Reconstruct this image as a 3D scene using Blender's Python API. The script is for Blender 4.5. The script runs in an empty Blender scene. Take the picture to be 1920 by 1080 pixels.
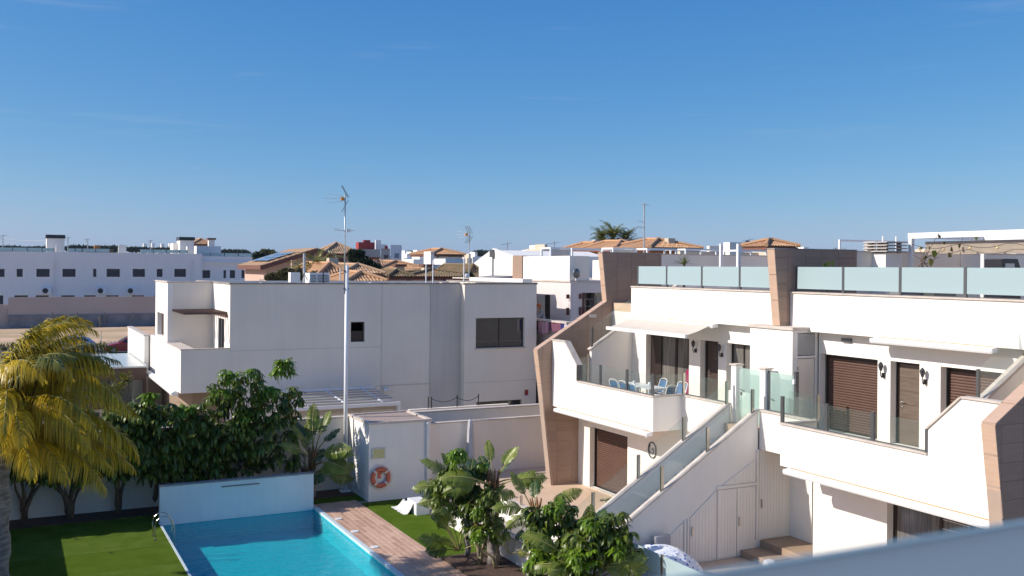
import bpy, bmesh, math, random
import numpy as np
from mathutils import Vector, Matrix
random.seed(7); RNG = np.random.default_rng(11)
sc = bpy.context.scene
COL = sc.collection
# ------------------------------------------------------------------ camera
F_PX, HOR, ROLL, EYE = 1865.0, 502.0, 0.008, 8.3      # 35 mm lens, eye height in metres
TH = math.atan(940 / F_PX)                            # heading, east of north
FW = Vector((math.sin(TH), math.cos(TH), 0)); RT = Vector((math.cos(TH), -math.sin(TH), 0)); UP = Vector((0, 0, 1))
cr, sr = math.cos(ROLL), math.sin(ROLL)
RC = RT * cr + UP * sr; UC = UP * cr - RT * sr
cam = bpy.data.cameras.new('camera'); camo = bpy.data.objects.new('camera', cam); COL.objects.link(camo)
M = Matrix.Identity(4)
for i in range(3):
    M[i][0] = RC[i]; M[i][1] = UC[i]; M[i][2] = -FW[i]
M[2][3] = EYE
camo.matrix_world = M
cam.sensor_width = 36; cam.lens = 36 * F_PX / 1920; cam.shift_y = -(540 - HOR) / 1920
cam.clip_start = 0.05; cam.clip_end = 20000
cam.dof.use_dof = True; cam.dof.focus_distance = 32; cam.dof.aperture_fstop = 2.3
sc.camera = camo
sc.view_settings.view_transform = 'Standard'; sc.view_settings.look = 'None'
sc.view_settings.gamma = 1; sc.view_settings.use_curve_mapping = False
sc.view_settings.exposure = 0.42
# ------------------------------------------------------------------ sun and sky
SD = Vector((1, -0.28, -0.68)).normalized()           # the way the sunlight travels
sun = bpy.data.lights.new('sun', 'SUN'); sun.energy = 4.0; sun.angle = math.radians(0.5); sun.color = (1, 0.93, 0.83)
suno = bpy.data.objects.new('sun', sun); COL.objects.link(suno)
suno.rotation_euler = SD.to_track_quat('-Z', 'Y').to_euler()
suno.location = (-30, 20, 40)
w = bpy.data.worlds.new('World'); sc.world = w; w.use_nodes = True
nt = w.node_tree; nt.nodes.clear()
sky = nt.nodes.new('ShaderNodeTexSky'); sky.sky_type = 'NISHITA'; sky.sun_disc = False
sky.sun_elevation = math.asin(-SD.z)
sky.sun_rotation = math.atan2(-SD.x, -SD.y)
sky.altitude = 0; sky.air_density = 0.7; sky.dust_density = 0.6; sky.ozone_density = 6.0
bg = nt.nodes.new('ShaderNodeBackground'); bg.inputs[1].default_value = 0.1
out = nt.nodes.new('ShaderNodeOutputWorld')
# thin cirrus wisps: streaked noise, only a little brighter than the sky behind
tc = nt.nodes.new('ShaderNodeTexCoord')
mp = nt.nodes.new('ShaderNodeMapping'); mp.inputs['Rotation'].default_value = (0, 0, TH); mp.inputs['Scale'].default_value = (2.2, 2.2, 34)
nz = nt.nodes.new('ShaderNodeTexNoise'); nz.inputs['Scale'].default_value = 2.3; nz.inputs['Detail'].default_value = 7; nz.inputs['Roughness'].default_value = 0.6; nz.inputs['Distortion'].default_value = 0.4
rp = nt.nodes.new('ShaderNodeValToRGB'); rp.color_ramp.elements[0].position = 0.60; rp.color_ramp.elements[1].position = 0.86
rp.color_ramp.elements[1].color = (0.16, 0.16, 0.16, 1)
mx = nt.nodes.new('ShaderNodeMixRGB'); mx.inputs[2].default_value = (4.4, 5.0, 5.6, 1)
L = nt.links.new
L(tc.outputs['Generated'], mp.inputs[0]); L(mp.outputs[0], nz.inputs['Vector']); L(nz.outputs[0], rp.inputs[0])
# grade of the sky: a deep polarised blue, the same curve for the whole dome
sep = nt.nodes.new('ShaderNodeSeparateColor'); com = nt.nodes.new('ShaderNodeCombineColor'); L(sky.outputs[0], sep.inputs[0])
for i_, (pw_, k_) in enumerate(((1.432, 1.52), (0.827, 0.765), (0.39, 0.655))):
    m0 = nt.nodes.new('ShaderNodeMath'); m0.operation = 'MULTIPLY'; m0.inputs[1].default_value = 0.1
    m1 = nt.nodes.new('ShaderNodeMath'); m1.operation = 'POWER'; m1.inputs[1].default_value = pw_
    m2 = nt.nodes.new('ShaderNodeMath'); m2.operation = 'MULTIPLY'; m2.inputs[1].default_value = 10 * k_
    L(sep.outputs[i_], m0.inputs[0]); L(m0.outputs[0], m1.inputs[0]); L(m1.outputs[0], m2.inputs[0]); L(m2.outputs[0], com.inputs[i_])
L(rp.outputs[0], mx.inputs[0]); L(com.outputs[0], mx.inputs[1]); L(mx.outputs[0], bg.inputs[0]); L(bg.outputs[0], out.inputs[0])

# ------------------------------------------------------------------ where a point of a plane shows, used to lay far things out
def at(px, py, x=None, y=None, z=None, d=None):
    a = (px - 960) / F_PX; b = -(py - HOR) / F_PX
    v = FW + RC * a + UC * b
    if x is not None: t = x / v.x
    elif y is not None: t = y / v.y
    elif z is not None: t = (z - EYE) / v.z
    else: t = d
    return Vector((v.x * t, v.y * t, EYE + v.z * t))

# ------------------------------------------------------------------ materials
MATS = {}
def mat(name, c1, c2=None, scale=3.0, rough=0.7, bump=0.0, bscale=60.0, metal=0.0, spec=0.5, streak=0.0, stretch=(1, 1, 1), transl=0.0, island=0.0, coat=0.0, ramp=(0.35, 0.65), detail=5):
    if name in MATS: return MATS[name]
    m = bpy.data.materials.new(name); m.use_nodes = True; t = m.node_tree; n = t.nodes; l = t.links.new
    p = n['Principled BSDF']; p.inputs['Roughness'].default_value = rough; p.inputs['Metallic'].default_value = metal
    p.inputs['Specular IOR Level'].default_value = spec
    if coat: p.inputs['Coat Weight'].default_value = coat; p.inputs['Coat Roughness'].default_value = 0.06
    g = n.new('ShaderNodeNewGeometry'); mpn = n.new('ShaderNodeMapping'); mpn.inputs['Scale'].default_value = stretch
    l(g.outputs['Position'], mpn.inputs[0])
    c2 = c2 or c1
    no = n.new('ShaderNodeTexNoise'); no.inputs['Scale'].default_value = scale; no.inputs['Detail'].default_value = detail; l(mpn.outputs[0], no.inputs['Vector'])
    r = n.new('ShaderNodeValToRGB'); r.color_ramp.elements[0].position = ramp[0]; r.color_ramp.elements[1].position = ramp[1]
    r.color_ramp.elements[0].color = (*c1, 1); r.color_ramp.elements[1].color = (*c2, 1)
    if island:
        md = n.new('ShaderNodeMath'); md.operation = 'MULTIPLY_ADD'; md.inputs[1].default_value = island; l(g.outputs['Random Per Island'], md.inputs[0])
        m2 = n.new('ShaderNodeMath'); m2.operation = 'MULTIPLY'; m2.inputs[1].default_value = 1 - island; l(no.outputs[0], m2.inputs[0]); l(m2.outputs[0], md.inputs[2])
        l(md.outputs[0], r.inputs[0])
    else: l(no.outputs[0], r.inputs[0])
    colout = r.outputs[0]
    if streak:
        mp2 = n.new('ShaderNodeMapping'); mp2.inputs['Scale'].default_value = (2.2, 2.2, 0.16); l(g.outputs['Position'], mp2.inputs[0])
        n2 = n.new('ShaderNodeTexNoise'); n2.inputs['Scale'].default_value = 2.0; n2.inputs['Detail'].default_value = 6; l(mp2.outputs[0], n2.inputs['Vector'])
        r2 = n.new('ShaderNodeValToRGB'); r2.color_ramp.elements[0].position = 0.38; r2.color_ramp.elements[1].position = 0.75
        r2.color_ramp.elements[0].color = (1, 1, 1, 1); r2.color_ramp.elements[1].color = (1 - streak, 1 - streak * 1.08, 1 - streak * 1.25, 1)
        l(n2.outputs[0], r2.inputs[0])
        mm = n.new('ShaderNodeMixRGB'); mm.blend_type = 'MULTIPLY'; mm.inputs[0].default_value = 1; l(colout, mm.inputs[1]); l(r2.outputs[0], mm.inputs[2]); colout = mm.outputs[0]
    l(colout, p.inputs['Base Color'])
    if bump:
        bn = n.new('ShaderNodeTexNoise'); bn.inputs['Scale'].default_value = bscale; bn.inputs['Detail'].default_value = 3; l(mpn.outputs[0], bn.inputs['Vector'])
        b = n.new('ShaderNodeBump'); b.inputs['Strength'].default_value = bump; b.inputs['Distance'].default_value = 0.02; l(bn.outputs[0], b.inputs['Height']); l(b.outputs[0], p.inputs['Normal'])
    if transl:
        tr = n.new('ShaderNodeBsdfTranslucent'); l(colout, tr.inputs[0]); ms = n.new('ShaderNodeMixShader'); ms.inputs[0].default_value = transl
        l(p.outputs[0], ms.inputs[1]); l(tr.outputs[0], ms.inputs[2]); l(ms.outputs[0], n['Material Output'].inputs[0])
    MATS[name] = m; return m

def glass_mat(name, tint, body=0.0, bodycol=(0.6, 0.75, 0.75), rough=0.02, transl=0.5, gloss=1.0):
    m = bpy.data.materials.new(name); m.use_nodes = True; t = m.node_tree; n = t.nodes; l = t.links.new; n.remove(n['Principled BSDF'])
    tr = n.new('ShaderNodeBsdfTransparent'); tr.inputs[0].default_value = (*tint, 1)
    df = n.new('ShaderNodeBsdfDiffuse'); df.inputs[0].default_value = (*bodycol, 1)
    tl = n.new('ShaderNodeBsdfTranslucent'); tl.inputs[0].default_value = (*bodycol, 1)
    m1 = n.new('ShaderNodeMixShader'); m1.inputs[0].default_value = transl; l(df.outputs[0], m1.inputs[1]); l(tl.outputs[0], m1.inputs[2])
    m2 = n.new('ShaderNodeMixShader'); m2.inputs[0].default_value = body; l(tr.outputs[0], m2.inputs[1]); l(m1.outputs[0], m2.inputs[2])
    gl = n.new('ShaderNodeBsdfGlossy'); gl.inputs['Roughness'].default_value = rough
    fr = n.new('ShaderNodeLayerWeight'); fr.inputs[0].default_value = 0.5                 # Schlick's curve, the same from both sides
    p5 = n.new('ShaderNodeMath'); p5.operation = 'POWER'; p5.inputs[1].default_value = 5; l(fr.outputs['Facing'], p5.inputs[0])
    mu = n.new('ShaderNodeMath'); mu.operation = 'MULTIPLY_ADD'; mu.inputs[1].default_value = 0.9 * gloss; mu.inputs[2].default_value = 0.035 * gloss; l(p5.outputs[0], mu.inputs[0])
    m3 = n.new('ShaderNodeMixShader'); l(mu.outputs[0], m3.inputs[0]); l(m2.outputs[0], m3.inputs[1]); l(gl.outputs[0], m3.inputs[2]); l(m3.outputs[0], n['Material Output'].inputs[0])
    MATS[name] = m; return m

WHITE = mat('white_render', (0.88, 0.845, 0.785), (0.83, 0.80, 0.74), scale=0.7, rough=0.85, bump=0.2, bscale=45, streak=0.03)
WHITE2 = mat('shade_warmed_render', (0.88, 0.80, 0.69), (0.82, 0.745, 0.64), scale=0.5, rough=0.9, bump=0.2, bscale=30, streak=0.035)  # warm tint paints bounced light into the mostly shaded walls
COPING = mat('pale_stone_coping', (0.62, 0.55, 0.48), (0.52, 0.45, 0.39), scale=4, rough=0.7, bump=0.1)
COPDARK = mat('weathered_coping', (0.36, 0.33, 0.31), (0.25, 0.23, 0.21), scale=3, rough=0.85)
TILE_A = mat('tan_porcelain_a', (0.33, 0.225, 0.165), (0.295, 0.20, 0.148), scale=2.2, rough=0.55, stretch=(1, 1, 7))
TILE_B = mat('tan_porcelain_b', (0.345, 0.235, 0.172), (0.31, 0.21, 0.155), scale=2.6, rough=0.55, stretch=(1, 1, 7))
EDGE_TILE = mat('pale_tan_edge_tile', (0.54, 0.375, 0.275), (0.50, 0.345, 0.25), scale=3, rough=0.5, stretch=(1, 1, 5))
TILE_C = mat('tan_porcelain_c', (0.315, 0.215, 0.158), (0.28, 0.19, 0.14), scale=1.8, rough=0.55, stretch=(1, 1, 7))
GROUT = mat('tan_grout', (0.42, 0.32, 0.25), (0.38, 0.29, 0.23), rough=0.9)
BROWN = mat('brown_aluminium', (0.115, 0.062, 0.045), (0.10, 0.052, 0.038), rough=0.45)
DARKBR = mat('dark_brown_frame', (0.028, 0.018, 0.015), rough=0.4)
DOORW = mat('grey_brown_wood', (0.15, 0.115, 0.09), (0.115, 0.085, 0.065), scale=2, rough=0.5, stretch=(1, 1, 9))
STEEL = mat('brushed_steel', (0.50, 0.48, 0.44), rough=0.28, metal=1.0)
STEELD = mat('dark_steel', (0.16, 0.165, 0.17), rough=0.4, metal=0.7)
WMETAL = mat('white_metal', (0.80, 0.80, 0.80), rough=0.4)
LMETAL = mat('galvanised_metal', (0.55, 0.57, 0.58), (0.42, 0.44, 0.45), scale=6, rough=0.45, metal=0.5)
BLACK = mat('black_iron', (0.012, 0.012, 0.014), rough=0.45)
BLACKP = mat('black_panel', (0.02, 0.022, 0.03), rough=0.3)
AWN = mat('cream_awning_cloth', (0.74, 0.68, 0.60), (0.70, 0.64, 0.56), rough=0.9, transl=0.25)
AWN2 = mat('beige_shade_cloth', (0.50, 0.43, 0.35), (0.44, 0.38, 0.31), rough=0.95, transl=0.3)
TERR = mat('tan_terrace_tiles', (0.66, 0.49, 0.35), (0.60, 0.445, 0.315), scale=1.2, rough=0.6, bump=0.06)
TERR2 = mat('tan_step_tiles', (0.40, 0.29, 0.20), (0.34, 0.245, 0.17), scale=2.5, rough=0.6, stretch=(1, 1, 3))
DECK = [mat('wood_look_tile_%s' % k, c, d, scale=5, rough=0.6, bump=0.12, bscale=25, stretch=(6, 1, 1)) for k, c, d in (('red', (0.58, 0.37, 0.26), (0.46, 0.28, 0.195)), ('tan', (0.64, 0.43, 0.30), (0.52, 0.33, 0.23)), ('brown', (0.52, 0.32, 0.22), (0.42, 0.255, 0.175)))]
DGROUT = mat('pale_deck_grout', (0.80, 0.68, 0.56), rough=0.9)
TURF = mat('artificial_turf', (0.075, 0.13, 0.013), (0.105, 0.165, 0.022), scale=1.3, rough=0.95, bump=0.9, bscale=190, spec=0.0)
SOIL = mat('dark_bark_mulch', (0.055, 0.032, 0.024), (0.11, 0.065, 0.045), scale=14, rough=1, bump=0.9, bscale=26)
POOLM = mat('turquoise_pool_mosaic', (0.02, 0.42, 0.50), (0.035, 0.50, 0.58), scale=9, rough=0.5, bump=0.1)
POOLW = mat('pale_blue_pool_wall', (0.70, 0.75, 0.77), (0.64, 0.70, 0.73), scale=1.5, rough=0.7, streak=0.05)
POOLE = mat('pale_pool_edge', (0.60, 0.68, 0.70), (0.50, 0.60, 0.62), scale=8, rough=0.5)
GLASS = glass_mat('clear_railing_glass', (0.955, 0.98, 0.97), body=0.045, bodycol=(0.55, 0.70, 0.66))
FROST = glass_mat('frosted_aqua_glass', (0.7, 0.85, 0.85), body=0.93, bodycol=(0.53, 0.665, 0.685), rough=0.25, transl=0.35, gloss=0.6)
FROSTG = glass_mat('frosted_gate_glass', (0.85, 0.93, 0.91), body=0.42, bodycol=(0.62, 0.76, 0.74), rough=0.2, transl=0.45, gloss=0.6)
FROSTN = glass_mat('smoky_frosted_glass', (0.5, 0.6, 0.65), body=0.97, bodycol=(0.66, 0.74, 0.77), rough=0.3, transl=0.5, gloss=0.6)
PANE = mat('window_pane', (0.02, 0.024, 0.03), rough=0.04, spec=0.8)
PANEC = mat('window_pane_curtain', (0.20, 0.19, 0.17), (0.09, 0.085, 0.08), scale=9, rough=0.12, stretch=(3, 3, 0.1), spec=0.8)
FARWIN = mat('dark_shutter_far', (0.03, 0.032, 0.045), (0.05, 0.05, 0.065), rough=0.5)
ROOFT = mat('terracotta_roof', (0.56, 0.32, 0.17), (0.42, 0.25, 0.145), scale=3.5, rough=0.9, island=0.5, ramp=(0.25, 0.75))
ROOFT2 = mat('sunbleached_roof', (0.56, 0.36, 0.22), (0.40, 0.27, 0.17), scale=1.2, rough=0.9, island=0.5, ramp=(0.25, 0.75))
ROOFM = mat('mossy_roof', (0.26, 0.17, 0.10), (0.16, 0.13, 0.07), scale=1.2, rough=0.95, island=0.5)
FASCIA = mat('red_brown_fascia', (0.17, 0.075, 0.055), rough=0.8)
PINK = mat('pink_render', (0.60, 0.42, 0.34), (0.55, 0.39, 0.31), scale=0.5, rough=0.9)
CREAM = mat('cream_render', (0.62, 0.54, 0.42), (0.56, 0.48, 0.37), scale=0.5, rough=0.9)
ORANGE = mat('orange_render', (0.62, 0.25, 0.08), rough=0.9)
GREYR = mat('grey_render', (0.42, 0.41, 0.39), (0.36, 0.35, 0.33), scale=0.4, rough=0.9)
REDR = mat('red_render', (0.33, 0.045, 0.045), rough=0.8)
BEIGEW = mat('beige_boundary_render', (0.50, 0.42, 0.38), (0.46, 0.38, 0.34), scale=0.2, rough=0.9)
CONC = mat('grey_block_concrete', (0.27, 0.27, 0.28), (0.19, 0.19, 0.20), scale=0.9, rough=0.95, detail=8)
DARKST = mat('shaded_stone', (0.075, 0.075, 0.075), (0.12, 0.12, 0.12), scale=3, rough=0.9)
SAND = mat('dry_sandy_lot', (0.66, 0.44, 0.29), (0.40, 0.30, 0.16), scale=0.16, rough=1, bump=0.5, bscale=4, detail=12, stretch=(0.6, 1, 1), ramp=(0.38, 0.6))
GROUND = mat('urban_ground', (0.40, 0.34, 0.27), (0.30, 0.27, 0.20), scale=0.02, rough=1, detail=10)
ASPH = mat('asphalt', (0.06, 0.06, 0.062), (0.05, 0.05, 0.05), scale=2, rough=0.9)
GRAVEL = mat('pinkish_gravel_roof', (0.46, 0.36, 0.31), (0.30, 0.23, 0.20), scale=26, rough=1, bump=0.9, bscale=40)
HILL = mat('wooded_hills', (0.035, 0.055, 0.032), (0.10, 0.10, 0.065), scale=0.012, rough=1, detail=12)
YELLOWP = mat('faded_yellow_notice', (0.55, 0.53, 0.25), (0.50, 0.47, 0.22), scale=8, rough=0.6)
RING = mat('faded_red_buoy', (0.55, 0.115, 0.06), (0.48, 0.13, 0.08), scale=9, rough=0.6)
ROPE = mat('pale_rope', (0.65, 0.6, 0.52), rough=0.9)
BLUEF = mat('blue_fabric', (0.07, 0.17, 0.33), (0.05, 0.13, 0.26), rough=0.9)
GREYF = mat('grey_fabric', (0.35, 0.34, 0.36), rough=0.95)
REDCAR = mat('red_car_paint', (0.30, 0.012, 0.02), rough=0.3, coat=0.8)
SILVER = mat('silver_car_paint', (0.55, 0.56, 0.57), rough=0.3, metal=0.4, coat=0.8)
RUBBER = mat('black_rubber', (0.02, 0.02, 0.02), rough=0.8)
PVBLUE = mat('solar_panel_glass', (0.20, 0.25, 0.33), rough=0.15, spec=0.8)
TRUNK = mat('palm_trunk_bark', (0.34, 0.30, 0.28), (0.16, 0.135, 0.12), scale=3, rough=1, bump=0.7, bscale=12, stretch=(1.5, 1.5, 4))
BARK = mat('smooth_tan_bark', (0.23, 0.155, 0.10), (0.12, 0.08, 0.055), scale=6, rough=0.95, bump=0.3, stretch=(3, 3, 1))
STEMG = mat('pale_cane_stem', (0.30, 0.25, 0.14), (0.20, 0.15, 0.08), scale=8, rough=0.8, stretch=(1, 1, 4))
SHEF = mat('umbrella_leaf', (0.040, 0.070, 0.008), (0.15, 0.205, 0.018), scale=1.4, rough=0.42, transl=0.22, island=0.55, ramp=(0.2, 0.85))
SHEFY = mat('young_umbrella_leaf', (0.11, 0.20, 0.012), (0.20, 0.32, 0.02), scale=1.4, rough=0.35, transl=0.3, island=0.55, ramp=(0.2, 0.85))
HAZE = 0
SHEFB = mat('reddish_leaf_bud', (0.34, 0.22, 0.04), (0.34, 0.15, 0.04), scale=5, rough=0.5, island=0.5)
BANA = mat('paddle_leaf', (0.11, 0.16, 0.018), (0.24, 0.29, 0.045), scale=2.0, rough=0.38, transl=0.3)
BANAY = mat('yellowed_paddle_leaf', (0.30, 0.30, 0.05), (0.20, 0.24, 0.04), scale=3.0, rough=0.45, transl=0.3)
BANAD = mat('dark_paddle_leaf', (0.03, 0.075, 0.02), (0.07, 0.12, 0.03), scale=2.0, rough=0.35, transl=0.2)
RIB = mat('leaf_rib', (0.32, 0.30, 0.10), (0.24, 0.20, 0.07), rough=0.5)
SHEATH = mat('rusty_leaf_sheath', (0.26, 0.11, 0.04), (0.16, 0.075, 0.035), scale=6, rough=0.8, stretch=(4, 4, 1))
FROND = mat('golden_palm_leaflets', (0.31, 0.26, 0.013), (0.88, 0.62, 0.04), scale=0.9, rough=0.35, transl=0.5, island=0.5, ramp=(0.3, 0.75))
FRONDG = mat('green_palm_leaflets', (0.09, 0.11, 0.015), (0.22, 0.21, 0.03), scale=1.2, rough=0.4, transl=0.2, island=0.6, ramp=(0.2, 0.8))
DARKLF = mat('dark_tree_leaves', (0.018, 0.032, 0.012), (0.040, 0.060, 0.020), scale=1.2, rough=0.7, transl=0.1, island=0.6, ramp=(0.2, 0.8))
OLIVEL = mat('olive_tree_leaves', (0.10, 0.105, 0.03), (0.18, 0.16, 0.05), scale=0.8, rough=0.7, transl=0.15, island=0.6, ramp=(0.2, 0.8))
DRYLF = mat('dry_shrub_leaves', (0.14, 0.11, 0.055), (0.07, 0.085, 0.03), scale=0.8, rough=0.9, transl=0.1, island=0.6, ramp=(0.2, 0.8))

# ------------------------------------------------------------------ mesh and object helpers
ORG = {}
def tag(o, label=None, cat=None, group=None, kind=None):
    if label: o['label'] = label
    if cat: o['category'] = cat
    if group: o['group'] = group
    if kind: o['kind'] = kind
    return o
def thing(name, label, cat, loc=(0, 0, 0), group=None):
    o = bpy.data.objects.new(name, None); COL.objects.link(o); o.location = loc; o.empty_display_size = 0.3
    ORG[o.name] = Vector(loc); return tag(o, label, cat, group)
class MB:
    def __init__(s): s.v = []; s.f = []
    def box(s, x0, x1, y0, y1, z0, z1):
        n = len(s.v); s.v += [(x, y, z) for z in (z0, z1) for y in (y0, y1) for x in (x0, x1)]
        s.f += [tuple(n + i for i in q) for q in ((0, 2, 3, 1), (4, 5, 7, 6), (0, 1, 5, 4), (2, 6, 7, 3), (0, 4, 6, 2), (1, 3, 7, 5))]; return s
    def prism(s, pts, ax, a, b):
        n = len(s.v); k = len(pts)
        for c in (a, b):
            for (u, v) in pts: s.v.append((c, u, v) if ax == 'x' else (u, c, v) if ax == 'y' else (u, v, c))
        s.f += [tuple(n + i for i in range(k)), tuple(n + k + i for i in reversed(range(k)))]
        s.f += [(n + i, n + k + i, n + k + (i + 1) % k, n + (i + 1) % k) for i in range(k)]; return s
    def tube(s, pts, r, n=8, cap=True):
        pts = [Vector(p) for p in pts]; rs = r if isinstance(r, (list, tuple)) else [r] * len(pts); base = len(s.v)
        for i, p in enumerate(pts):
            d = (pts[min(i + 1, len(pts) - 1)] - pts[max(i - 1, 0)]).normalized()
            a = d.cross(Vector((0, 0, 1)) if abs(d.z) < 0.95 else Vector((1, 0, 0))).normalized(); b = d.cross(a)
            for k in range(n):
                t = 2 * math.pi * k / n; q = p + (a * math.cos(t) + b * math.sin(t)) * rs[i]; s.v.append(tuple(q))
        for i in range(len(pts) - 1):
            for k in range(n):
                s.f.append((base + i * n + k, base + i * n + (k + 1) % n, base + (i + 1) * n + (k + 1) % n, base + (i + 1) * n + k))
        if cap: s.f.append(tuple(base + k for k in reversed(range(n)))); s.f.append(tuple(base + (len(pts) - 1) * n + k for k in range(n)))
        return s
    def quad(s, *p):
        n = len(s.v); s.v += [tuple(q) for q in p]; s.f.append(tuple(range(n, n + len(p)))); return s
    def bar(s, p0, p1, w, h=None):
        p0, p1 = Vector(p0), Vector(p1); d = (p1 - p0).normalized(); h = h or w
        a = d.cross(Vector((0, 0, 1)) if abs(d.z) < 0.95 else Vector((1, 0, 0))).normalized(); b = a.cross(d); n = len(s.v)
        for p in (p0, p1):
            for i, j in ((-1, -1), (1, -1), (1, 1), (-1, 1)): s.v.append(tuple(p + a * (i * w / 2) + b * (j * h / 2)))
        s.f += [(n, n + 1, n + 2, n + 3), (n + 7, n + 6, n + 5, n + 4)] + [(n + i, n + 4 + i, n + 4 + (i + 1) % 4, n + (i + 1) % 4) for i in range(4)]; return s
    def torus(s, c, R, r, axis='y', n=28, m=10, flat=1.0):
        b = len(s.v)
        for i in range(n):
            t = 2 * math.pi * i / n
            for j in range(m):
                p = 2 * math.pi * j / m; q = R + r * math.cos(p); u, v, ww = q * math.cos(t), q * math.sin(t), r * flat * math.sin(p)
                s.v.append((c[0] + u, c[1] + ww, c[2] + v) if axis == 'y' else (c[0] + ww, c[1] + u, c[2] + v) if axis == 'x' else (c[0] + u, c[1] + v, c[2] + ww))
        for i in range(n):
            for j in range(m): s.f.append((b + i * m + j, b + ((i + 1) % n) * m + j, b + ((i + 1) % n) * m + (j + 1) % m, b + i * m + (j + 1) % m))
        return s
    def ball(s, c, r, n=12, m=8, sc_=(1, 1, 1), zmin=-1.0):
        b = len(s.v)
        for i in range(m + 1):
            a = -math.pi / 2 + math.pi * i / m
            zz = max(math.sin(a), zmin)
            for k in range(n):
                t = 2 * math.pi * k / n; s.v.append((c[0] + r * sc_[0] * math.cos(a) * math.cos(t), c[1] + r * sc_[1] * math.cos(a) * math.sin(t), c[2] + r * sc_[2] * zz))
        for i in range(m):
            for k in range(n): s.f.append((b + i * n + k, b + i * n + (k + 1) % n, b + (i + 1) * n + (k + 1) % n, b + (i + 1) * n + k))
        return s
    def lathe(s, c, prof, n=16):
        b = len(s.v)
        for (r, z) in prof:
            for k in range(n): t = 2 * math.pi * k / n; s.v.append((c[0] + r * math.cos(t), c[1] + r * math.sin(t), c[2] + z))
        for i in range(len(prof) - 1):
            for k in range(n): s.f.append((b + i * n + k, b + i * n + (k + 1) % n, b + (i + 1) * n + (k + 1) % n, b + (i + 1) * n + k))
        return s
    def grid(s, ax, c0, c1, u0, u1, z0, z1, holes=()):
        """a wall slab with rectangular openings; ax = the axis it faces along"""
        us = sorted({u0, u1, *[h[0] for h in holes], *[h[1] for h in holes]}); zs = sorted({z0, z1, *[h[2] for h in holes], *[h[3] for h in holes]})
        us = [u for u in us if u0 <= u <= u1]; zs = [z for z in zs if z0 <= z <= z1]
        P = (lambda c, u, z: (c, u, z)) if ax == 'x' else (lambda c, u, z: (u, c, z))
        S = {}
        for i in range(len(us) - 1):
            for j in range(len(zs) - 1):
                um, zm = (us[i] + us[i + 1]) / 2, (zs[j] + zs[j + 1]) / 2
                S[i, j] = not any(h[0] < um < h[1] and h[2] < zm < h[3] for h in holes)
        for (i, j), ok in S.items():
            if not ok: continue
            a, b, c, d = us[i], us[i + 1], zs[j], zs[j + 1]
            s.quad(P(c0, a, c), P(c0, b, c), P(c0, b, d), P(c0, a, d)); s.quad(P(c1, a, c), P(c1, a, d), P(c1, b, d), P(c1, b, c))
            if not S.get((i - 1, j)): s.quad(P(c0, a, c), P(c0, a, d), P(c1, a, d), P(c1, a, c))
            if not S.get((i + 1, j)): s.quad(P(c0, b, c), P(c1, b, c), P(c1, b, d), P(c0, b, d))
            if not S.get((i, j - 1)): s.quad(P(c0, a, c), P(c1, a, c), P(c1, b, c), P(c0, b, c))
            if not S.get((i, j + 1)): s.quad(P(c0, a, d), P(c0, b, d), P(c1, b, d), P(c1, a, d))
        return s
    def build(s, name, m, parent=None, smooth=False, fix=True, label=None, kind=None, loc=None):
        me = bpy.data.meshes.new(name)
        o0 = ORG.get(parent.name, Vector((0, 0, 0))) if parent else Vector(loc or (0, 0, 0))
        me.from_pydata([(x - o0.x, y - o0.y, z - o0.z) for x, y, z in s.v], [], s.f)
        if fix:
            b = bmesh.new(); b.from_mesh(me); bmesh.ops.remove_doubles(b, verts=b.verts, dist=1e-5); bmesh.ops.recalc_face_normals(b, faces=b.faces); b.to_mesh(me); b.free()
        if smooth: me.polygons.foreach_set('use_smooth', [True] * len(me.polygons))
        me.materials.append(m); o = bpy.data.objects.new(name, me); COL.objects.link(o)
        if parent: o.parent = parent
        else: o.location = o0
        ORG[o.name] = o0
        return tag(o, label=label, kind=kind)
def struct(name, m, mb, label=None): return mb.build(name, m, kind='structure', label=label)
def obj(me, name, parent=None, loc=(0, 0, 0), rot=None, scale=None):
    o = bpy.data.objects.new(name, me); COL.objects.link(o)
    if parent: o.parent = parent
    o.location = loc
    if rot is not None: o.rotation_euler = rot
    if scale is not None: o.scale = (scale,) * 3 if isinstance(scale, (int, float)) else scale
    return o
def children(o): return [c for c in bpy.data.objects if c.parent == o]
def copy_thing(o, loc, rz=None, label=None, kids=None):
    r = o.copy(); COL.objects.link(r); r.location = loc
    if rz is not None: r.rotation_euler = (0, 0, rz)
    if label: r['label'] = label
    for c in kids if kids is not None else children(o):
        k = c.copy(); COL.objects.link(k); k.parent = r
        for g in children(c): q = g.copy(); COL.objects.link(q); q.parent = k
    return r
def clip(poly, axis, val, keep_less):
    outp = []
    for i in range(len(poly)):
        a, b = poly[i], poly[(i + 1) % len(poly)]
        ia = (a[axis] <= val) if keep_less else (a[axis] >= val); ib = (b[axis] <= val) if keep_less else (b[axis] >= val)
        if ia: outp.append(a)
        if ia != ib:
            t = (val - a[axis]) / (b[axis] - a[axis]); outp.append((a[0] + t * (b[0] - a[0]), a[1] + t * (b[1] - a[1])))
    return outp
def area(p): return abs(sum(p[i][0] * p[(i + 1) % len(p)][1] - p[(i + 1) % len(p)][0] * p[i][1] for i in range(len(p)))) / 2
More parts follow.
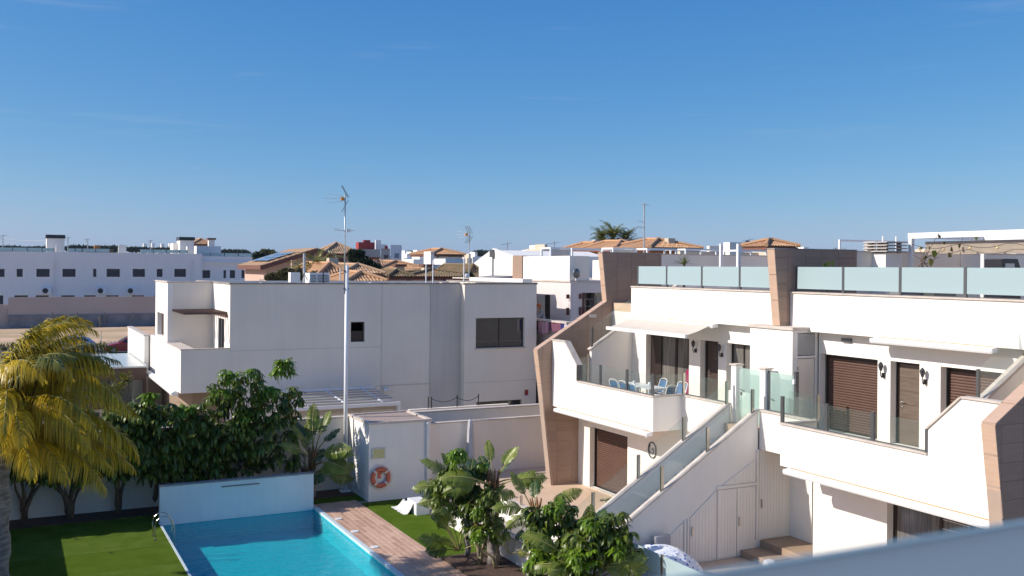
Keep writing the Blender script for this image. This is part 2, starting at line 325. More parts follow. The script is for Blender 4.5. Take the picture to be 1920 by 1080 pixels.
def tiles(polys, ax, c, out_, tw, thh, parent, name='tile', gap=0.004, mats=None, u_off=0.0, v_off=0.0):
    """cover convex polygons (u,v) lying on plane ax=c with single tiles standing proud towards out_"""
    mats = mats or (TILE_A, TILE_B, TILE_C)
    for poly in polys:
        u0, u1 = min(p[0] for p in poly), max(p[0] for p in poly); v0, v1 = min(p[1] for p in poly), max(p[1] for p in poly)
        j = math.floor((v0 - v_off) / thh)
        while v_off + j * thh < v1:
            i = math.floor((u0 - u_off) / tw)
            while u_off + i * tw < u1:
                q = clip(clip(clip(clip(poly, 0, u_off + i * tw + gap, False), 0, u_off + (i + 1) * tw - gap, True), 1, v_off + j * thh + gap, False), 1, v_off + (j + 1) * thh - gap, True) if True else []
                if len(q) > 2 and area(q) > 0.004:
                    MB().prism(q, ax, c, c + out_).build(name, random.choice(mats), parent)
                i += 1
            j += 1
# ------------------------------------------------------------------ ground, hills, lot, street
struct('ground', GROUND, MB().box(-6000, 7000, -300, 9000, -3.2, -3.0))
def slab(name, m, x0, x1, y0, y1, z0, z1, kind='structure', **k):
    return MB().box(x0, x1, y0, y1, z0, z1).build(name, m, kind=kind, **k)
PX0, PX1, PY0, PY1 = 4.37, 9.38, 17.0, 33.6
slab('neighbourhood_ground', GROUND, -60, 140, 36.1, 260, -3.0, -0.02)
slab('garden_ground', GROUND, -12, PX0 - 0.25, -12, 36.1, -3.0, -0.03)
slab('garden_ground', GROUND, PX1 + 0.25, 60, -12, 36.1, -3.0, -0.03)
slab('garden_ground', GROUND, PX0 - 0.25, PX1 + 0.25, -12, PY0 - 0.25, -3.0, -0.03)
slab('garden_ground', GROUND, PX0 - 0.25, PX1 + 0.25, PY1 + 0.25, 36.1, -3.0, -0.03)
slab('sandy_lot', SAND, -60, 60, 106, 141.6, -0.02, 0.004)
slab('street', ASPH, -60, 60, 94, 106, -0.02, 0.008)
slab('pavement', CONC, -60, 60, 92, 94, -0.02, 0.12)
# a rough dry verge of weeds along the lot
mb = MB()
for k in range(900):
    x = random.uniform(-6, 26); y = 106.3 + abs(random.gauss(0, 3.2)); h = random.uniform(0.15, 0.55); a = random.uniform(0, 6.3); ww = random.uniform(0.1, 0.3)
    mb.quad((x - ww * math.cos(a), y - ww * math.sin(a), 0), (x + ww * math.cos(a), y + ww * math.sin(a), 0), (x + 0.1, y, h))
mb.build('weeds', DRYLF, fix=False, kind='stuff', label='dry green and brown weeds along the edge of the sandy lot')
# hills: ridge meshes at real distances
def ridge(name, dist, hs, m, label, seed):
    r = np.random.default_rng(seed); mb = MB(); N = 260
    xs = np.linspace(-60, 1980, N); prof = np.interp(xs, [h[0] for h in hs], [h[1] for h in hs])
    for k in range(5): prof = prof + np.interp(xs, np.linspace(-60, 1980, 12 * 3 ** k), r.normal(0, 1.0 / 1.7 ** k * dist / 3200, 12 * 3 ** k)) * (2.3 if k < 2 else 4.0)
    pts = [at(px, 500, d=dist) for px in xs]
    for i in range(N - 1):
        for (p, q, zp, zq, off0, off1, s0, s1) in ((pts[i], pts[i + 1], prof[i], prof[i + 1], 0, 300, 0, 0.55), (pts[i], pts[i + 1], prof[i], prof[i + 1], 300, 700, 0.55, 1)):
            f0, f1 = 1 + off0 / dist, 1 + off1 / dist
            mb.quad((p.x * f0, p.y * f0, -3 + (zp + 3) * s0), (q.x * f0, q.y * f0, -3 + (zq + 3) * s0), (q.x * f1, q.y * f1, -3 + (zq + 3) * s1), (p.x * f1, p.y * f1, -3 + (zp + 3) * s1))
    return mb.build(name, m, kind='structure', smooth=True)
ridge('hills', 3400, [(-60, 66), (0, 64), (120, 60), (250, 52), (400, 50), (480, 62), (640, 62), (760, 50), (960, 40), (1300, 36), (1980, 36)], HILL, '', 3)
ridge('low_hills', 1500, [(-60, 30), (480, 24), (700, 24), (760, 26), (860, 27), (960, 20), (1980, 18)], HILL, '', 5)

# the air over the town
hz = MB().box(-1500, 4200, -40, 4600, -4.5, 90).build('haze', GROUND, kind='stuff')
hm = bpy.data.materials.new('pale_air'); hm.use_nodes = True; hn = hm.node_tree; hn.nodes.remove(hn.nodes['Principled BSDF'])
pv = hn.nodes.new('ShaderNodeVolumePrincipled'); pv.inputs['Color'].default_value = (0.62, 0.80, 1.0, 1); pv.inputs['Density'].default_value = 0.00008; pv.inputs['Anisotropy'].default_value = 0.0
hn.links.new(pv.outputs[0], hn.nodes['Material Output'].inputs['Volume']); hz.data.materials[0] = hm
# ------------------------------------------------------------------ lawns, beds, pool
TURF2 = mat('artificial_turf_worn', (0.085, 0.14, 0.018), (0.12, 0.175, 0.03), scale=1.7, rough=0.95, bump=0.9, bscale=170, spec=0.0)
for k_, (a_, b_) in enumerate(((14, 26.9), (26.91, 28.9), (28.91, 30.9), (30.91, 32.9), (32.91, 34.75))): slab('lawn', (TURF, TURF2)[k_ % 2], -0.9, PX0 - 0.06, a_, b_, -0.03, 0.002 * (k_ % 2))
slab('lawn', TURF, -0.9, 11.3, PY1 + 0.32, 34.9, -0.03, 0.004)
slab('lawn', TURF, 11.02, 12.62, 26.2, 33.5, -0.03, 0.0)
slab('planting_bed', SOIL, -0.9, 11.2, 34.75, 35.88, -0.03, 0.03)
slab('planting_bed', SOIL, 11.02, 12.62, 12, 26.2, -0.03, 0.05)
mb = MB(); Z0 = -0.72
mb.grid('x', PX0 - 0.24, PX0, PY0 - 0.24, PY1, Z0, -0.04); struct('pool_wall', POOLM, mb)
mb = MB(); mb.grid('x', PX1, PX1 + 0.22, PY0 - 0.24, PY1, Z0, -0.055); struct('pool_wall', POOLM, mb)
mb = MB(); mb.grid('y', PY0 - 0.24, PY0, PX0, PX1, Z0, -0.055); struct('pool_wall', POOLM, mb)
mb = MB(); mb.grid('y', PY1 + 0.002, PY1 + 0.2, PX0 - 0.24, PX1 + 0.22, Z0, -0.09); struct('pool_wall', POOLM, mb)
mb = MB(); mb.box(PX0 - 0.24, PX1 + 0.22, PY0 - 0.24, PY1 + 0.2, Z0 - 0.2, Z0); struct('pool_floor', POOLM, mb)
mb = MB(); mb.box(PX0 - 0.07, PX0 - 0.005, PY0, PY1 - 0.01, -0.039, 0.02); struct('pool_kerb', POOLE, mb)
mb = MB(); mb.box(PX1 - 0.02, PX1 + 0.10, PY0, PY1 - 0.2, -0.054, 0.035); struct('pool_kerb', POOLE, mb)
# water surface: lets light through and mirrors at a glancing angle
wm = glass_mat('pool_water', (0.62, 0.93, 0.955), body=0.0, rough=0.03, gloss=1.0)
t = wm.node_tree; n = t.nodes; g = n.new('ShaderNodeNewGeometry'); m1 = n.new('ShaderNodeMapping'); m1.inputs['Scale'].default_value = (1, 2.2, 1)
no = n.new('ShaderNodeTexNoise'); no.inputs['Scale'].default_value = 2.4; no.inputs['Detail'].default_value = 4; no.inputs['Distortion'].default_value = 0.6
b = n.new('ShaderNodeBump'); b.inputs['Strength'].default_value = 0.6; b.inputs['Distance'].default_value = 0.06
t.links.new(g.outputs['Position'], m1.inputs[0]); t.links.new(m1.outputs[0], no.inputs['Vector']); t.links.new(no.outputs[0], b.inputs['Height'])
for q in n:
    if q.type in ('BSDF_GLOSSY', 'LAYER_WEIGHT'): t.links.new(b.outputs[0], q.inputs['Normal'])
mb = MB(); mb.quad((PX0, PY0, -0.10), (PX1, PY0, -0.10), (PX1, PY1, -0.10), (PX0, PY1, -0.10)); struct('water', wm, mb)
# raised blue wall at the pool's end
t = thing('pool_end_wall', 'pale blue wall at the far end of the swimming pool', 'wall', (6.85, 33.6, 0))
MB().box(PX0 - 0.04, PX1 - 0.02, 33.598, 33.82, -0.085, 1.16).build('wall', POOLW, t)
MB().box(PX0 - 0.07, PX1 + 0.01, 33.57, 33.85, 1.16, 1.195).build('coping', COPDARK, t)
MB().box(6.26, 7.50, 33.55, 33.6, 0.985, 1.012).build('water_spout', STEELD, t)
# wood-look plank tiles of the deck, each plank its own
dk = thing('pool_deck', 'strip of red brown wood-look tiles beside the swimming pool', 'deck', (10.2, 25, 0)); dk['kind'] = 'structure'
if 'category' in dk: del dk['category']
MB().box(9.49, 11.0, 17, 34.0, -0.03, 0.004).build('grout_bed', DGROUT, dk)
MB().box(9.37, 9.49, 33.42, 34.0, -0.03, 0.004).build('grout_bed', DGROUT, dk)
PW, PL = 0.188, 0.9
pm = [MB().box(-PW / 2 + 0.008, PW / 2 - 0.008, -PL / 2 + 0.008, PL / 2 - 0.008, 0, 0.005).build('plank', m) for m in DECK]
meshes = [o.data for o in pm]
for o in pm: bpy.data.objects.remove(o)
for i in range(8):
    y = 33.98 - (i % 3) * 0.3
    if i % 3: MB().box(9.49 + i * PW + .004, 9.49 + (i + 1) * PW - .004, y + .004, 33.98, 0.004, 0.016).build('plank', random.choice(DECK), dk)
    while y > 21.5:
        p = obj(random.choice(meshes), 'plank', dk, (9.49 + (i + 0.5) * PW - 10.2, y - PL / 2 - 25, 0.004 + random.uniform(0, 0.0015))); y -= PL
for (x, y) in ((9.66, 31.67), (9.66, 29.94), (9.66, 28.04)):
    t = thing('skimmer_lid', 'round white skimmer lid in the deck, %s' % {31.67: 'nearest the blue end wall', 29.94: 'the middle one of three', 28.04: 'farthest from the blue end wall'}[y], 'drain cover', (x, y, 0.018), 'round lids along the pool edge')
    MB().lathe((x, y, 0.018), [(0, 0), (0.13, 0), (0.13, 0.012), (0.115, 0.014), (0, 0.014)], 20).build('lid', WMETAL, t)
    MB().torus((x, y, 0.03), 0.085, 0.006, 'z', 20, 6).build('ring', LMETAL, t)
# pool ladder
t = thing('pool_ladder', 'chrome pool ladder with two curved handrails beside the blue wall', 'ladder', (4.3, 31.9, 0))
for y in (31.55, 32.1):
    pts = [(3.95, y, 0.0), (3.93, y, 0.42), (3.98, y, 0.60), (4.12, y, 0.70), (4.30, y, 0.68), (4.44, y, 0.54), (4.5, y, 0.3), (4.5, y, -0.66)]
    MB().tube(pts, 0.018, 10).build('handrail', STEEL, t, smooth=True)
    MB().lathe((3.95, y, 0), [(0, 0), (0.05, 0), (0.05, 0.015), (0.025, 0.02)], 14).build('flange', STEEL, t)
for z in (-0.28, -0.5): MB().box(4.46, 4.54, 31.56, 32.09, z, z + 0.03).build('tread', STEEL, t)

# ------------------------------------------------------------------ garden walls
def wall_thing(name, label, segs, cop, m=WHITE2, cm=COPING, cat='wall'):
    t = thing(name, label, cat, (segs[0][0], segs[0][2], 0))
    for s in segs: MB().box(*s).build('wall', m, t)
    for c in cop: MB().box(*c).build('coping', cm, t)
    return t
wall_thing('boundary_wall', 'long white boundary wall behind the lawn, the pool and the shrubs', [(-12, 24, 35.9, 36.12, -0.1, 2.66)], [(-12, 24, 35.86, 36.16, 2.66, 2.71)])
wall_thing('garden_wall', 'lower white wall with tan coping right of the pump house', [(13.70, 19.6, 33.9, 34.1, -0.1, 2.53)], [(13.70, 19.6, 33.87, 34.13, 2.53, 2.575)], m=BEIGEW if False else WHITE2)
wall_thing('shadow_wall', 'unseen low white wall left of the lawn, added to cast its shadow', [(-1.25, -1.05, 12, 35.0, -0.1, 1.62)], [(-1.28, -1.02, 12, 35.0, 1.62, 1.66)])  # wall added out of view to give the lawn its straight shadow edge
# ------------------------------------------------------------------ pump house
t = thing('pump_house', 'white pump house with gravel roof behind the pool deck', 'shed', (12.49, 34.7, 0))
MB().grid('y', 33.55, 33.62, 11.32, 13.66, 0, 2.72).build('wall', WHITE, t)
MB().grid('x', 11.32, 11.40, 33.62, 35.84, 0, 2.72, [(33.95, 35.3, 0.05, 2.2)]).build('wall', WHITE, t)
MB().grid('x', 13.58, 13.66, 33.62, 35.84, 0, 2.72).build('wall', WHITE, t)
mb = MB(); mb.box(11.28, 13.70, 33.50, 33.62, 2.72, 2.80); mb.box(11.28, 13.70, 35.78, 35.88, 2.72, 2.80); mb.box(11.28, 11.42, 33.62, 35.78, 2.72, 2.80); mb.box(13.56, 13.70, 33.62, 35.78, 2.72, 2.80)
mb.build('coping', COPING, t)
MB().box(11.42, 13.56, 33.62, 35.78, 2.60, 2.75).build('gravel_roof', GRAVEL, t)
d = MB().box(11.35, 11.38, 33.97, 34.62, 0.06, 2.18).build('louvre_door', WMETAL, t)
mb = MB()
for k in range(18): mb.box(11.325, 11.352, 34.03, 34.56, 0.2 + k * 0.105, 0.2 + k * 0.105 + 0.07)
mb.build('louvre', WMETAL, d)
d = MB().box(11.35, 11.38, 34.64, 35.28, 0.06, 2.18).build('louvre_door', WMETAL, t)
mb = MB()
for k in range(18): mb.box(11.325, 11.352, 34.70, 35.22, 0.2 + k * 0.105, 0.2 + k * 0.105 + 0.07)
mb.build('louvre', WMETAL, d)
MB().tube([(13.50, 33.49, 0.05), (13.50, 33.49, 2.62), (13.50, 33.56, 2.70)], 0.045, 10).build('downpipe', WMETAL, t, smooth=True)
MB().ball((13.50, 33.49, 2.64), 0.07, 10, 6).build('pipe_cap', WMETAL, t, smooth=True)
t = thing('notice_board', 'faded yellow notice in a pale frame on the pump house wall', 'sign', (11.66, 33.54, 1.69))
MB().box(11.42, 11.93, 33.515, 33.545, 1.50, 1.89).build('frame', LMETAL, t)
MB().box(11.47, 11.88, 33.508, 33.514, 1.54, 1.85).build('sheet', YELLOWP, t)
t = thing('life_ring', 'faded red life ring hung on the pump house wall', 'life ring', (11.73, 33.46, 0.85))
MB().torus((11.73, 33.46, 0.85), 0.29, 0.085, 'y', 32, 12, flat=0.8).build('ring', RING, t, smooth=True)
for k in range(4):
    a = math.pi / 4 + k * math.pi / 2; c = Vector((11.73 + 0.29 * math.cos(a), 33.46, 0.85 + 0.29 * math.sin(a)))
    MB().torus(c, 0.0, 0.09, 'y', 3, 3)
    tn = Vector((-math.sin(a), 0, math.cos(a)))
    MB().tube([c - tn * 0.035, c + tn * 0.035], 0.092, 12, cap=False).build('band', ROPE, t, smooth=True)
mb = MB()
for k in range(4):
    a0 = math.pi / 4 + k * math.pi / 2; pts = []
    for s in range(9):
        a = a0 + s / 8 * math.pi / 2; rr = 0.385 + 0.045 * math.sin(s / 8 * math.pi); pts.append((11.73 + rr * math.cos(a), 33.45, 0.85 + rr * math.sin(a)))
    mb.tube(pts, 0.009, 6)
mb.build('rope', ROPE, t, smooth=True)
mb = MB(); mb.box(11.66, 11.76, 33.50, 33.55, 0.80, 1.05); mb.box(11.60, 11.80, 33.47, 33.55, 0.98, 1.03); mb.build('hook', RING, t)

# antenna pole and aerials ------------------------------------------------
def yagi(mb, p, L_, heading, n_dir=5, grids=True, s=1.0):
    """boom with directors pointing along heading from p; grid reflectors behind"""
    p = Vector(p); h = Vector((math.cos(heading), math.sin(heading), 0)); c = Vector((-h.y, h.x, 0)); z = Vector((0, 0, 1))
    for off in (0.13, 0.0, -0.13):
        e = p + h * L_ * (1 - abs(off) * 0.6) + z * off * s * 1.5
        mb.bar(p + z * off * s * 0.5 + h * 0.05, e, 0.014 * s)
        for k in range(n_dir):
            q = (p + z * off * s * 0.5).lerp(e, 0.35 + 0.62 * k / max(1, n_dir - 1)); mb.bar(q - c * 0.10 * s, q + c * 0.10 * s, 0.010 * s)
    return h, c, z
def aerial(t, p, heading, L_=0.95, s=1.0):
    mb = MB(); h, c, z = yagi(mb, p, L_, heading, s=s); p = Vector(p); mb.build('boom', WMETAL, t)
    for sg in (1, -1):
        mb = MB(); a = p - h * 0.12 + z * 0.06 * sg; b_ = a + z * 0.42 * sg * s + h * 0.24 * s
        for k in range(7): q = a.lerp(b_, k / 6); mb.bar(q - c * 0.26 * s, q + c * 0.26 * s, 0.009)
        for u in (-0.26, 0, 0.26): mb.bar(a + c * u * s, b_ + c * u * s, 0.012)
        mb.build('reflector', STEELD, t)
    MB().box(p.x + h.x * 0.1 - 0.055, p.x + h.x * 0.1 + 0.055, p.y - 0.05, p.y + 0.05, p.z - 0.06, p.z + 0.06).build('dipole_box', mat('orange_plastic', (0.75, 0.30, 0.04), rough=0.4), t)
t = thing('antenna_pole', 'tall white pole with two television aerials beside the pump house', 'antenna', (11.04, 35.4, 0))
MB().tube([(11.04, 35.4, 0.03), (11.04, 35.4, 8.35)], [0.075, 0.066], 14).build('pole', WMETAL, t, smooth=True)
mb = MB(); mb.box(10.86, 11.22, 35.22, 35.58, 0.03, 0.07)
for a in (0, 1.57, 3.14, 4.71): mb.bar((11.04 + 0.07 * math.cos(a), 35.4 + 0.07 * math.sin(a), 0.22), (11.04 + 0.17 * math.cos(a), 35.4 + 0.17 * math.sin(a), 0.07), 0.015)
mb.build('base_plate', WMETAL, t)
MB().tube([(10.955, 35.4, 7.3), (10.955, 35.4, 10.95)], 0.024, 8).build('mast', LMETAL, t, smooth=True)
mb = MB(); mb.box(10.92, 11.12, 35.36, 35.44, 8.1, 8.16); mb.box(10.92, 11.12, 35.36, 35.44, 7.45, 7.51); mb.build('bracket', STEELD, t)
aerial(t, (10.95, 35.4, 10.78), math.pi - 0.25, 0.75)
mb = MB(); p = Vector((10.95, 35.4, 9.62)); mb.bar(p + Vector((-0.42, 0, 0)), p + Vector((0.36, 0, 0)), 0.02)
for k in (-0.42, -0.32, -0.2, 0.1, 0.2, 0.3, 0.36): mb.bar(p + Vector((k, -0.2, 0)), p + Vector((k, 0.2, 0)), 0.012)
mb.bar(p + Vector((-0.4, 0, 0.06)), p + Vector((-0.1, 0, 0)), 0.012); mb.build('small_aerial', LMETAL, t)
MB().box(11.02, 11.16, 35.36, 35.44, 9.56, 9.68).build('amplifier', WMETAL, t)
# white cube seat and cloth on the lawn, closed parasol ---------------------------
t = thing('storage_box', 'white box half covered by a white cloth on the small lawn', 'box', (12.35, 31.6, 0))
mb = MB(); mb.box(12.15, 12.62, 31.05, 31.9, 0, 0.42); mb.build('box', WMETAL, t)
mb = MB(); nn = 14
P = lambda i, j: (11.78 + 0.5 * i / nn + 0.02 * math.sin(j * 1.9), 31.3 + 1.25 * j / nn, max(0.012 + .004 * math.sin(i + j), (0.40 + 0.03 * math.sin(j * 2.3)) * max(0, min(1, (i + 2.2 * math.sin(j * .8) - 3) / (nn * 0.5))) ** 1.5 * (.75 + .25 * math.sin(j * .35 + .5))))
for i in range(nn):
    for j in range(nn): mb.quad(P(i, j), P(i + 1, j), P(i + 1, j + 1), P(i, j + 1))
mb.build('cloth', mat('white_cloth', (0.72, 0.71, 0.69), (0.66, 0.65, 0.63), rough=0.95), t, smooth=True)
t = thing('closed_parasol', 'closed grey patio parasol in front of the white garden wall', 'parasol', (15.24, 33.55, 0.05))
MB().tube([(15.24, 33.55, 0.05), (15.24, 33.55, 2.55)], 0.025, 10).build('pole', LMETAL, t)
mb = MB(); b0 = 24
prof = [(0.02, 2.66), (0.075, 2.60), (0.10, 2.3), (0.12, 1.8), (0.145, 1.3), (0.11, 0.98), (0.16, 0.86), (0.10, 0.82)]
n0 = 0
for (r_, z_) in prof:
    for k in range(b0):
        a = 2 * math.pi * k / b0; rr = r_ * (1 + 0.22 * math.cos(8 * a)); mb.v.append((15.24 + rr * math.cos(a), 33.55 + rr * math.sin(a), z_ + 0.02))
for i in range(len(prof) - 1):
    for k in range(b0): mb.f.append((i * b0 + k, i * b0 + (k + 1) % b0, (i + 1) * b0 + (k + 1) % b0, (i + 1) * b0 + k))
mb.build('canopy', mat('pale_grey_canvas', (0.50, 0.50, 0.52), (0.44, 0.44, 0.46), rough=0.95), t, smooth=True)
MB().torus((15.24, 33.55, 1.32), 0.15, 0.012, 'z', 20, 6).build('strap', GREYF, t)
MB().lathe((15.24, 33.55, 0.05), [(0, 0.0), (0.26, 0), (0.26, 0.06), (0.05, 0.10), (0.05, 0.3)], 20).build('base', CONC, t)
# ------------------------------------------------------------------ the house behind the boundary wall
XB = 6.18
t = thing('white_house', 'large white flat-roofed house behind the boundary wall, with a corner balcony', 'house', (14, 42, 0)); H = t
def window(parent, ax, c, u0, u1, z0, z1, depth=0.22, frame=DARKBR, pane=PANE, mull=(), fw=0.05, name='window'):
    """frame and pane set `depth` behind the wall face c"""
    cc = c + depth
    mb = MB(); mb.grid(ax, cc - 0.05, cc, u0, u1, z0, z1, [(u0 + fw, u1 - fw, z0 + fw, z1 - fw)])
    w_ = mb.build(name, frame, parent)
    mm = MB(); P = mm.grid(ax, cc - 0.03, cc - 0.02, u0 + fw + .002, u1 - fw - .002, z0 + fw + .002, z1 - fw - .002); P.build('pane', pane, w_)
    if mull:
        mb = MB()
        for m_ in mull: mb.grid(ax, cc - 0.056, cc - 0.031, m_ - fw / 2, m_ + fw / 2, z0 + fw + .001, z1 - fw - .001)
        mb.build('mullion', frame, w_)
    return w_
W2 = WHITE2
# south face in three bays, each a hair apart in plane
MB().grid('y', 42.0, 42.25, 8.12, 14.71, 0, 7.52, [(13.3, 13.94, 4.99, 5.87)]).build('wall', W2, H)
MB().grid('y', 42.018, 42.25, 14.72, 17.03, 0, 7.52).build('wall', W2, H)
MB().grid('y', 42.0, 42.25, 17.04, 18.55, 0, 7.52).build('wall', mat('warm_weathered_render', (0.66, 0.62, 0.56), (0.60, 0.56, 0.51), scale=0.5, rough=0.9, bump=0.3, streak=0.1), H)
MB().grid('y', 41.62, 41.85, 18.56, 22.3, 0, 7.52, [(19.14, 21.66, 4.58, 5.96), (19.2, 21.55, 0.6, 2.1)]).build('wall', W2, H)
MB().grid('x', 18.56, 18.7, 41.86, 42.3, 0, 7.52).build('wall', W2, H)
MB().grid('x', 22.1, 22.3, 41.86, 52, 0, 7.52).build('wall', W2, H)
MB().grid('x', 8.12, 8.32, 42.26, 50.0, 0, 7.52, [(43.2, 44.6, 3.95, 6.02)]).build('wall', WHITE, H)
MB().box(8.34, 22.09, 42.27, 51.8, 7.0, 7.15).build('roof_slab', COPDARK, H)
MB().box(8.34, 22.09, 51.8, 52.0, 0, 7.52).build('wall', W2, H)
mb = MB(); mb.box(8.08, 14.715, 41.96, 42.29, 7.52, 7.58); mb.box(14.72, 18.52, 41.96, 42.29, 7.52, 7.58); mb.box(18.52, 22.34, 41.58, 41.89, 7.52, 7.58); mb.box(22.06, 22.34, 41.89, 52, 7.52, 7.58); mb.box(8.08, 8.36, 42.29, 50.04, 7.52, 7.58)
mb.build('coping', COPDARK, H)
mb = MB(); mb.box(9.4, 10.9, 42.0, 42.31, 7.582, 7.60); mb.box(14.2, 15.6, 42.0, 42.31, 7.582, 7.60); mb.box(17.6, 18.5, 42.0, 42.31, 7.582, 7.61); mb.box(19.1, 22.3, 41.6, 41.95, 7.582, 7.61)
mb.build('lit_coping_strip', COPING, H)  # pale strips paint sunlit stretches onto the dark coping
# fine plaster joints in their own darker tone
mb = MB(); mb.box(8.14, 14.70, 41.994, 41.999, 4.745, 4.765); mb.box(8.14, 18.5, 41.99, 41.998, 3.0, 3.025); mb.box(18.6, 22.28, 41.612, 41.618, 3.0, 3.02); mb.box(14.708, 14.722, 41.99, 42.01, 0, 7.52); mb.box(17.03, 17.045, 41.99, 42.01, 0, 7.52)
mb.build('plaster_joint', mat('joint_beige', (0.58, 0.53, 0.47), rough=1), H)
w_ = window(H, 'y', 42.0, 13.3, 13.94, 4.99, 5.87, depth=0.2, mull=()); MB().box(13.36, 13.88, 42.17, 42.175, 5.46, 5.81).build('blind', COPING, w_)
w_ = window(H, 'y', 41.62, 19.14, 21.66, 4.58, 5.96, depth=0.2, mull=(20.4,))
mb = MB()
for k in range(24): mb.bar((19.2 + k * 0.105, 41.775, 4.66), (19.2 + k * 0.105, 41.775, 4.86), 0.02)
mb.box(19.18, 21.62, 41.765, 41.785, 4.86, 4.88); mb.build('sill_rail', STEELD, w_)
MB().box(19.10, 21.70, 41.56, 41.64, 4.53, 4.578).build('sill', COPING, H)
window(H, 'y', 41.62, 19.2, 21.55, 0.6, 2.1, depth=0.2, mull=(20.4,))
MB().ball((14.9, 41.9, 2.83), 0.115, 14, 10).build('globe_lamp', mat('opal_glass', (0.8, 0.8, 0.78), rough=0.2), H, smooth=True)
# balcony corner
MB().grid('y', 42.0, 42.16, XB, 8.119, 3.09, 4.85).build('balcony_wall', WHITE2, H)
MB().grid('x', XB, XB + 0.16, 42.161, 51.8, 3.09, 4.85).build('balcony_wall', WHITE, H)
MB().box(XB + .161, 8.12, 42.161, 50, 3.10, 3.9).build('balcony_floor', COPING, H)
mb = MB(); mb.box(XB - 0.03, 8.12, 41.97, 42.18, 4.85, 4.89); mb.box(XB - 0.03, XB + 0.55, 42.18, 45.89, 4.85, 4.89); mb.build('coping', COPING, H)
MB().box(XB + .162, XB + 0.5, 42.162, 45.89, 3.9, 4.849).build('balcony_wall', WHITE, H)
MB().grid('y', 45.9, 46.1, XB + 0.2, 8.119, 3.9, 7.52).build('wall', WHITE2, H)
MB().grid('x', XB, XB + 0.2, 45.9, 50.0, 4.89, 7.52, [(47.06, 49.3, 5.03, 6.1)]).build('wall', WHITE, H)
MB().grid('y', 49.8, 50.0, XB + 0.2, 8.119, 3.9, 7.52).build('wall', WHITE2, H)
MB().box(XB + 0.9, XB + 1.0, 46.1, 49.8, 3.9, 7.4).build('inner_wall', BEIGEW, H)
mb = MB(); mb.box(XB - 0.04, 8.07, 45.86, 46.12, 7.52, 7.58); mb.box(XB - 0.04, XB + 0.22, 46.12, 50.04, 7.52, 7.58); mb.build('coping', COPING, H)
w_ = window(H, 'x', 8.12, 43.2, 44.6, 3.95, 6.02, depth=0.1, mull=(43.9,))
mb = MB()
p = thing_p = MB()
for k in range(7):
    y = 42.55 + k * 0.52; MB().box(6.35 + 0.0, 8.118, y, y + 0.10, 6.26, 6.36).build('pergola_slat', BROWN, H)
MB().box(8.03, 8.117, 42.4, 45.85, 6.15, 6.255).build('pergola_rail', BROWN, H)
# ground floor under the balcony, in brown render
MB().grid('y', 42.75, 42.9, 6.9, 8.11, 0, 3.085).build('lower_wall', mat('brown_render', (0.30, 0.22, 0.16), (0.26, 0.19, 0.14), rough=0.9), H)
MB().grid('x', 6.75, 6.9, 42.75, 59, 0, 3.085).build('lower_wall', MATS['brown_render'], H)
# west wing
MB().grid('x', 5.9, 6.1, 51.85, 59.5, 0, 4.80).build('wing_wall', WHITE, H)
MB().grid('y', 51.85, 52.05, 6.1, 8.1, 0, 4.80).build('wing_wall', BEIGEW, H)
mb = MB(); mb.box(5.86, 6.14, 51.81, 59.54, 4.80, 4.85); mb.box(6.14, 8.1, 51.81, 52.09, 4.80, 4.85); mb.build('coping', COPING, H)
# rolled awning under the balcony's west edge
a = MB().prism([(6.02 - 0.13, 2.98), (6.02 + 0.14, 2.96), (6.02 + 0.15, 3.12), (6.02, 3.16), (5.88, 3.08)], 'y', 42.4, 51.3).build('awning_case', WMETAL, H)
# roof clutter of this house
t = thing('roof_box', 'small white masonry box on the roof edge left of the air conditioners', 'roof box', (11.0, 43, 7.1))
MB().box(10.86, 11.28, 42.9, 43.3, 7.16, 8.02).build('box', WHITE, t); MB().tube([(11.3, 43.1, 7.2), (11.5, 43.1, 8.0), (11.6, 42.9, 7.7)], 0.02, 6).build('cable', BLACK, t)
for k, (px, lab) in enumerate(((584, 'left air conditioner on the white roof, nearest the roof box'), (597, 'middle air conditioner of the three on the white roof'), (608, 'right air conditioner of the three on the white roof, seen grille on'))):
    p = at(px, 520, y=43.4)
    t = thing('air_conditioner', lab, 'air conditioner', (p.x, 43.4, 7.15), 'air conditioners on the white roof')
    MB().box(p.x - 0.16, p.x + 0.16, 43.1, 43.9, 7.25, 8.0).build('case', WMETAL, t)
    mb = MB()
    for q in range(9): mb.box(p.x - 0.12, p.x + 0.12, 43.085, 43.099, 7.32 + q * 0.07, 7.355 + q * 0.07)
    mb.build('grille', STEELD, t)
    mb = MB(); mb.box(p.x - 0.14, p.x - 0.10, 43.2, 43.8, 7.152, 7.25); mb.box(p.x + 0.10, p.x + 0.14, 43.2, 43.8, 7.152, 7.25); mb.build('foot', STEELD, t)
for px, yt, yb, yy, lab in ((570, 475, 526, 44.0, 'thick grey post on the white roof left of the air conditioners'), (951.5 - 0, 0, 0, 0, '')):
    if not yt: continue
    p0, p1 = at(px, yb, y=yy), at(px, yt, y=yy)
    MB().tube([(p0.x, yy, 7.15), (p0.x, yy, p1.z)], 0.055, 10).build('roof_post', LMETAL, loc=(p0.x, yy, 7.15)); 
    tag(bpy.data.objects['roof_post'], lab, 'post')
for px, yt, lab in ((638, 503, 'white post stub beside the tall pole on the roof'), (799, 495, 'thin white post on the roof nearest the tile-roofed white house'), (812, 488, 'grey post on the roof just right of the thin white one'), (870, 482, 'white post on the roof left of the small aerial')):
    p1 = at(px, yt, y=43.2); o = MB().tube([(p1.x, 43.2, 7.15), (p1.x, 43.2, p1.z)], 0.03, 8).build('roof_post', WMETAL, loc=(p1.x, 43.2, 7.15)); tag(o, lab, 'post', 'posts on the white roof')
p = at(880, 440, y=43.0)
t = thing('roof_aerial', 'small television aerial with orange box on the white roof', 'antenna', (p.x, 43, 7.15))
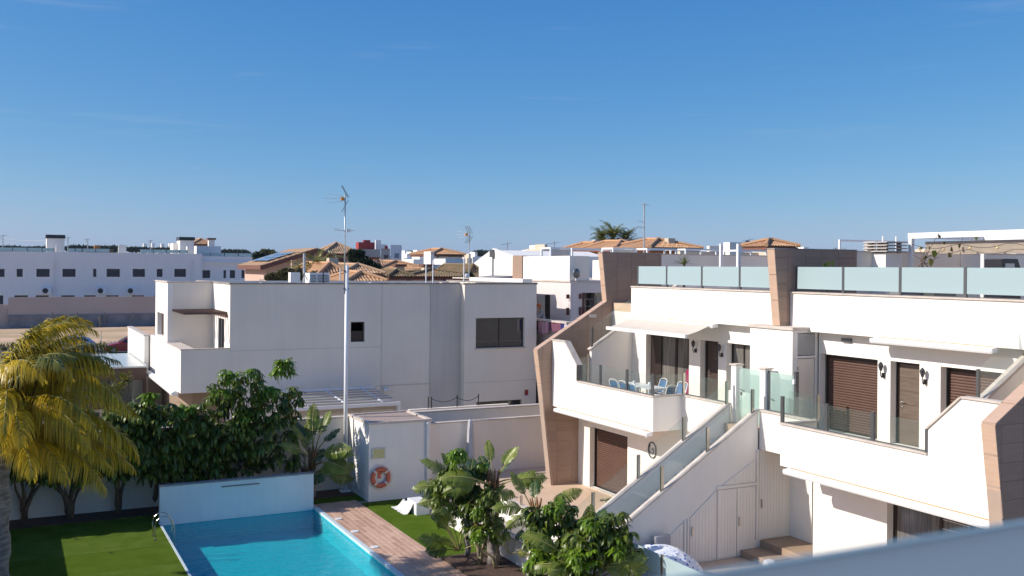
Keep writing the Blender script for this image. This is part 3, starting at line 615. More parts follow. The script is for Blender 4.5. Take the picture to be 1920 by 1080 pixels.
MB().tube([(p.x, 43, 7.15), (p.x, 43, p.z + 0.1)], 0.022, 8).build('mast', LMETAL, t)
aerial(t, (p.x - 0.05, 43, p.z), math.pi + 0.1, 0.6, 0.8)
MB().ball((p.x - 0.1, 43, 7.9), 0.12, 12, 8, sc_=(1, 0.5, 1)).build('dish', WMETAL, t, smooth=True)
# glass-roofed porch, left
t = thing('glass_porch', 'brown framed porch with pale glass roof left of the white house', 'porch', (3.4, 50, 0))
mb = MB(); mb.box(2.6, 5.80, 50.0, 50.12, 2.85, 3.42); mb.box(2.6, 2.72, 50.0, 50.12, 0, 2.85); mb.box(5.66, 5.80, 50.0, 50.12, 0, 2.85); mb.box(2.48, 2.6, 50, 57, 0, 3.4); mb.box(2.72, 5.66, 50.02, 50.10, 1.55, 1.63); mb.box(-2.5, 2.48, 56.8, 57, 0.0, 2.6)
mb.build('frame', mat('chocolate_frame', (0.07, 0.038, 0.03), rough=0.45), t)
MB().box(2.45, 5.85, 49.95, 57.6, 3.43, 3.50).build('glass_roof', mat('pale_roof_glazing', (0.48, 0.52, 0.50), (0.42, 0.46, 0.45), scale=0.6, rough=0.25), t)
mb = MB()
for k in range(4): mb.box(2.47 + k * 1.1, 2.53 + k * 1.1, 49.96, 57.59, 3.502, 3.54)
mb.build('glazing_bar', LMETAL, t)
for (a_, b_) in ((2.74, 4.1), (4.2, 4.5), (4.6, 5.64)): MB().box(a_, b_, 50.04, 50.06, 1.65, 2.84).build('pane', glass_mat('porch_glass%d' % int(a_ * 10), (0.6, 0.65, 0.62), body=0.45, bodycol=(0.28, 0.30, 0.28)), t)
MB().box(2.74, 5.64, 50.03, 50.07, 0.1, 1.54).build('low_panel', BEIGEW, t)
MB().box(2.8, 5.6, 54, 54.2, 0, 2.9).build('back_wall', BEIGEW, t)
t = wall_thing('neighbour_wall', 'low grey garden wall behind the palm, left of the porch', [(-8, 2.3, 52, 52.2, 0, 1.9)], [(-8, 2.3, 51.97, 52.23, 1.9, 1.95)])
t = thing('bamboo_screen', 'brown reed screen behind the palm fronds left of the porch', 'screen', (0, 54, 0))
mb = MB()
for k in range(60): x = -5 + k * 0.12; mb.box(x, x + 0.10, 54, 54.03, 0.5, 2.75 + random.uniform(-.05, .05))
mb.build('reeds', DRYLF, t)
# white pergola with louvres in the neighbour's yard
t = thing('white_pergola', 'white louvred pergola between the boundary wall and the white house', 'pergola', (13, 39.5, 0))
F0 = 40.0
MB().box(9.6, 14.9, F0, F0 + 0.12, 2.40, 2.54).build('beam', WMETAL, t); MB().box(9.6, 14.3, 41.7, 41.82, 2.96, 3.06).build('beam', WMETAL, t)
for x in (14.80, 9.6): MB().box(x, x + 0.1, F0 + .002, F0 + 0.1, 0, 2.40).build('post', WMETAL, t)
for x in (9.7, 11.3, 12.9): MB().bar((x + 1.2, F0 + 0.1, 2.58), (x + .75, 41.7, 3.02), 0.07, 0.05).build('rafter', WMETAL, t)
for k in range(6):
    y = F0 + 0.2 + k * 0.26; z = 2.56 + (y - F0) / 1.7 * 0.45
    MB().bar((9.7, y, z), (14.75 - k * 0.09, y, z), 0.15, 0.03).build('louvre', mat('grey_louvre', (0.42, 0.44, 0.46), rough=0.5), t)
MB().quad((9.7, F0 + 0.13, 2.39), (14.75, F0 + 0.13, 2.39), (14.75, F0 + 0.13, 2.15), (9.7, F0 + 0.13, 2.15)).build('shade_cloth', AWN2, t)
t = thing('chain_fence', 'black posts with drooping chains on the wall behind the pump house', 'fence', (16, 37.2, 0))
MB().box(14.2, 18.6, 37.1, 37.3, 0, 2.62).build('base_wall', WHITE2, t)
xs = [at(px, 760, y=37.2).x for px in (803, 809, 857, 897)]
for x in xs: MB().tube([(x, 37.2, 2.62), (x, 37.2, 3.05), (x, 37.2, 3.08)], [0.022, 0.022, 0.035], 8).build('post', BLACK, t)
for a_, b_ in zip(xs[1:], xs[2:]):
    pts = [(a_ + (b_ - a_) * s / 10, 37.2, 3.0 - 0.16 * math.sin(math.pi * s / 10)) for s in range(11)]; MB().tube(pts, 0.012, 6).build('chain', BLACK, t)

# ------------------------------------------------------------------ long white block, far left
YL = 150.0
zr = at(0, 471, y=YL).z
def X(px, y=YL): return at(px, 500, y=y).x
def Z(px, py, y=YL): return at(px, py, y=y).z
t = thing('long_white_block', 'long white two-storey block beyond the sandy lot at the far left', 'apartment block', (X(180), YL, 0)); LB = t
BLUEW = mat('cool_white_render', (0.86, 0.84, 0.82), (0.82, 0.80, 0.79), scale=0.12, rough=0.85, streak=0.05)
rows = []
for a_, b_ in ((-8, 9), (31, 43), (68, 93.5), (117, 142), (174.5, 181), (200, 225), (249, 272), (294, 305), (327, 349), (377, 397)): rows.append((X(a_), X(b_), Z((a_ + b_) / 2, 519.5), Z((a_ + b_) / 2, 504)))
low = [(X(a_), X(b_), Z(a_, 580), Z(a_, 553.5)) for a_, b_ in ((-8, 7), (27, 53), (67, 92), (115, 141), (158, 180), (199, 223), (248, 271), (290, 300))]
holes = [(r[0], r[1], r[2], r[3]) for r in rows + low]
MB().grid('y', YL, YL + 0.35, X(-60), X(376.5), -0.5, zr, [h for h in holes if h[1] < X(376)]).build('wall', BLUEW, t)
h2 = [(X(a_), X(b_), Z(a_, 522), Z(a_, 506.5)) for a_, b_ in ((378, 397), (422, 427), (434, 444), (456, 464))]
MB().grid('y', YL + 1.2, YL + 1.5, X(376.6), X(476), -0.5, zr - 0.35, h2).build('wall', BLUEW, t)
MB().grid('x', X(376.5), X(376.5) + 0.3, YL + 0.36, YL + 1.19, -0.5, zr).build('wall', BLUEW, t)
MB().box(X(379), X(476), YL + 0.9, YL + 1.19, Z(400, 493) , Z(400, 493) + 0.25).build('eyebrow', BLUEW, t)
for h in [q for q in holes if q[1] < X(376)]:
    w_ = MB().box(h[0] + .02, h[1] - .02, YL + 0.12, YL + 0.2, h[2] + .02, h[3] - .02).build('window', FARWIN, t)
for h in h2: MB().box(h[0] + .02, h[1] - .02, YL + 1.32, YL + 1.4, h[2] + .02, h[3] - .02).build('window', FARWIN, t)
for px in (103, 360):
    for o_ in (-3, 3): MB().box(X(px + o_) - .05, X(px + o_) + .05, YL - 0.12, YL - 0.01, 3.5, zr - 1).build('downpipe', BLUEW, t)
MB().box(X(-60), X(376), YL + 0.35, YL + 14, zr - 1.0, zr - 0.8).build('roof_slab', COPING, t)
MB().box(X(376), X(476), YL + 1.5, YL + 14, zr - 1.3, zr - 1.1).build('roof_slab', COPING, t)
gx = [-50, 0, 23, 51, 79, 103]; 
for a_, b_ in ((-5, 22.5), (23.5, 50), (51.5, 78), (79.5, 100), (128, 140), (141, 153), (155, 178), (179, 205), (263, 287), (288, 311), (312, 336), (337, 350), (376, 397), (399, 423), (425, 449), (451, 475)):
    yy = YL + (1.3 if a_ > 370 else 0.15); zz = zr - (0.35 if a_ > 370 else 0)
    MB().box(X(a_), X(b_), yy, yy + 0.05, zz + 0.05, zz + 0.52).build('glass_panel', FROST, t)
    MB().box(X(b_) + .01, X(b_) + .09, yy, yy + 0.08, zz, zz + 0.55).build('post', STEELD, t)
for pa, pb, yt, yy, lab in ((88, 122, 446, YL + 2, 0), (341, 368, 450, YL + 2, 0)):
    MB().box(X(pa), X(pb), yy, yy + 3, zr - 0.8, Z(pa, yt)).build('stair_head', WHITE, t)
    MB().box(X(pa) - 0.1, X(pb) + 0.1, yy - 0.1, yy + 3.1, Z(pa, yt) + .01, Z(pa, yt) + 0.5).build('stair_head_cap', BLACKP, t)
    MB().box(X(pb - 17), X(pb - 15 + 0), yy - 1.9, yy - 1, zr, Z(pa, yt) - 0.9).build('chimney', WHITE, t)
MB().box(X(223), X(238), YL + 1, YL + 1.4, zr - 0.2, Z(223, 459)).build('vent_wall', WHITE, t)
MB().box(X(332), X(342), YL + 4, YL + 7, zr - 0.8, Z(332, 455)).build('stair_head', WHITE, t)
MB().box(X(379), X(426), YL + 5, YL + 9, zr - 1, Z(379, 460)).build('stair_head', WHITE, t)
for px, lab in ((87, 'outdoor unit on the white block, nearest the left edge of the photo'), (190, 'middle outdoor unit on the long white block'), (246, 'outdoor unit on the white block nearest the corner balcony house')):
    c = at(px, 545, y=YL); a = thing('air_conditioner', lab, 'air conditioner', (c.x, YL - 0.2, c.z - 0.45), 'units on the long white block')
    MB().box(c.x - 0.62, c.x + 0.62, YL - 0.42, YL - 0.02, c.z - 0.42, c.z + 0.42).build('case', WMETAL, a)
    MB().lathe((0, 0, 0), [(0, 0), (0.36, 0), (0.36, 0.02), (0, 0.02)], 20).build('fan', BLACKP, a)
    f = [o for o in children(a) if o.name.startswith('fan')][0]; me = f.data
    for v in me.vertices:
        q = v.co + ORG[a.name]; v.co = Vector((c.x - 0.15 + q.x, YL - 0.44 - q.z, c.z + q.y)) - ORG[a.name]
YW = 143.0
t = thing('lot_boundary_wall', 'long beige wall on a grey block base behind the sandy lot', 'wall', (X(150, YW), YW, 0))
MB().box(X(16, YW), 34, YW, YW + 0.3, Z(100, 590, YW), Z(100, 557, YW)).build('upper_wall', BEIGEW, t)
MB().box(-40, X(16, YW) - .01, YW + .3, YW + 0.6, -0.5, Z(5, 571, YW)).build('upper_wall', BEIGEW, t)
MB().box(X(16, YW), 34, YW - 0.15, YW + 0.35, -0.3, Z(100, 590, YW) - .005).build('block_base', CONC, t)
for px, yt in ((98, 585), (145, 586), (196, 585), (249, 585), (187, 592)):
    c = at(px, yt, y=YW - 1.2); o = MB().tube([(c.x, YW - 1.2, 0), (c.x, YW - 1.2, c.z)], 0.06 if px != 187 else 0.2, 8).build('fence_post', STEELD, loc=(c.x, YW - 1.2, 0))
    tag(o, {98: 'metal fence post at the wall behind the lot, nearest the palm', 145: 'metal fence post at the wall above the silver car', 196: 'metal fence post at the wall just right of the thick dark one', 249: 'metal fence post at the wall nearest the corner balcony house', 187: 'short thick dark post at the foot of the lot wall'}[px], 'post', 'posts along the lot wall')
for px, yt in ((190, 620), (204, 637)):
    c = at(px, yt, y=106.6); o = MB().tube([(c.x, 106.6, 0), (c.x, 106.6, c.z)], 0.035, 6).build('fence_post', LMETAL, loc=(c.x, 106.6, 0))
    tag(o, {190: 'thin tall stake behind the red car', 204: 'thin short stake just above the bonnet of the red car'}[px], 'post')
# ------------------------------------------------------------------ the white apartment block on the right
AP = thing('apartment_block', 'white two-storey apartment block with tan tiled fin walls, outside stairs and glass railings', 'apartment block', (18.25, 21.8, 0.6))
struct('terrace_floor', TERR, MB().box(14.75, 18.24, 22.5, 33.89, -0.03, 0.60))
struct('terrace_floor', TERR, MB().box(18.24, 26, 31.1, 33.89, -0.03, 0.598))
struct('terrace_floor', TERR, MB().box(13.0, 18.24, 12, 21.09, -0.03, 0.585))
struct('terrace_floor', TERR, MB().box(11.9, 14.745, 21.25, 22.35, -0.03, 0.58))
MB().box(18.25, 19.3, 19.1, 21.09, 0.2, 0.95).build('porch_floor', TERR2, AP)
MB().box(17.55, 18.245, 19.9, 21.085, 0.586, 0.77).build('step', TERR2, AP)
MB().box(17.0, 18.245, 14.0, 19.85, 0.586, 0.77).build('step', TERR2, AP)
# storey walls ---------------------------------------------------------------
G = lambda *a, **k: MB().grid(*a, **k)
G('x', 18.25, 18.45, 22.5, 30.8, 0.6, 3.42, [(27.62, 30.02, 0.62, 2.74)]).build('wall', WHITE, AP)
G('x', 18.25, 18.45, 12.9, 19.1, 0.95, 3.42, [(13.2, 16.72, 0.97, 3.05)]).build('wall', WHITE, AP)
G('y', 19.0, 19.1, 18.45, 19.3, 0.95, 3.42).build('wall', WHITE, AP)
G('x', 19.3, 19.5, 19.1, 21.2, 0.95, 3.42, [(19.35, 20.25, 0.97, 3.05)]).build('wall', WHITE, AP)
MB().box(19.42, 19.46, 19.37, 20.23, 0.98, 3.03).build('entry_door', DARKBR, AP)
G('x', 19.65, 19.85, 22.2, 30.8, 3.97, 6.76, [(26.19, 28.64, 3.99, 6.04), (24.70, 25.61, 3.99, 6.05), (23.15, 24.31, 4.6, 6.05)]).build('wall', WHITE, AP)
G('x', 19.65, 19.85, 12.9, 20.4, 3.97, 6.76, [(18.34, 20.36, 3.99, 6.04), (17.04, 17.93, 3.99, 6.05), (14.2, 16.43, 4.0, 6.05)]).build('wall', WHITE, AP)
# floor slabs and the roof
mb = MB(); mb.box(17.31, 19.64, 24.76, 30.79, 3.45, 3.97); mb.box(18.36, 19.64, 19.10, 24.74, 3.45, 3.97); mb.box(17.31, 19.64, 12.91, 18.94, 3.45, 3.97); mb.box(18.46, 19.64, 12.91, 30.79, 3.43, 3.449)
mb.build('floor_slab', TERR, AP)
MB().box(19.66, 32, 12.9, 30.79, 6.765, 7.05).build('roof_slab', TERR, AP)
MB().box(19.32, 19.645, 14.65, 29.05, 6.66, 6.76).build('roof_soffit', WHITE, AP)
# roof parapets with glass railing
for (y0, y1) in ((21.46, 29.05), (12.95, 21.14)):
    p = G('x', 19.30, 19.48, y0, y1, 6.64, 7.66).build('roof_parapet', WHITE, AP)
    MB().box(19.26, 19.52, y0, y1, 7.66, 7.70).build('coping', COPING, p)
G('y', 28.9, 29.05, 19.48, 23.5, 6.64, 7.66).build('roof_parapet', WHITE, AP)
GP = []
def railing(pxs, y_first=None, y_last=None, x=19.40, zt=8.385, zb=7.785):
    r = MB().box(x + 0.03, x + 0.05, min(y_first, y_last), max(y_first, y_last), 7.705, 7.72).build('roof_railing', STEELD, AP)
    ys = [y_first] + [at(px, 500, x=x).y for px in pxs] + [y_last]
    for i in range(len(ys) - 1):
        a_, b_ = ys[i], ys[i + 1]
        MB().box(x, x + 0.012, b_ + 0.045, a_ - 0.045, zb, zt).build('glass_panel', FROST, r)
    for y in ys:
        q = MB().box(x - 0.005, x + 0.055, y - 0.03, y + 0.03, 7.70, zt + 0.01).build('post', STEELD, r)
railing((1250, 1316, 1387), 28.8, 21.52)
railing((1581, 1688, 1810, 1948), 21.02, 13.0)
# tan fin walls ---------------------------------------------------------------
def fin(y0, y1, prof, tiled_side, xmax_tile, tw=0.62, th_=0.36, edge=True, polys=None):
    f = MB().prism(prof, 'y', y0 + (0.01 if tiled_side else 0), y1 - 0.0).build('fin_wall', GROUT, AP)
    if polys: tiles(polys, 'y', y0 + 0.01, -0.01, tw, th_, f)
    return f
K = [(17.22, -0.03), (16.56, 5.42), (19.41, 7.10), (19.21, 8.87), (21.8, 8.87), (21.8, -0.03)]
KA = [[(17.22, 0.60), (16.56, 5.42), (18.2, 6.387), (18.3, 0.6)], [(18.2, 6.387), (19.41, 7.10), (19.21, 8.87), (21.8, 8.87), (21.8, 3.9), (18.23, 3.9)]]
fA = fin(30.8, 31.1, K, True, 21.8, polys=KA)
# pale front edge of fin A, tile by tile
def edge_tiles(f, pts, y0, y1, step=0.62):
    for (a_, b_) in zip(pts, pts[1:]):
        a_, b_ = Vector((a_[0], 0, a_[1])), Vector((b_[0], 0, b_[1])); L_ = (b_ - a_).length; n_ = max(1, round(L_ / step)); nrm = Vector((-(b_ - a_).z, 0, (b_ - a_).x)).normalized() * 0.02
        for k in range(n_):
            p, q = a_.lerp(b_, k / n_ + 0.004), a_.lerp(b_, (k + 1) / n_ - 0.004)
            MB().prism([(p.x, p.z), (q.x, q.z), (q.x + nrm.x, q.z + nrm.z), (p.x + nrm.x, p.z + nrm.z)], 'y', y0, y1).build('tile', EDGE_TILE, f)
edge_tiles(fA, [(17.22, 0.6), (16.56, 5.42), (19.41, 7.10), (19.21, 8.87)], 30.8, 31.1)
MB().box(19.19, 21.8, 30.79, 31.11, 8.872, 8.90).build('coping', COPDARK, fA)
fR = fin(12.6, 12.9, K, True, 21.8, tw=0.62, th_=0.36, polys=[[(p[0], p[1]) for p in KA[0]], KA[1]])
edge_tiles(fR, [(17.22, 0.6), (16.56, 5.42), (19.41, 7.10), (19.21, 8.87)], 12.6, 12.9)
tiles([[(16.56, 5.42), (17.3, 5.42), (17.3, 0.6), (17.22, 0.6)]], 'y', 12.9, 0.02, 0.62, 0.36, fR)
KM = [(18.74, 8.87), (18.96, 6.76), (21.8, 6.76), (21.8, 8.87)]
fM = MB().prism(KM, 'y', 21.17, 21.45).build('fin_wall', GROUT, AP)
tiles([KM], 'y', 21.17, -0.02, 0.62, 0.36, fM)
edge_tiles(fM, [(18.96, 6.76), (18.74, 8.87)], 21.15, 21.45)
MB().box(18.72, 21.8, 21.14, 21.46, 8.872, 8.90).build('coping', COPDARK, fM)
# white party walls behind the fins
for y0, ym in ((30.8, 31.1), (21.15, 21.45)):
    p = MB().box(21.81, 32.2, y0 + .02, ym, 7.0 if y0 < 30 else 0, 8.83).build('party_wall', WHITE2, AP)
    MB().box(21.81, 32.2, y0, ym + .02, 8.83, 8.87).build('coping', COPING, p)
MB().box(32.0, 32.2, 12.9, 30.8, 0, 8.0).build('party_wall', WHITE2, AP)
# stair tower with meter lockers
T = G('x', 18.75, 18.87, 20.44, 22.15, 3.97, 6.68).build('meter_tower', WHITE, AP)
G('y', 22.03, 22.15, 18.87, 19.65, 3.97, 6.68).build('tower_side', WHITE, T)
G('y', 20.44, 20.56, 18.87, 19.65, 3.97, 6.68, [(18.93, 19.55, 4.05, 5.92), (18.93, 19.55, 5.98, 6.60)]).build('tower_side', WHITE, T)
MB().box(18.70, 19.645, 20.38, 22.2, 6.68, 6.755).build('tower_cap', COPING, T)
MB().box(18.95, 19.53, 20.455, 20.48, 4.07, 5.90).build('locker_door', WHITE2, T)
MB().box(18.95, 19.53, 20.455, 20.48, 6.0, 6.58).build('locker_door', GREYR, T)
mb = MB()
for z in (4.6, 5.4, 5.6): mb.box(18.935, 18.95, 20.43, 20.452, z, z + 0.09)
mb.build('hinge', STEELD, T)
# balcony A and B: the front walls, mirrored about the stairs -----------------------------
def balcony(sg, y_end, y_knee, y_fin, posts_px):
    prof = [(y_end, 3.43), (y_fin, 3.43), (y_fin, 5.74), (y_knee + sg * 0.82, 5.74), (y_knee, 5.0), (y_knee, 4.46), (y_end, 4.46)]
    b = MB().prism(prof, 'x', 17.15, 17.30).build('balcony_wall', WHITE, AP)
    e0, e1 = sorted((y_end, y_end - sg * 0.15))
    e0, e1 = sorted((y_end, y_end + sg * 0.14)); MB().box(17.302, 18.20, e0, e1, 3.43, 4.46).build('balcony_wall', WHITE, AP)
    k0, k1 = sorted((y_end - sg * 0.03, y_knee)); MB().box(17.11, 17.34, k0, k1, 4.46, 4.50).build('coping', COPING, b)
    MB().box(17.341, 18.24, *sorted((y_end - sg * 0.03, y_end + sg * 0.17)), 4.46, 4.50).build('coping', COPING, b)
    for (a_, b_) in (((y_knee, 4.50), (y_knee, 5.0)), ((y_knee, 5.0), (y_knee + sg * 0.82, 5.74)), ((y_knee + sg * 0.82, 5.74), (y_fin, 5.74))):
        pa, pb = Vector((a_[0], a_[1])), Vector((b_[0], b_[1])); d = (pb - pa).normalized(); nr = Vector((-d.y, d.x)) * 0.04
        if nr.y < 0 or (abs(d.x) < 0.01 and nr.x * sg > 0): nr = -nr
        MB().prism([tuple(pa), tuple(pb), tuple(pb + nr), tuple(pa + nr)], 'x', 17.11, 17.34).build('coping', COPING if abs(d.x) > 0.01 else STEELD, b)
    r = MB().box(17.20, 17.22, *sorted((y_end + sg * .1, y_knee - sg * .1)), 4.502, 4.53).build('balcony_railing', STEELD, AP)
    ys = [at(px, 800, x=17.22).y for px in posts_px]
    for y in ys: MB().box(17.19, 17.25, y - 0.045, y + 0.045, 4.50, 5.15).build('post', STEELD, r)
    alls = sorted(ys + [y_knee - sg * 0.12])
    for a_, b_ in zip(alls, alls[1:]): MB().box(17.214, 17.226, a_ + 0.05, b_ - 0.05, 4.53, 5.12).build('glass_panel', GLASS, r)
    ye = y_end + sg * 0.07
    MB().box(17.28, 18.28, ye - 0.006, ye + 0.006, 4.53, 5.12).build('glass_panel', GLASS, r)
    MB().box(18.28, 18.36, ye - 0.03, ye + 0.03, 4.50, 5.15).build('post', STEEL, r)
    return b
balcony(1, 24.6, 29.05, 30.8, (1125, 1175, 1223))
balcony(-1, 19.1, 14.65, 12.9, (1467, 1550, 1637))
for (y0, y1) in ((22.5, 24.6), (19.1, 21.1)):
    b = G('x', 18.20, 18.35, y0, y1, 3.43, 4.46).build('landing_wall', WHITE, AP)
    MB().box(18.16, 18.39, y0 - .02, y1 + (0 if y0 > 20 else .1), 4.46, 4.50).build('coping', COPING, b)
r = MB().box(18.27, 18.29, 22.6, 24.5, 4.502, 4.53).build('landing_railing', STEELD, AP)
MB().box(18.275, 18.287, 22.62, 24.5, 4.53, 5.12).build('glass_panel', GLASS, r)
r = MB().box(18.27, 18.29, 19.2, 20.9, 4.502, 4.53).build('landing_railing', STEELD, AP)
MB().box(18.275, 18.287, 19.2, 20.05, 4.53, 5.12).build('glass_panel', GLASS, r)
# ground level west face under the landing, and stair walls
SL = 0.62
def stair_wall(y0, y1, xtop, zb):
    zt = lambda x: 4.46 - SL * (xtop - x)
    s = MB().prism([(12.25, zb), (12.25, zt(12.25)), (xtop, 4.46), (xtop, zb)], 'y', y0, y1).build('stair_wall', WHITE, AP)
    a_, b_ = Vector((12.2, zt(12.2))), Vector((xtop, 4.46)); nr = Vector((-(b_ - a_).y, (b_ - a_).x)).normalized() * 0.04
    MB().prism([tuple(a_), tuple(b_), tuple(b_ + nr), tuple(a_ + nr)], 'y', y0 - 0.03, y1 + 0.03).build('coping', COPING, s)
    return s
sN = stair_wall(21.10, 21.25, 18.16, 0.0)
sF = stair_wall(22.35, 22.50, 18.16, 0.0)
G('y', 21.10, 21.25, 18.161, 19.3, 0.5, 3.42).build('stair_wall', WHITE, AP)
STEPM = mat('blue_grey_step', (0.27, 0.30, 0.33), (0.22, 0.25, 0.28), scale=3, rough=0.5)
ST = MB().box(18.0, 18.34, 21.26, 22.34, 3.6, 3.97).build('staircase', TERR2, AP)
for k in range(18):
    x = 12.75 + k * 0.297; z = 0.24 + (k + 1) * 0.187
    MB().box(x, x + 0.33, 21.255, 22.345, z - 0.22, z).build('step', STEPM, ST)
for (yy, pts) in ((21.17, ((15.05, 2.55), (16.51, 3.47), (18.02, 4.42))), (22.42, ((13.75, 1.75), (15.17, 2.60), (16.66, 3.52), (18.15, 4.46)))):
    r = MB().bar((pts[0][0] - 0.6, yy, pts[0][1] - 0.35), (18.1, yy, 4.46), 0.012).build('stair_railing', STEEL, AP)
    for (x, z) in pts:
        zz = 4.50 - SL * (18.16 - x)
        MB().box(x - 0.04, x + 0.04, yy - 0.03, yy + 0.03, zz - 0.03, zz + 0.64).build('post', STEEL, r)
    xs = [13.0 if yy < 22 else 12.9] + [p[0] for p in pts]
    for a_, b_ in zip(xs, xs[1:]):
        za, zb = 4.52 - SL * (18.16 - a_), 4.52 - SL * (18.16 - b_)
        MB().prism([(a_ + .045, za + .05), (b_ - .045, zb + .03), (b_ - .045, zb + 0.60), (a_ + .045, za + 0.60)], 'y', yy - 0.006, yy + 0.006).build('glass_panel', GLASS, r)
# gate pillars and the frosted gate at the head of the stairs
for y0, y1, lab in ((22.28, 22.5, 'gate_pillar'), (21.06, 21.28, 'gate_pillar')):
    p = MB().box(18.36, 18.58, y0, y1, 3.97, 5.58).build('gate_pillar', WHITE, AP)
    MB().box(18.32, 18.62, y0 - 0.04, y1 + 0.04, 5.58, 5.62).build('coping', COPING, p)
gt = MB().box(18.46, 18.475, 21.32, 22.24, 4.0, 5.52).build('gate', FROSTG, AP)
MB().tube([(18.44, 22.16, 4.92), (18.40, 22.16, 4.92), (18.40, 22.05, 4.92)], 0.014, 8).build('handle', STEEL, gt)
MB().box(18.45, 18.457, 22.12, 22.2, 4.76, 4.84).build('lock', STEEL, gt)
gt = MB().box(18.46, 18.475, 20.06, 20.98, 4.0, 5.52).build('gate', FROSTG, AP)
MB().box(18.44, 18.50, 20.985, 21.05, 4.0, 5.54).build('gate_frame', STEELD, gt)
MB().box(18.43, 18.53, 19.95, 20.03, 3.97, 5.62).build('gate_post', STEELD, AP)
MB().tube([(18.45, 20.92, 4.8), (18.41, 20.92, 4.8), (18.41, 20.8, 4.8)], 0.014, 8).build('handle', STEEL, gt)
MB().box(18.37, 18.43, 19.96, 20.02, 5.3, 5.42).build('bell', WMETAL, AP)
# board lockers under the stairs
def boards(polys, name, hx=None, hz=None):
    c = MB()
    p0 = polys[0]
    d = MB().prism(p0, 'y', 21.075, 21.098).build(name, WHITE2, AP)
    tiles([[(u, v) for u, v in p0]], 'y', 21.074, -0.007, 0.105, 20.0, d, name='board', gap=0.0025, mats=(WHITE,), v_off=-5)
    if hx:
        MB().box(hx - 0.02, hx + 0.02, 21.03, 21.058, hz - 0.12, hz + 0.12).build('handle', STEEL, d)
boards([[(15.89, 0.64), (16.74, 0.64), (16.74, 2.43), (15.89, 1.80)]], 'locker_door', 15.95, 1.45)
boards([[(16.78, 0.63), (17.41, 0.63), (17.41, 2.44), (16.78, 2.44)]], 'locker_door')
boards([[(17.44, 0.62), (18.05, 0.62), (18.05, 2.44), (17.44, 2.44)]], 'locker_door', 17.50, 1.55)
boards([[(16.95, 2.56), (18.05, 2.56), (18.05, 3.15)]], 'upper_panel')
boards([[(15.25, 0.66), (15.66, 0.66), (15.66, 1.70), (15.25, 1.42)]], 'low_panel')
boards([[(18.19, 0.99), (19.16, 0.99), (19.16, 3.40), (18.19, 3.40)]], 'tall_locker_door', 18.26, 1.95)
for q_ in ((16.75, 18.085, 2.46, 2.54), (18.09, 18.17, 0.97, 3.42), (15.70, 15.76, 0.64, 1.76), (15.80, 15.86, 0.64, 1.79)): MB().box(q_[0], q_[1], 21.06, 21.099, q_[2], q_[3]).build('locker_frame', WHITE, AP)
# shutters -----------------------------------------------------------------------
def shutter(x, y0, y1, z0, z1, lab=None):
    s = MB().grid('x', x - 0.03, x, y0, y1, z0, z1, [(y0 + 0.06, y1 - 0.06, z0 + 0.03, z1 - 0.03)]).build('roller_shutter', DARKBR, AP)
    n_ = int((z1 - z0 - 0.1) / 0.068); me = None
    MB().box(x - 0.006, x - 0.002, y0 + .06, y1 - .06, z0 + .03, z1 - .03).build('backing', DARKBR, s)
    for k in range(n_):
        zz = z0 + 0.04 + k * 0.068
        if me is None:
            o = MB().prism([(x - 0.008, zz), (x - 0.008, zz + 0.060), (x - 0.016, zz + 0.056), (x - 0.022, zz + 0.03), (x - 0.016, zz + 0.004)], 'y', y0 + 0.062, y1 - 0.062).build('slat', BROWN, s); me = o.data
        else: obj(me, 'slat', s, (0, 0, k * 0.068))
    return s
shutter(18.53, 27.62, 30.02, 0.62, 2.74)
shutter(19.93, 18.34, 20.36, 3.99, 6.04)
shutter(19.93, 14.2, 16.43, 4.0, 6.05)
MB().box(18.20, 18.25, 27.55, 30.05, 0.60, 0.64).build('sill', COPING, AP)
# doors and windows
def door(x, y0, y1, z0, z1, m):
    d = G('x', x - 0.05, x, y0, y1, z0, z1, [(y0 + 0.07, y1 - 0.07, z0, z1 - 0.07)]).build('door', DARKBR, AP)
    h_ = (z1 - 0.07 - z0) / 6
    for k in range(6): MB().box(x - 0.035, x - 0.01, y0 + 0.072, y1 - 0.072, z0 + k * h_ + 0.003, z0 + (k + 1) * h_ - 0.003).build('board', m, d)
    MB().box(x - 0.03, x - 0.02, y0 + .071, y1 - .071, z0, z1 - .072).build('backing', DARKBR, d)
    yh = y1 - 0.15
    mb = MB(); mb.box(x - 0.042, x - 0.036, yh - 0.025, yh + 0.025, z0 + 0.85, z0 + 1.13); mb.tube([(x - 0.04, yh, z0 + 1.05), (x - 0.085, yh, z0 + 1.05), (x - 0.085, yh - 0.13, z0 + 1.05)], 0.011, 8); mb.tube([(x - 0.04, yh, z0 + .92), (x - 0.055, yh, z0 + .92)], 0.02, 10)
    mb.build('handle', STEEL, d)
    MB().tube([(x - 0.037, (y0 + y1) / 2, z0 + 1.5), (x - 0.03, (y0 + y1) / 2, z0 + 1.5)], 0.014, 10).build('peephole', STEEL, d)
    return d
door(19.93, 17.04, 17.93, 3.98, 6.05, DOORW)
door(19.93, 24.70, 25.61, 3.98, 6.05, mat('dark_wood', (0.05, 0.032, 0.026), (0.07, 0.045, 0.035), scale=2, rough=0.5, stretch=(1, 1, 9)))
w_ = window(AP, 'x', 19.65, 26.19, 28.64, 3.99, 6.04, depth=0.27, pane=PANEC, mull=(27.15, 27.22))
MB().box(19.84, 19.86, 28.0, 28.58, 4.05, 5.98).build('open_leaf', DARKBR, w_)
MB().box(19.845, 19.865, 26.24, 26.52, 4.05, 5.98).build('open_leaf', DARKBR, w_)
mb = MB()
for k in range(9): mb.box(19.80 + 0.012 * (k % 2), 19.83 + 0.012 * (k % 2), 26.22 + k * 0.035, 26.255 + k * 0.035, 4.02, 5.0)
mb.build('magenta_curtain', mat('magenta_cloth', (0.35, 0.012, 0.09), rough=0.9), w_)
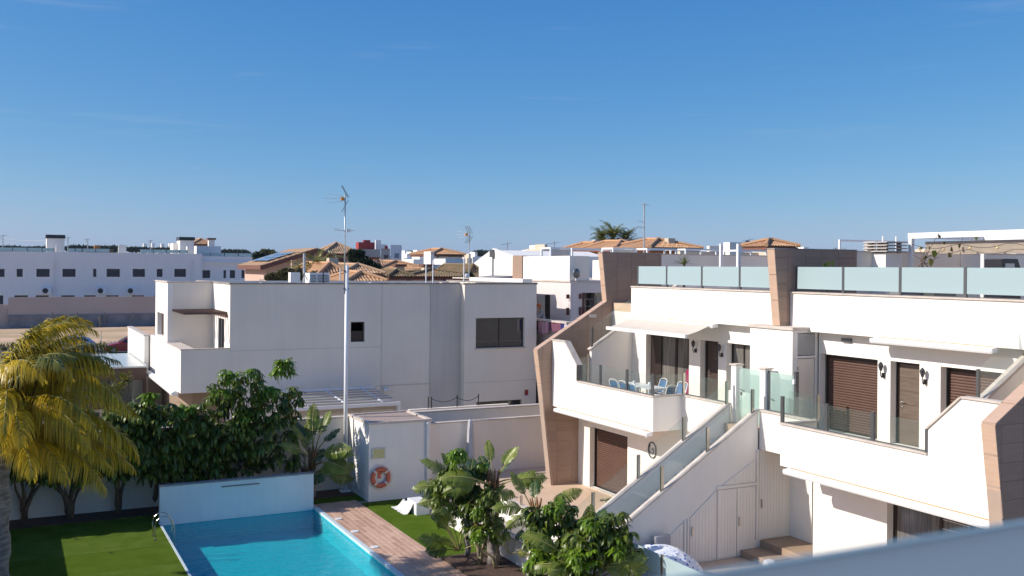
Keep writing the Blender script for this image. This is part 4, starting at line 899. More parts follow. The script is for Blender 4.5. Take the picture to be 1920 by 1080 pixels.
window(AP, 'x', 19.65, 23.15, 24.31, 4.6, 6.05, depth=0.27, pane=PANEC, mull=(23.75,))
w_ = window(AP, 'x', 18.25, 13.2, 16.72, 0.97, 3.05, depth=0.27, pane=PANEC, mull=(14.6, 15.4), fw=0.08)
mb = MB()
for z in (2.0, 2.2, 2.4, 2.6, 2.8): mb.box(18.455, 18.464, 14.66, 15.34, z, z + 0.012)
mb.build('glazing_bar', WMETAL, w_)
# awnings
def case(x0, y0, y1, z0, name='awning_case'):
    c = MB().prism([(x0, z0 + 0.02), (x0 - 0.20, z0), (x0 - 0.225, z0 + 0.05), (x0 - 0.21, z0 + 0.10), (x0, z0 + 0.15)], 'y', y0, y1).build(name, WMETAL, AP)
    for y in (y0 - 0.02, y1): MB().box(x0 - 0.20, x0, y, y + 0.02, z0 + .015, z0 + .12).build('end_cap', WMETAL, c)
    MB().box(x0 - 0.05, x0 - 0.01, y0 + .05, y1 - .05, z0 + 0.135, z0 + 0.152).build('seam', mat('amber_edge', (0.45, 0.25, 0.09), rough=0.7), c)
    return c
case(17.148, 13.0, 18.76, 3.295); case(17.148, 24.63, 30.29, 3.295); case(19.298, 14.65, 18.07, 6.505)
c = case(19.298, 24.3, 28.9, 6.505)
aw = MB(); n_ = 16
for i in range(n_):
    for j in range(6):
        def P(i, j): s = j / 6; return (19.12 - 0.92 * s, 24.42 + 4.36 * i / n_, 6.60 - 0.30 * s - 0.03 * math.sin(math.pi * s) + 0.004 * math.sin(i * 2.1))
        aw.quad(P(i, j), P(i + 1, j), P(i + 1, j + 1), P(i, j + 1))
a = aw.build('awning', AWN, AP, smooth=True)
MB().box(18.13, 18.21, 24.38, 28.82, 6.22, 6.33).build('front_bar', WMETAL, a)
for y in (24.7, 28.5): MB().bar((19.15, y, 6.50), (18.7, y + (0.5 if y < 26 else -0.5), 6.38), 0.04).build('arm', WMETAL, a); MB().bar((18.7, y + (0.5 if y < 26 else -0.5), 6.38), (18.2, y, 6.27), 0.04).build('arm', WMETAL, a)
MB().tube([(18.17, 26.7, 6.22), (18.17, 26.7, 5.75)], 0.006, 6).build('crank', WMETAL, a)
# crank handle under the lower awning
mb = MB(); mb.tube([(16.97, 25.1, 3.50), (16.97, 24.75, 3.50), (16.97, 24.68, 3.25)], 0.015, 6); mb.build('crank', WMETAL, AP)
# black lanterns
for (y, z) in ((25.82, 5.85), (24.50, 5.82), (18.13, 5.83), (16.85, 5.80)):
    l = MB().box(19.60, 19.648, y - 0.04, y + 0.04, z - 0.22, z - 0.10).build('wall_lantern', BLACK, AP)
    MB().tube([(19.62, y, z - 0.16), (19.56, y, z - 0.22), (19.52, y, z - 0.14), (19.53, y, z - 0.04)], 0.013, 6).build('arm', BLACK, l)
    MB().lathe((19.53, y, z - 0.04), [(0, 0), (0.03, 0.0), (0.055, 0.08), (0.065, 0.15), (0.04, 0.19), (0.015, 0.22), (0, 0.23)], 12).build('lamp_head', mat('smoked_lantern', (0.05, 0.05, 0.06), rough=0.15), l, smooth=False)
MB().box(19.58, 19.648, 19.2, 19.52, 6.42, 6.52).build('vent_grille', STEELD, AP)
MB().box(19.58, 19.648, 22.5, 22.85, 6.42, 6.52).build('vent_grille', STEELD, AP)
# oval wrought-iron ornament on the ground-floor wall
o = MB()
for k in range(20):
    a0, a1 = 2 * math.pi * k / 20, 2 * math.pi * (k + 1) / 20
    o.bar((18.22, 26.17 + 0.21 * math.cos(a0), 2.55 + 0.25 * math.sin(a0)), (18.22, 26.17 + 0.21 * math.cos(a1), 2.55 + 0.25 * math.sin(a1)), 0.025)
for k in range(16):
    a0, a1 = k * 0.45, (k + 1) * 0.45; r0, r1 = 0.012 * k, 0.012 * (k + 1)
    o.bar((18.22, 26.17 + r0 * math.cos(a0), 2.55 + r0 * math.sin(a0)), (18.22, 26.17 + r1 * math.cos(a1), 2.55 + r1 * math.sin(a1)), 0.02)
t = thing('wall_ornament', 'oval black wrought-iron ornament on the ground-floor wall behind the stairs', 'ornament', (18.22, 26.17, 2.55)); o.build('scroll', BLACK, t)
# outside stairs from the balconies to the roof, beside fins A and R ----------------------
def roof_stairs(sg, yf):                       # yf: fin face; stairs lie on the sg side of it
    ya, yb = sorted((yf, yf - sg * 1.15))
    s = MB().box(17.9, 18.3, ya + .01, yb - .01, 3.972, 4.12).build('roof_stairs', TERR2, AP)
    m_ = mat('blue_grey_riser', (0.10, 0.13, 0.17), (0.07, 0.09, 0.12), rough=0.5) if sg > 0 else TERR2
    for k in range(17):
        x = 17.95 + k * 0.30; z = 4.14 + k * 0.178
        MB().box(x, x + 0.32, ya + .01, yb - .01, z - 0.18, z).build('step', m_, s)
    y0, y1 = sorted((yf - sg * 1.17, yf - sg * 1.30)); z_ = lambda x: 5.55 + 0.605 * (x - 18.06)
    wl = MB().prism([(17.98, 3.98), (17.98, z_(17.98) - 0.42 * 0), (19.29, z_(19.29)), (22.5, z_(22.5)), (22.5, 3.98)] if sg > 0 else [(17.98, 3.98), (17.98, z_(17.98) - 0.05), (19.29, z_(19.29) - 0.05), (22.5, z_(22.5) - .05), (22.5, 3.98)], 'y', y0, y1).build('stair_side_wall', WHITE, AP)
    a_, b_ = Vector((17.92, z_(17.92))), Vector((22.5, z_(22.5))); nr = Vector((-0.52, 0.85)) * 0.05
    MB().prism([tuple(a_), tuple(b_), tuple(b_ + nr), tuple(a_ + nr)], 'y', y0 - .04, y1 + .04).build('coping', COPING, wl)
    ym = (y0 + y1) / 2
    MB().box(18.0, 18.06, ym - .03, ym + .03, z_(18.0) + 0.04, z_(18.0) + 0.75).build('post', STEELD, wl)
    MB().prism([(18.08, z_(18.08) + 0.06), (19.6, z_(19.6) + 0.06), (19.6, z_(19.6) + 0.75), (18.08, z_(18.08) + 0.75)], 'y', ym - 0.006, ym + 0.006).build('glass_panel', GLASS, wl)
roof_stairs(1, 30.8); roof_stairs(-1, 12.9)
# slim glass screen at the foot of the roof stairs of balcony A
r = MB().box(17.7, 17.76, 29.30, 29.36, 3.98, 5.35).build('screen_post', STEEL, AP)
MB().box(17.32, 17.69, 29.32, 29.34, 4.0, 5.25).build('glass_panel', GLASS, AP)
t = thing('wall_sign', 'small pale blank plate on the tan fin wall above the roof stairs', 'sign', (18.8, 30.77, 6.5))
MB().box(18.65, 18.95, 30.762, 30.778, 6.52, 6.64).build('plate', COPING, t)
# terrace edges: low white walls and rails toward the plants
wall_thing('terrace_edge_wall', 'low white terrace wall with tan coping just right of the tall paddle-leaf palm', [(14.6, 14.745, 24.6, 29.9, -0.1, 0.66)], [(14.55, 14.79, 24.6, 29.95, 0.66, 0.70)], m=WHITE)
wall_thing('planter_wall', 'white retaining wall behind the bed of young trees', [(12.62, 12.78, 12, 30.4, -0.1, 0.72)], [(12.58, 12.82, 12, 30.44, 0.72, 0.76)], m=WHITE)
wall_thing('cross_wall', 'white cross wall between the retaining wall and the terrace, half hidden by the trees', [(12.79, 14.59, 27.0, 27.15, -0.1, 0.45), (12.79, 13.9, 22.9, 23.05, -0.1, 1.05)], [(12.79, 14.59, 26.97, 27.18, 0.45, 0.49)], m=WHITE)
t = thing('terrace_rail', 'frosted glass rail on steel posts at the bottom of the photo, below the patterned parasol', 'railing', (13.65, 19, 0.6))
MB().box(13.55, 13.75, 12.4, 20.9, 0.2, 0.95).build('base_wall', WHITE, t)
MB().box(13.51, 13.79, 12.38, 20.93, 0.95, 0.99).build('coping', COPING, t)
ys = [20.85, 19.15, 17.4, 15.6, 13.8]
for a_, b_ in zip(ys, ys[1:]): MB().box(13.64, 13.655, b_ + .05, a_ - .05, 1.04, 1.60).build('glass_panel', FROST, t)
for y in ys: MB().box(13.62, 13.68, y - .03, y + .03, 0.99, 1.62).build('post', STEEL, t)
t = thing('terrace_glass', 'clear glass rail along the low terrace wall by the tall paddle-leaf palm', 'railing', (14.67, 27, 0.7))
for y in (29.8, 28.3, 26.6, 24.9): MB().box(14.64, 14.70, y - .03, y + .03, 0.70, 1.0).build('post', STEEL, t)
# near rail of the roof terrace the picture was taken from
t = thing('near_glass_rail', 'smoky blue frosted glass rail, out of focus in the bottom right corner', 'railing', (1.0, 1.0, 6.9))
z0 = at(1620, 1034, y=1.0).z
MB().box(-0.9, 2.4, 1.0, 1.014, 7.05, z0).build('glass_panel', FROSTN, t)
MB().box(-0.9, 2.4, 1.0, 1.014, z0, z0 + 0.003).build('top_edge', mat('glass_edge', (0.22, 0.32, 0.36), rough=0.3), t)
MB().box(-1.0, 2.5, 0.93, 1.09, 6.75, 7.05).build('kerb', WHITE, t)
# ------------------------------------------------------------------ background buildings
def corner(pc, d): p = at(pc, 500, d=d); return p.x, p.y
def wbox(t, name, m, pc, pw, ps, d, ytop, zb=-0.1, ztop=None, ybot=None):
    """box part: south-west corner seen at column pc, west face reaching column pw, south face reaching column ps"""
    x0, y0 = corner(pc, d); z1 = at(pc, ytop, d=d).z if ztop is None else ztop
    if ybot is not None: zb = at(pc, ybot, d=d).z
    y1 = at(pw, 500, x=x0).y if pw is not None else y0 + 8
    x1 = at(ps, 500, y=y0).x if ps is not None else x0 + 8
    MB().box(x0, x1, y0, y1, zb, z1).build(name, m, t)
    return x0, x1, y0, y1, z1
def bld(name, label, cat, pc, d): x, y = corner(pc, d); return thing(name, label, cat, (x, y, 0))
def tiled(parent, a, b, c, d, m=ROOFT, pitch=0.2, name='tiled_roof', rows=0.45):
    """barrel-tiled roof plane; a-b is the eave, d-c the ridge above it"""
    a, b, c, d = map(Vector, (a, b, c, d)); e = (b - a); L_ = e.length; e.normalize(); mid = (c + d) / 2
    up = mid - a; up = up - e * up.dot(e); H_ = up.length; up.normalize(); n = e.cross(up).normalized(); n = n if n.z > 0 else -n
    ud, uc = (d - a).dot(e), (c - a).dot(e); mb = MB()
    mb.quad(a, b, c, d) if (c - d).length > 1e-3 else mb.quad(a, b, c)
    N = max(2, int(L_ / pitch)); pr = [(-0.42, 0), (-0.22, 0.05), (0, 0.065), (0.22, 0.05), (0.42, 0)]
    for i in range(N):
        u = (i + 0.5) * L_ / N; v1 = 1.0
        if ud > 1e-3 and u < ud: v1 = min(v1, u / ud)
        if uc < L_ - 1e-3 and u > uc: v1 = min(v1, (L_ - u) / (L_ - uc))
        R_ = max(1, int(v1 * H_ / rows))
        for r_ in range(R_):
            s0, s1 = r_ / R_ * v1 * H_, (r_ + 1) / R_ * v1 * H_ + 0.03; base = len(mb.v)
            for (s, lift) in ((s0, 0.035), (s1, 0.0)):
                for (q, h) in pr: mb.v.append(tuple(a + e * (u + q * pitch * 1.05) + up * s + n * (h + lift)))
            mb.f += [(base + k, base + k + 1, base + 6 + k, base + 5 + k) for k in range(4)]
            mb.f.append(tuple(base + k for k in range(5)))
    return mb.build(name, m, parent, fix=False)
def hip(t, x0, x1, y0, y1, ze, zr, m=ROOFT, ov=0.5, ridge=None, rows=0.5, pitch=0.2):
    x0 -= ov; x1 += ov; y0 -= ov; y1 += ov; w_, d_ = x1 - x0, y1 - y0; k = min(w_, d_) / 2
    if w_ >= d_: r0, r1 = (x0 + k, (y0 + y1) / 2, zr), (x1 - k, (y0 + y1) / 2, zr)
    else: r0, r1 = ((x0 + x1) / 2, y0 + k, zr), ((x0 + x1) / 2, y1 - k, zr)
    A, B, C, D = (x0, y0, ze), (x1, y0, ze), (x1, y1, ze), (x0, y1, ze)
    if w_ >= d_:
        tiled(t, A, B, r1, r0, m, pitch, rows=rows); tiled(t, D, A, r0, r0, m, pitch, rows=rows); tiled(t, B, C, r1, r1, m, pitch, rows=rows); tiled(t, C, D, r0, r1, m, pitch, rows=rows)
    else:
        tiled(t, A, B, r0, r0, m, pitch, rows=rows); tiled(t, D, A, r0, r1, m, pitch, rows=rows); tiled(t, B, C, r1, r0, m, pitch, rows=rows); tiled(t, C, D, r1, r1, m, pitch, rows=rows)
    MB().box(x0 + .1, x1 - .1, y0 + .1, y1 - .1, ze - 0.22, ze - 0.02).build('eave', FASCIA, t)
    for q in ((A, r0), (B, r1 if w_ >= d_ else r0), (D, r0 if w_ >= d_ else r1), (C, r1), (r0, r1)):
        if (Vector(q[0]) - Vector(q[1])).length > 0.05: MB().tube([Vector(q[0]) + Vector((0, 0, .08)), Vector(q[1]) + Vector((0, 0, .12))], 0.13, 6).build('ridge_tiles', m, t)
def wn(t, d, rects, m=FARWIN, y=None, yoff=-0.03):
    for (a_, b_, yt, yb) in rects:
        p0, p1 = at(a_, yt, y=y), at(b_, yb, y=y)
        w__ = MB().box(p0.x, p1.x, y + yoff - 0.02, y + yoff + 0.02, p1.z, p0.z).build('window', m, t)
# pink house with solar panels
t = bld('pink_house', 'pink gabled house with solar panels on its long tan roof', 'house', 500, 82)
x0, y0 = corner(500, 82); ze = at(500, 494, d=82).z; xr = at(590, 466, y=y0).x; zr_ = at(590, 466, y=y0).z; x1 = at(632, 488, y=y0).x
y1 = at(482, 500, x=x0).y
zz = lambda x: ze + (zr_ - ze) * (x - x0) / (xr - x0)
zr2 = zr_ - (x1 - xr) * (zr_ - ze) / (xr - x0)
MB().prism([(x0, -.1), (x0, ze - .35), (xr, zr_ - .35), (x1, zr2 - .35), (x1, -.1)], 'y', y0, y1 + 5).build('wall', PINK, t)
tiled(t, (x0 - .6, y1 + 5, ze - .2), (x0 - .6, y0 - .6, ze - .2), (xr, y0 - .6, zr_), (xr, y1 + 5, zr_), ROOFT2)
tiled(t, (x1 + .6, y0 - .6, zr2 - .3), (x1 + .6, y1 + 5, zr2 - .3), (xr, y1 + 5, zr_), (xr, y0 - .6, zr_), ROOFT2)
MB().prism([(x0 - .6, ze - .55), (x0 - .6, ze - .22), (xr, zr_ - .02), (x1 + .6, zr2 - .32), (x1 + .6, zr2 - .65), (xr, zr_ - .35)], 'y', y0 - .62, y0 - .5).build('fascia', FASCIA, t)
MB().box(x0 - .65, x0 - .5, y0 - .6, y1 + 5, ze - .5, ze - .15).build('fascia', FASCIA, t)
for k in range(3):
    for j in range(3):
        a_, b_ = x0 + 0.1 + k * (xr - x0) * 0.2, x0 + (k + 1) * (xr - x0) * 0.2
        ya, yb = y0 + 0.3 + j * 2.1, y0 + 2.3 + j * 2.1; za, zb = zz(a_) + 0.22, zz(b_) + 0.22
        MB().quad((a_, ya, za), (b_, ya, zb), (b_, yb, zb), (a_, yb, za)).build('solar_panel', PVBLUE, t)
wn(t, 82, [(577, 588, 474, 484)], y=y0)
MB().box(x0 - .04, x0 - .01, y0 + 1.2, y0 + 1.7, ze - 2.6, ze - 1.3).build('window', LMETAL, t); MB().box(x0 - .04, x0 - .01, y0 + 2.1, y0 + 2.6, ze - 2.6, ze - 1.3).build('window', LMETAL, t)
MB().box(*corner(547, 78)[:1], corner(547, 78)[0] + 3.2, corner(547, 78)[1], corner(547, 78)[1] + 0.3, -.1, at(547, 488, d=78).z).build('stair_parapet', PINK, t)
# hip-roofed house with a pyramid roof
t = bld('pyramid_roof_house', 'house with tan pyramid roof and dark porch behind the tall white pole', 'house', 612, 95)
x0, x1, y0, y1, z1 = wbox(t, 'wall', CREAM, 612, 604, 664, 95, 476); hip(t, x0, x1, y0, y0 + (x1 - x0) * 1.0, z1, z1 + 1.0, ROOFT2, ridge=0)
wn(t, 95, [(640, 648, 484, 496)], y=y0); 
# near tiled roofs just behind the white house
t = bld('tiled_roof_house', 'near house with three overlapping terracotta roofs right behind the white house', 'house', 612, 62)
for (pa, pb, ye, yr, d, dp, m) in ((604, 645, 519, 496, 62, 7, ROOFT), (652, 706, 513, 498, 70, 7, ROOFT2), (662, 706, 528, 513, 58, 4, ROOFT)):
    x0, y0 = corner(pa, d); x1 = at(pb, 500, y=y0).x; z1 = at(pa, ye, d=d).z; z2 = at(pa, yr, d=d + dp / 2).z
    MB().box(x0, x1, y0, y0 + dp, -.1, z1 - .2).build('wall', CREAM, t); hip(t, x0, x1, y0, y0 + dp, z1, z2, m, rows=0.42, pitch=0.2)
p = at(643, 505, d=62); MB().box(p.x - .3, p.x + .3, p.y + 2, p.y + 2.6, 7, at(643, 484, d=64).z).build('chimney', CREAM, t)
wn(t, 62, [(618, 628, 521, 527), (632, 640, 521, 527)], y=corner(604, 62)[1])
# grey block with the red roof house
t = bld('grey_flat_block', 'grey flat-roofed building with a dark red roof house on top', 'building', 690, 120)
x0, x1, y0, y1, z1 = wbox(t, 'wall', GREYR, 668, 660, 713, 120, 467)
x0, x1, y0, y1, z1 = wbox(t, 'wall', GREYR, 714, 714, 731, 118, 466)
wn(t, 118, [(720, 724, 478, 485), (725, 728, 478, 484)], y=y0)
x0, x1, y0, y1, z1 = wbox(t, 'white_wing', BLUEW, 732, 732, 753, 116, 459)
wn(t, 116, [(740, 748, 475, 484)], y=y0, m=PVBLUE)
rd = wbox(t, 'red_roof_house', REDR, 672, 667, 702, 122, 454, ybot=468)
wbox(t, 'red_roof_house', REDR, 682, 680, 694, 123, 450, ybot=456)
wbox(t, 'white_roof_house', BLUEW, 704, 703, 725, 124, 458, ybot=468); wbox(t, 'white_roof_house', BLUEW, 704, 703, 714, 127, 450, ybot=460)
wbox(t, 'red_roof_house', REDR, 721, 721, 727, 118, 461, ybot=467)
# long terracotta roofs
t = bld('long_tiled_houses', 'row of low houses under long terracotta and mossy roofs', 'house', 720, 88)
for (pa, pb, ye, yr, d, dp, m) in ((712, 806, 507, 491, 92, 10, ROOFT), (700, 722, 500, 488, 95, 8, ROOFT2), (735, 762, 519, 508, 78, 4, ROOFM), (770, 900, 519, 507, 80, 7, ROOFM), (880, 905, 520, 498, 90, 8, ROOFM)):
    x0, y0 = corner(pa, d); x1 = at(pb, 500, y=y0).x; z1 = at(pa, ye, d=d).z; z2 = at(pa, yr, d=d + dp / 2).z
    MB().box(x0, x1, y0, y0 + dp, -.1, z1 - .2).build('wall', CREAM, t); hip(t, x0, x1, y0, y0 + dp, z1, z2, m, rows=0.5, pitch=0.22)
y8 = corner(770, 80)[1]
wn(t, 80, [(796, 806, 522, 528), (830, 838, 522, 528), (850, 858, 522, 528), (868, 880, 522, 528)], y=y8)
for px, yy_, d in ((751, 502, 84), (803, 502, 84), (701, 488, 94)):
    p = at(px, yy_, d=d); c = MB().box(p.x - .35, p.x + .35, p.y, p.y + .7, p.z - 1.2, p.z + .1).build('chimney', CREAM, t); MB().box(p.x - .5, p.x + .5, p.y - .15, p.y + .85, p.z + .1, p.z + .3).build('chimney_cap', FASCIA, c)
# white house with tan roof, middle distance
t = bld('white_gabled_house', 'white house with small tan roof and grey side wing in the middle distance', 'house', 812, 105)
x0, x1, y0, y1, z1 = wbox(t, 'wall', WHITE2, 812, 805, 866, 105, 477); hip(t, x0, x1, y0, y0 + 6, z1, at(812, 468, d=108).z, ROOFT, ov=.3)
MB().box(x0 - .4, x0, y0 - .3, at(801, 500, x=x0).y, -.1, z1 + .3).build('wall', WHITE, t)
x0b, x1b, y0b, y1b, z1b = wbox(t, 'wing', BLUEW, 835, 813, 872, 100, 485)
wbox(t, 'white_terrace', WHITE, 813, 812, 834, 99, 496)
wn(t, 105, [(820, 822, 478, 483), (843, 845, 478, 482)], y=y0)
# sunlit white building at centre
t = bld('white_gable_block', 'sunlit white gable-ended building left of the brown tiled fin, with a wall pipe', 'building', 960, 64)
x0, y0 = corner(962, 64); yw = at(898, 500, x=x0).y; zt = at(935, 479, d=70).z
MB().prism([(y0, -.1), (y0, at(962, 479, d=64).z), (yw - 3, zt + .3), (yw, at(898, 491, d=76).z), (yw, -.1)], 'x', x0, x0 + 7).build('wall', WHITE, t)
MB().tube([(x0 - .05, at(925, 500, x=x0).y, 7), (x0 - .05, at(925, 500, x=x0).y, 9.2)], 0.06, 6).build('pipe', LMETAL, t); MB().box(x0 - .2, x0 - .01, at(925, 500, x=x0).y - .2, at(925, 500, x=x0).y + .2, 9.0, 9.5).build('outlet', STEELD, t)
t = bld('gabled_roof_house', 'small white gabled house with terracotta roof above the white block', 'house', 968, 85)
x0, y0 = corner(972, 85); x1 = at(1010, 500, y=y0).x; zt = at(975, 464, d=85).z
MB().prism([(y0, 0), (y0, zt - 1.1), (y0 + 5, zt), (y0 + 10, zt - 1.6), (y0 + 10, 0)], 'x', x0, x0 + .3).build('gable_wall', WHITE, t)
MB().box(x0 + .3, x1, y0, y0 + 10, 0, zt - 1.6).build('wall', WHITE, t); tiled(t, (x0, y0 - .3, zt - 1.2), (x1, y0 - .3, zt - 1.9), (x1, y0 + 5, zt - .8), (x0, y0 + 5, zt), ROOFT)
# neighbouring block of the same row (balcony with laundry, pinkish walls)
t = thing('neighbour_block', 'white neighbouring block with a laundry-hung balcony between the house and the tan fin', 'apartment block', (24.2, 41.8, 0)); NB = t
PINKW = mat('pinkish_white_render', (0.70, 0.64, 0.62), (0.64, 0.58, 0.57), scale=0.5, rough=0.9, streak=0.06)
XN, YN = 24.2, 41.8
MB().box(XN, XN + 0.25, YN + 0.01, at(981, 500, x=XN).y, 7.70, 8.90).build('roof_wall', WHITE, t)
MB().box(XN + .251, at(1105, 500, y=YN).x, YN, YN + 0.25, 7.70, 8.90).build('roof_wall', WHITE2, t)
xq, yq = corner(1105, 52); MB().box(xq + 1.6, xq + 1.85, 30, yq + 2.3, 7.70, 8.75).build('roof_wall', WHITE, t)
MB().box(XN - .05, 40, YN - .12, 56, 7.62, 7.695).build('coping', COPING, t)
yb = at(1000, 500, x=XN).y
MB().grid('x', XN, XN + .25, YN - .1, at(960, 500, x=XN).y, 0, 7.62, [(at(1032, 500, x=XN).y, yb, 5.2, 6.95)]).build('wall', PINKW, t)
MB().box(XN + 1.8, XN + 2.0, at(1032, 500, x=XN).y - 1, yb + 2, 4, 7.4).build('shaded_stone_wall', DARKST, t)  # stone back wall, the shade of the recess put into its dark colour
MB().box(XN + .26, XN + 1.9, at(1032, 500, x=XN).y - .5, at(1032, 500, x=XN).y - .3, 4, 7.5).build('recess_wall', PINKW, t)
yS = YN - .1
def Wx(px): return at(px, 500, y=yS).x
def Wz(px, py): return at(px, py, y=yS).z
hl = [(Wx(1062) + .0, Wx(1067), Wz(1065, 560), Wz(1065, 552)), (Wx(1062), Wx(1066.5), Wz(1065, 591), Wz(1065, 577)), (Wx(1086), Wx(1090), Wz(1088, 560), Wz(1088, 551)), (Wx(1086), Wx(1090), Wz(1088, 591), Wz(1088, 576)), (Wx(1095), Wx(1150), Wz(1100, 640), Wz(1100, 549))]
MB().grid('y', yS, yS + .22, XN + .251, Wx(1190), 0, 7.61, hl).build('wall', PINKW, t)
SH = mat('dark_red_shutter', (0.10, 0.02, 0.015), rough=0.6)
for (a_, b_, yt, yb_) in ((1063, 1067.5, 552, 560), (1063, 1067, 577, 591), (1086, 1090, 551, 560), (1086, 1090, 576, 591), (1092, 1096, 549, 560), (1092, 1096, 576, 590), (1092.5, 1094.5, 560, 576)):
    MB().box(Wx(a_), Wx(b_), yS - .05, yS + .05, Wz(a_, yb_), Wz(a_, yt)).build('shutter', SH, t)
MB().box(XN + 1.2, XN + 4.5, yS + 1.6, yS + 1.8, 0, 7.6).build('inner_wall', WHITE, t)
mb = MB(); mb.box(Wx(1095), Wx(1119), yS + .02, yS + .06, Wz(1100, 561.5), Wz(1100, 560)); mb.box(Wx(1107), Wx(1108), yS + .02, yS + .06, Wz(1100, 600), Wz(1100, 560)); mb.box(Wx(1118), Wx(1119.5), yS + .02, yS + .06, Wz(1100, 600), Wz(1100, 556)); mb.box(Wx(1095), Wx(1119), yS + .02, yS + .06, Wz(1100, 575), Wz(1100, 574))
mb.build('window_bars', STEELD, t)
# its balcony
XC = 22.8; ya, yb = at(1064, 600, x=XC).y, at(998, 600, x=XC).y + 3; zc = at(1030, 600, x=XC).z
MB().box(XC, XC + .18, ya, yb, 0, zc - .08).build('balcony_wall', BEIGEW, t); MB().box(XC - .12, XC + .32, ya - .1, yb, zc - .08, zc).build('coping', COPING, t)
MB().box(XC + .18, XN - .01, ya, yb, zc - 1.3, zc - 1.1).build('balcony_floor', TERR, t); ZC_ = zc
MB().box(XC + .18, XN - .01, ya, ya + .15, 0, zc - .15).build('balcony_wall', BEIGEW, t)
p = at(1065, 516, x=XN + .2); t2 = thing('satellite_dish', 'small grey satellite dish at the corner of the neighbouring roof wall', 'satellite dish', (p.x, YN - .3, 7.7))
MB().ball((p.x, YN - .32, 8.05), 0.2, 14, 8, sc_=(1, .35, 1.2)).build('dish', STEELD, t2, smooth=True); MB().tube([(p.x, YN - .25, 7.7), (p.x, YN - .25, 8.05)], 0.03, 6).build('stand', WMETAL, t2)
# tan fin wall and white terrace wall left of it
t = bld('tan_side_fin', 'tan tiled wall piece beside the sunlit white roof wall', 'wall', 979, 55)
x0, y0 = corner(979, 55); MB().box(x0, x0 + .3, y0, at(961, 500, x=x0).y, 7.2, at(970, 480, d=57).z).build('panel', TILE_B, t)
t = bld('low_white_roof', 'low white roof edge between the white house and the tan wall piece', 'building', 979, 50)
wbox(t, 'wall', WHITE, 980, 880, 998, 49, 523); 
t = bld('gable_roof_edge', 'flat brown roof slope at the foot of the sunlit white building', 'roof', 905, 58)
x0, y0 = corner(905, 58); MB().prism([(x0, 0), (x0, at(905, 523, d=58).z), (at(965, 500, y=y0).x, at(965, 517, y=y0).z), (at(965, 500, y=y0).x, 0)], 'y', y0, y0 + 3).build('slope', COPDARK, t)
# passage objects right of the white house, at ground level
t = thing('garden_cabinet', 'grey-blue garden cabinet behind the boundary wall by the tan fin', 'cabinet', (22.9, 38.5, 0))
MB().box(22.2, 23.6, 39.2, 39.8, 0, at(1005, 723, y=39.2).z).build('body', BLUEW, t); MB().box(22.75, 23.6, 39.16, 39.19, 1.2, at(1005, 744, y=39.2).z).build('door', STEELD, t)
t = thing('wall_notice', 'small red and white notice on the wall right of the white house', 'sign', (22.1, 41.55, 2.6))
a_, b_ = at(984, 731, y=41.6), at(990, 741, y=41.6); MB().box(a_.x, b_.x, 41.585, 41.6, b_.z, a_.z).build('red_panel', REDR, t); MB().box(a_.x, b_.x, 41.585, 41.6, b_.z - .12, b_.z - .01).build('white_panel', WMETAL, t)
# roofs with white pergolas beyond fin A
t = bld('orange_house', 'orange-walled house under two terracotta hip roofs behind the white pergolas', 'house', 1075, 72)
for (pa, pb, ye, yr, d, dp) in ((1108, 1140, 467, 457, 78, 3.2), (1158, 1195, 466, 454.5, 74, 4.0), (1222, 1300, 465, 450.5, 70, 5.0)):
    x0, y0 = corner(pa, d); x1 = at(pb, 500, y=y0).x; z1 = at(pa, ye, d=d).z; z2 = at(pa, yr, d=d + dp / 2).z
    MB().box(x0, x1, y0, y0 + dp, 0, z1 - .15).build('wall', ORANGE, t); hip(t, x0, x1, y0, y0 + dp, z1, z2, ROOFT, rows=0.45, pitch=0.2)
    for k in range(3):
        xx = x0 + (x1 - x0) * (0.2 + 0.3 * k); MB().box(xx, xx + .5, y0 - .03, y0 - .01, z1 - 1.0, z1 - .45).build('window', FASCIA, t)
    cx = x0 + (x1 - x0) * .55; MB().box(cx, cx + .6, y0 + .8, y0 + 1.3, z1, z1 + .75).build('chimney', CREAM, t)
def pergola(label, pa, pb, yt, yb, d, dep, group='white roof-terrace pergolas in the distance', cloth=None):
    x0, y0 = corner(pa, d); x1 = at(pb, 500, y=y0).x; zt, zb = at(pa, yt, d=d).z, at(pa, yb, d=d).z - .5
    t = thing('roof_pergola', label, 'pergola', (x0, y0, zb), group); w_ = max(.09, 0.0016 * d)
    for q_ in ((x0, x1, y0, y0 + w_), (x0, x0 + w_, y0 + w_, y0 + dep), (x1 - w_, x1, y0 + w_, y0 + dep), (x0, x1, y0 + dep, y0 + dep + w_)): MB().box(*q_, zt - w_, zt).build('beam', WMETAL, t)
    for (x, y) in ((x0, y0), (x1 - w_, y0), (x0, y0 + dep), (x1 - w_, y0 + dep)): MB().box(x + .003, x + w_ - .003, y + .003, y + w_ - .003, zb, zt - w_).build('post', WMETAL, t)
    if cloth: MB().box(x0 + w_, x1 - w_, y0 + .02, y0 + .05, zt - cloth, zt - w_ - .01).build('cloth', AWN, t)
    return t
pergola('white pergola with cream cloth band, leftmost of the distant roof pergolas', 1032, 1070, 463.5, 480, 52, 1.0, cloth=.5)
pergola('low white pergola left of the first terracotta hip roof', 1072, 1148, 465, 478, 60, 1.2)
pergola('white pergola in front of the middle terracotta roof', 1149, 1193, 464, 478, 50, 1.0, cloth=.6)
pergola('white pergola left of the thin tall mast', 1213, 1270, 465, 478, 50, 1.0)
pergola('white pergola between the terracotta roof and the two tall white posts', 1285, 1345, 466, 480, 55, 1.4)
pergola('white pergola right of the two tall white posts', 1386, 1440, 468, 482, 50, 1.2)
t = bld('cream_roof_walls', 'cream low roof walls behind the white pergolas', 'building', 1275, 62)
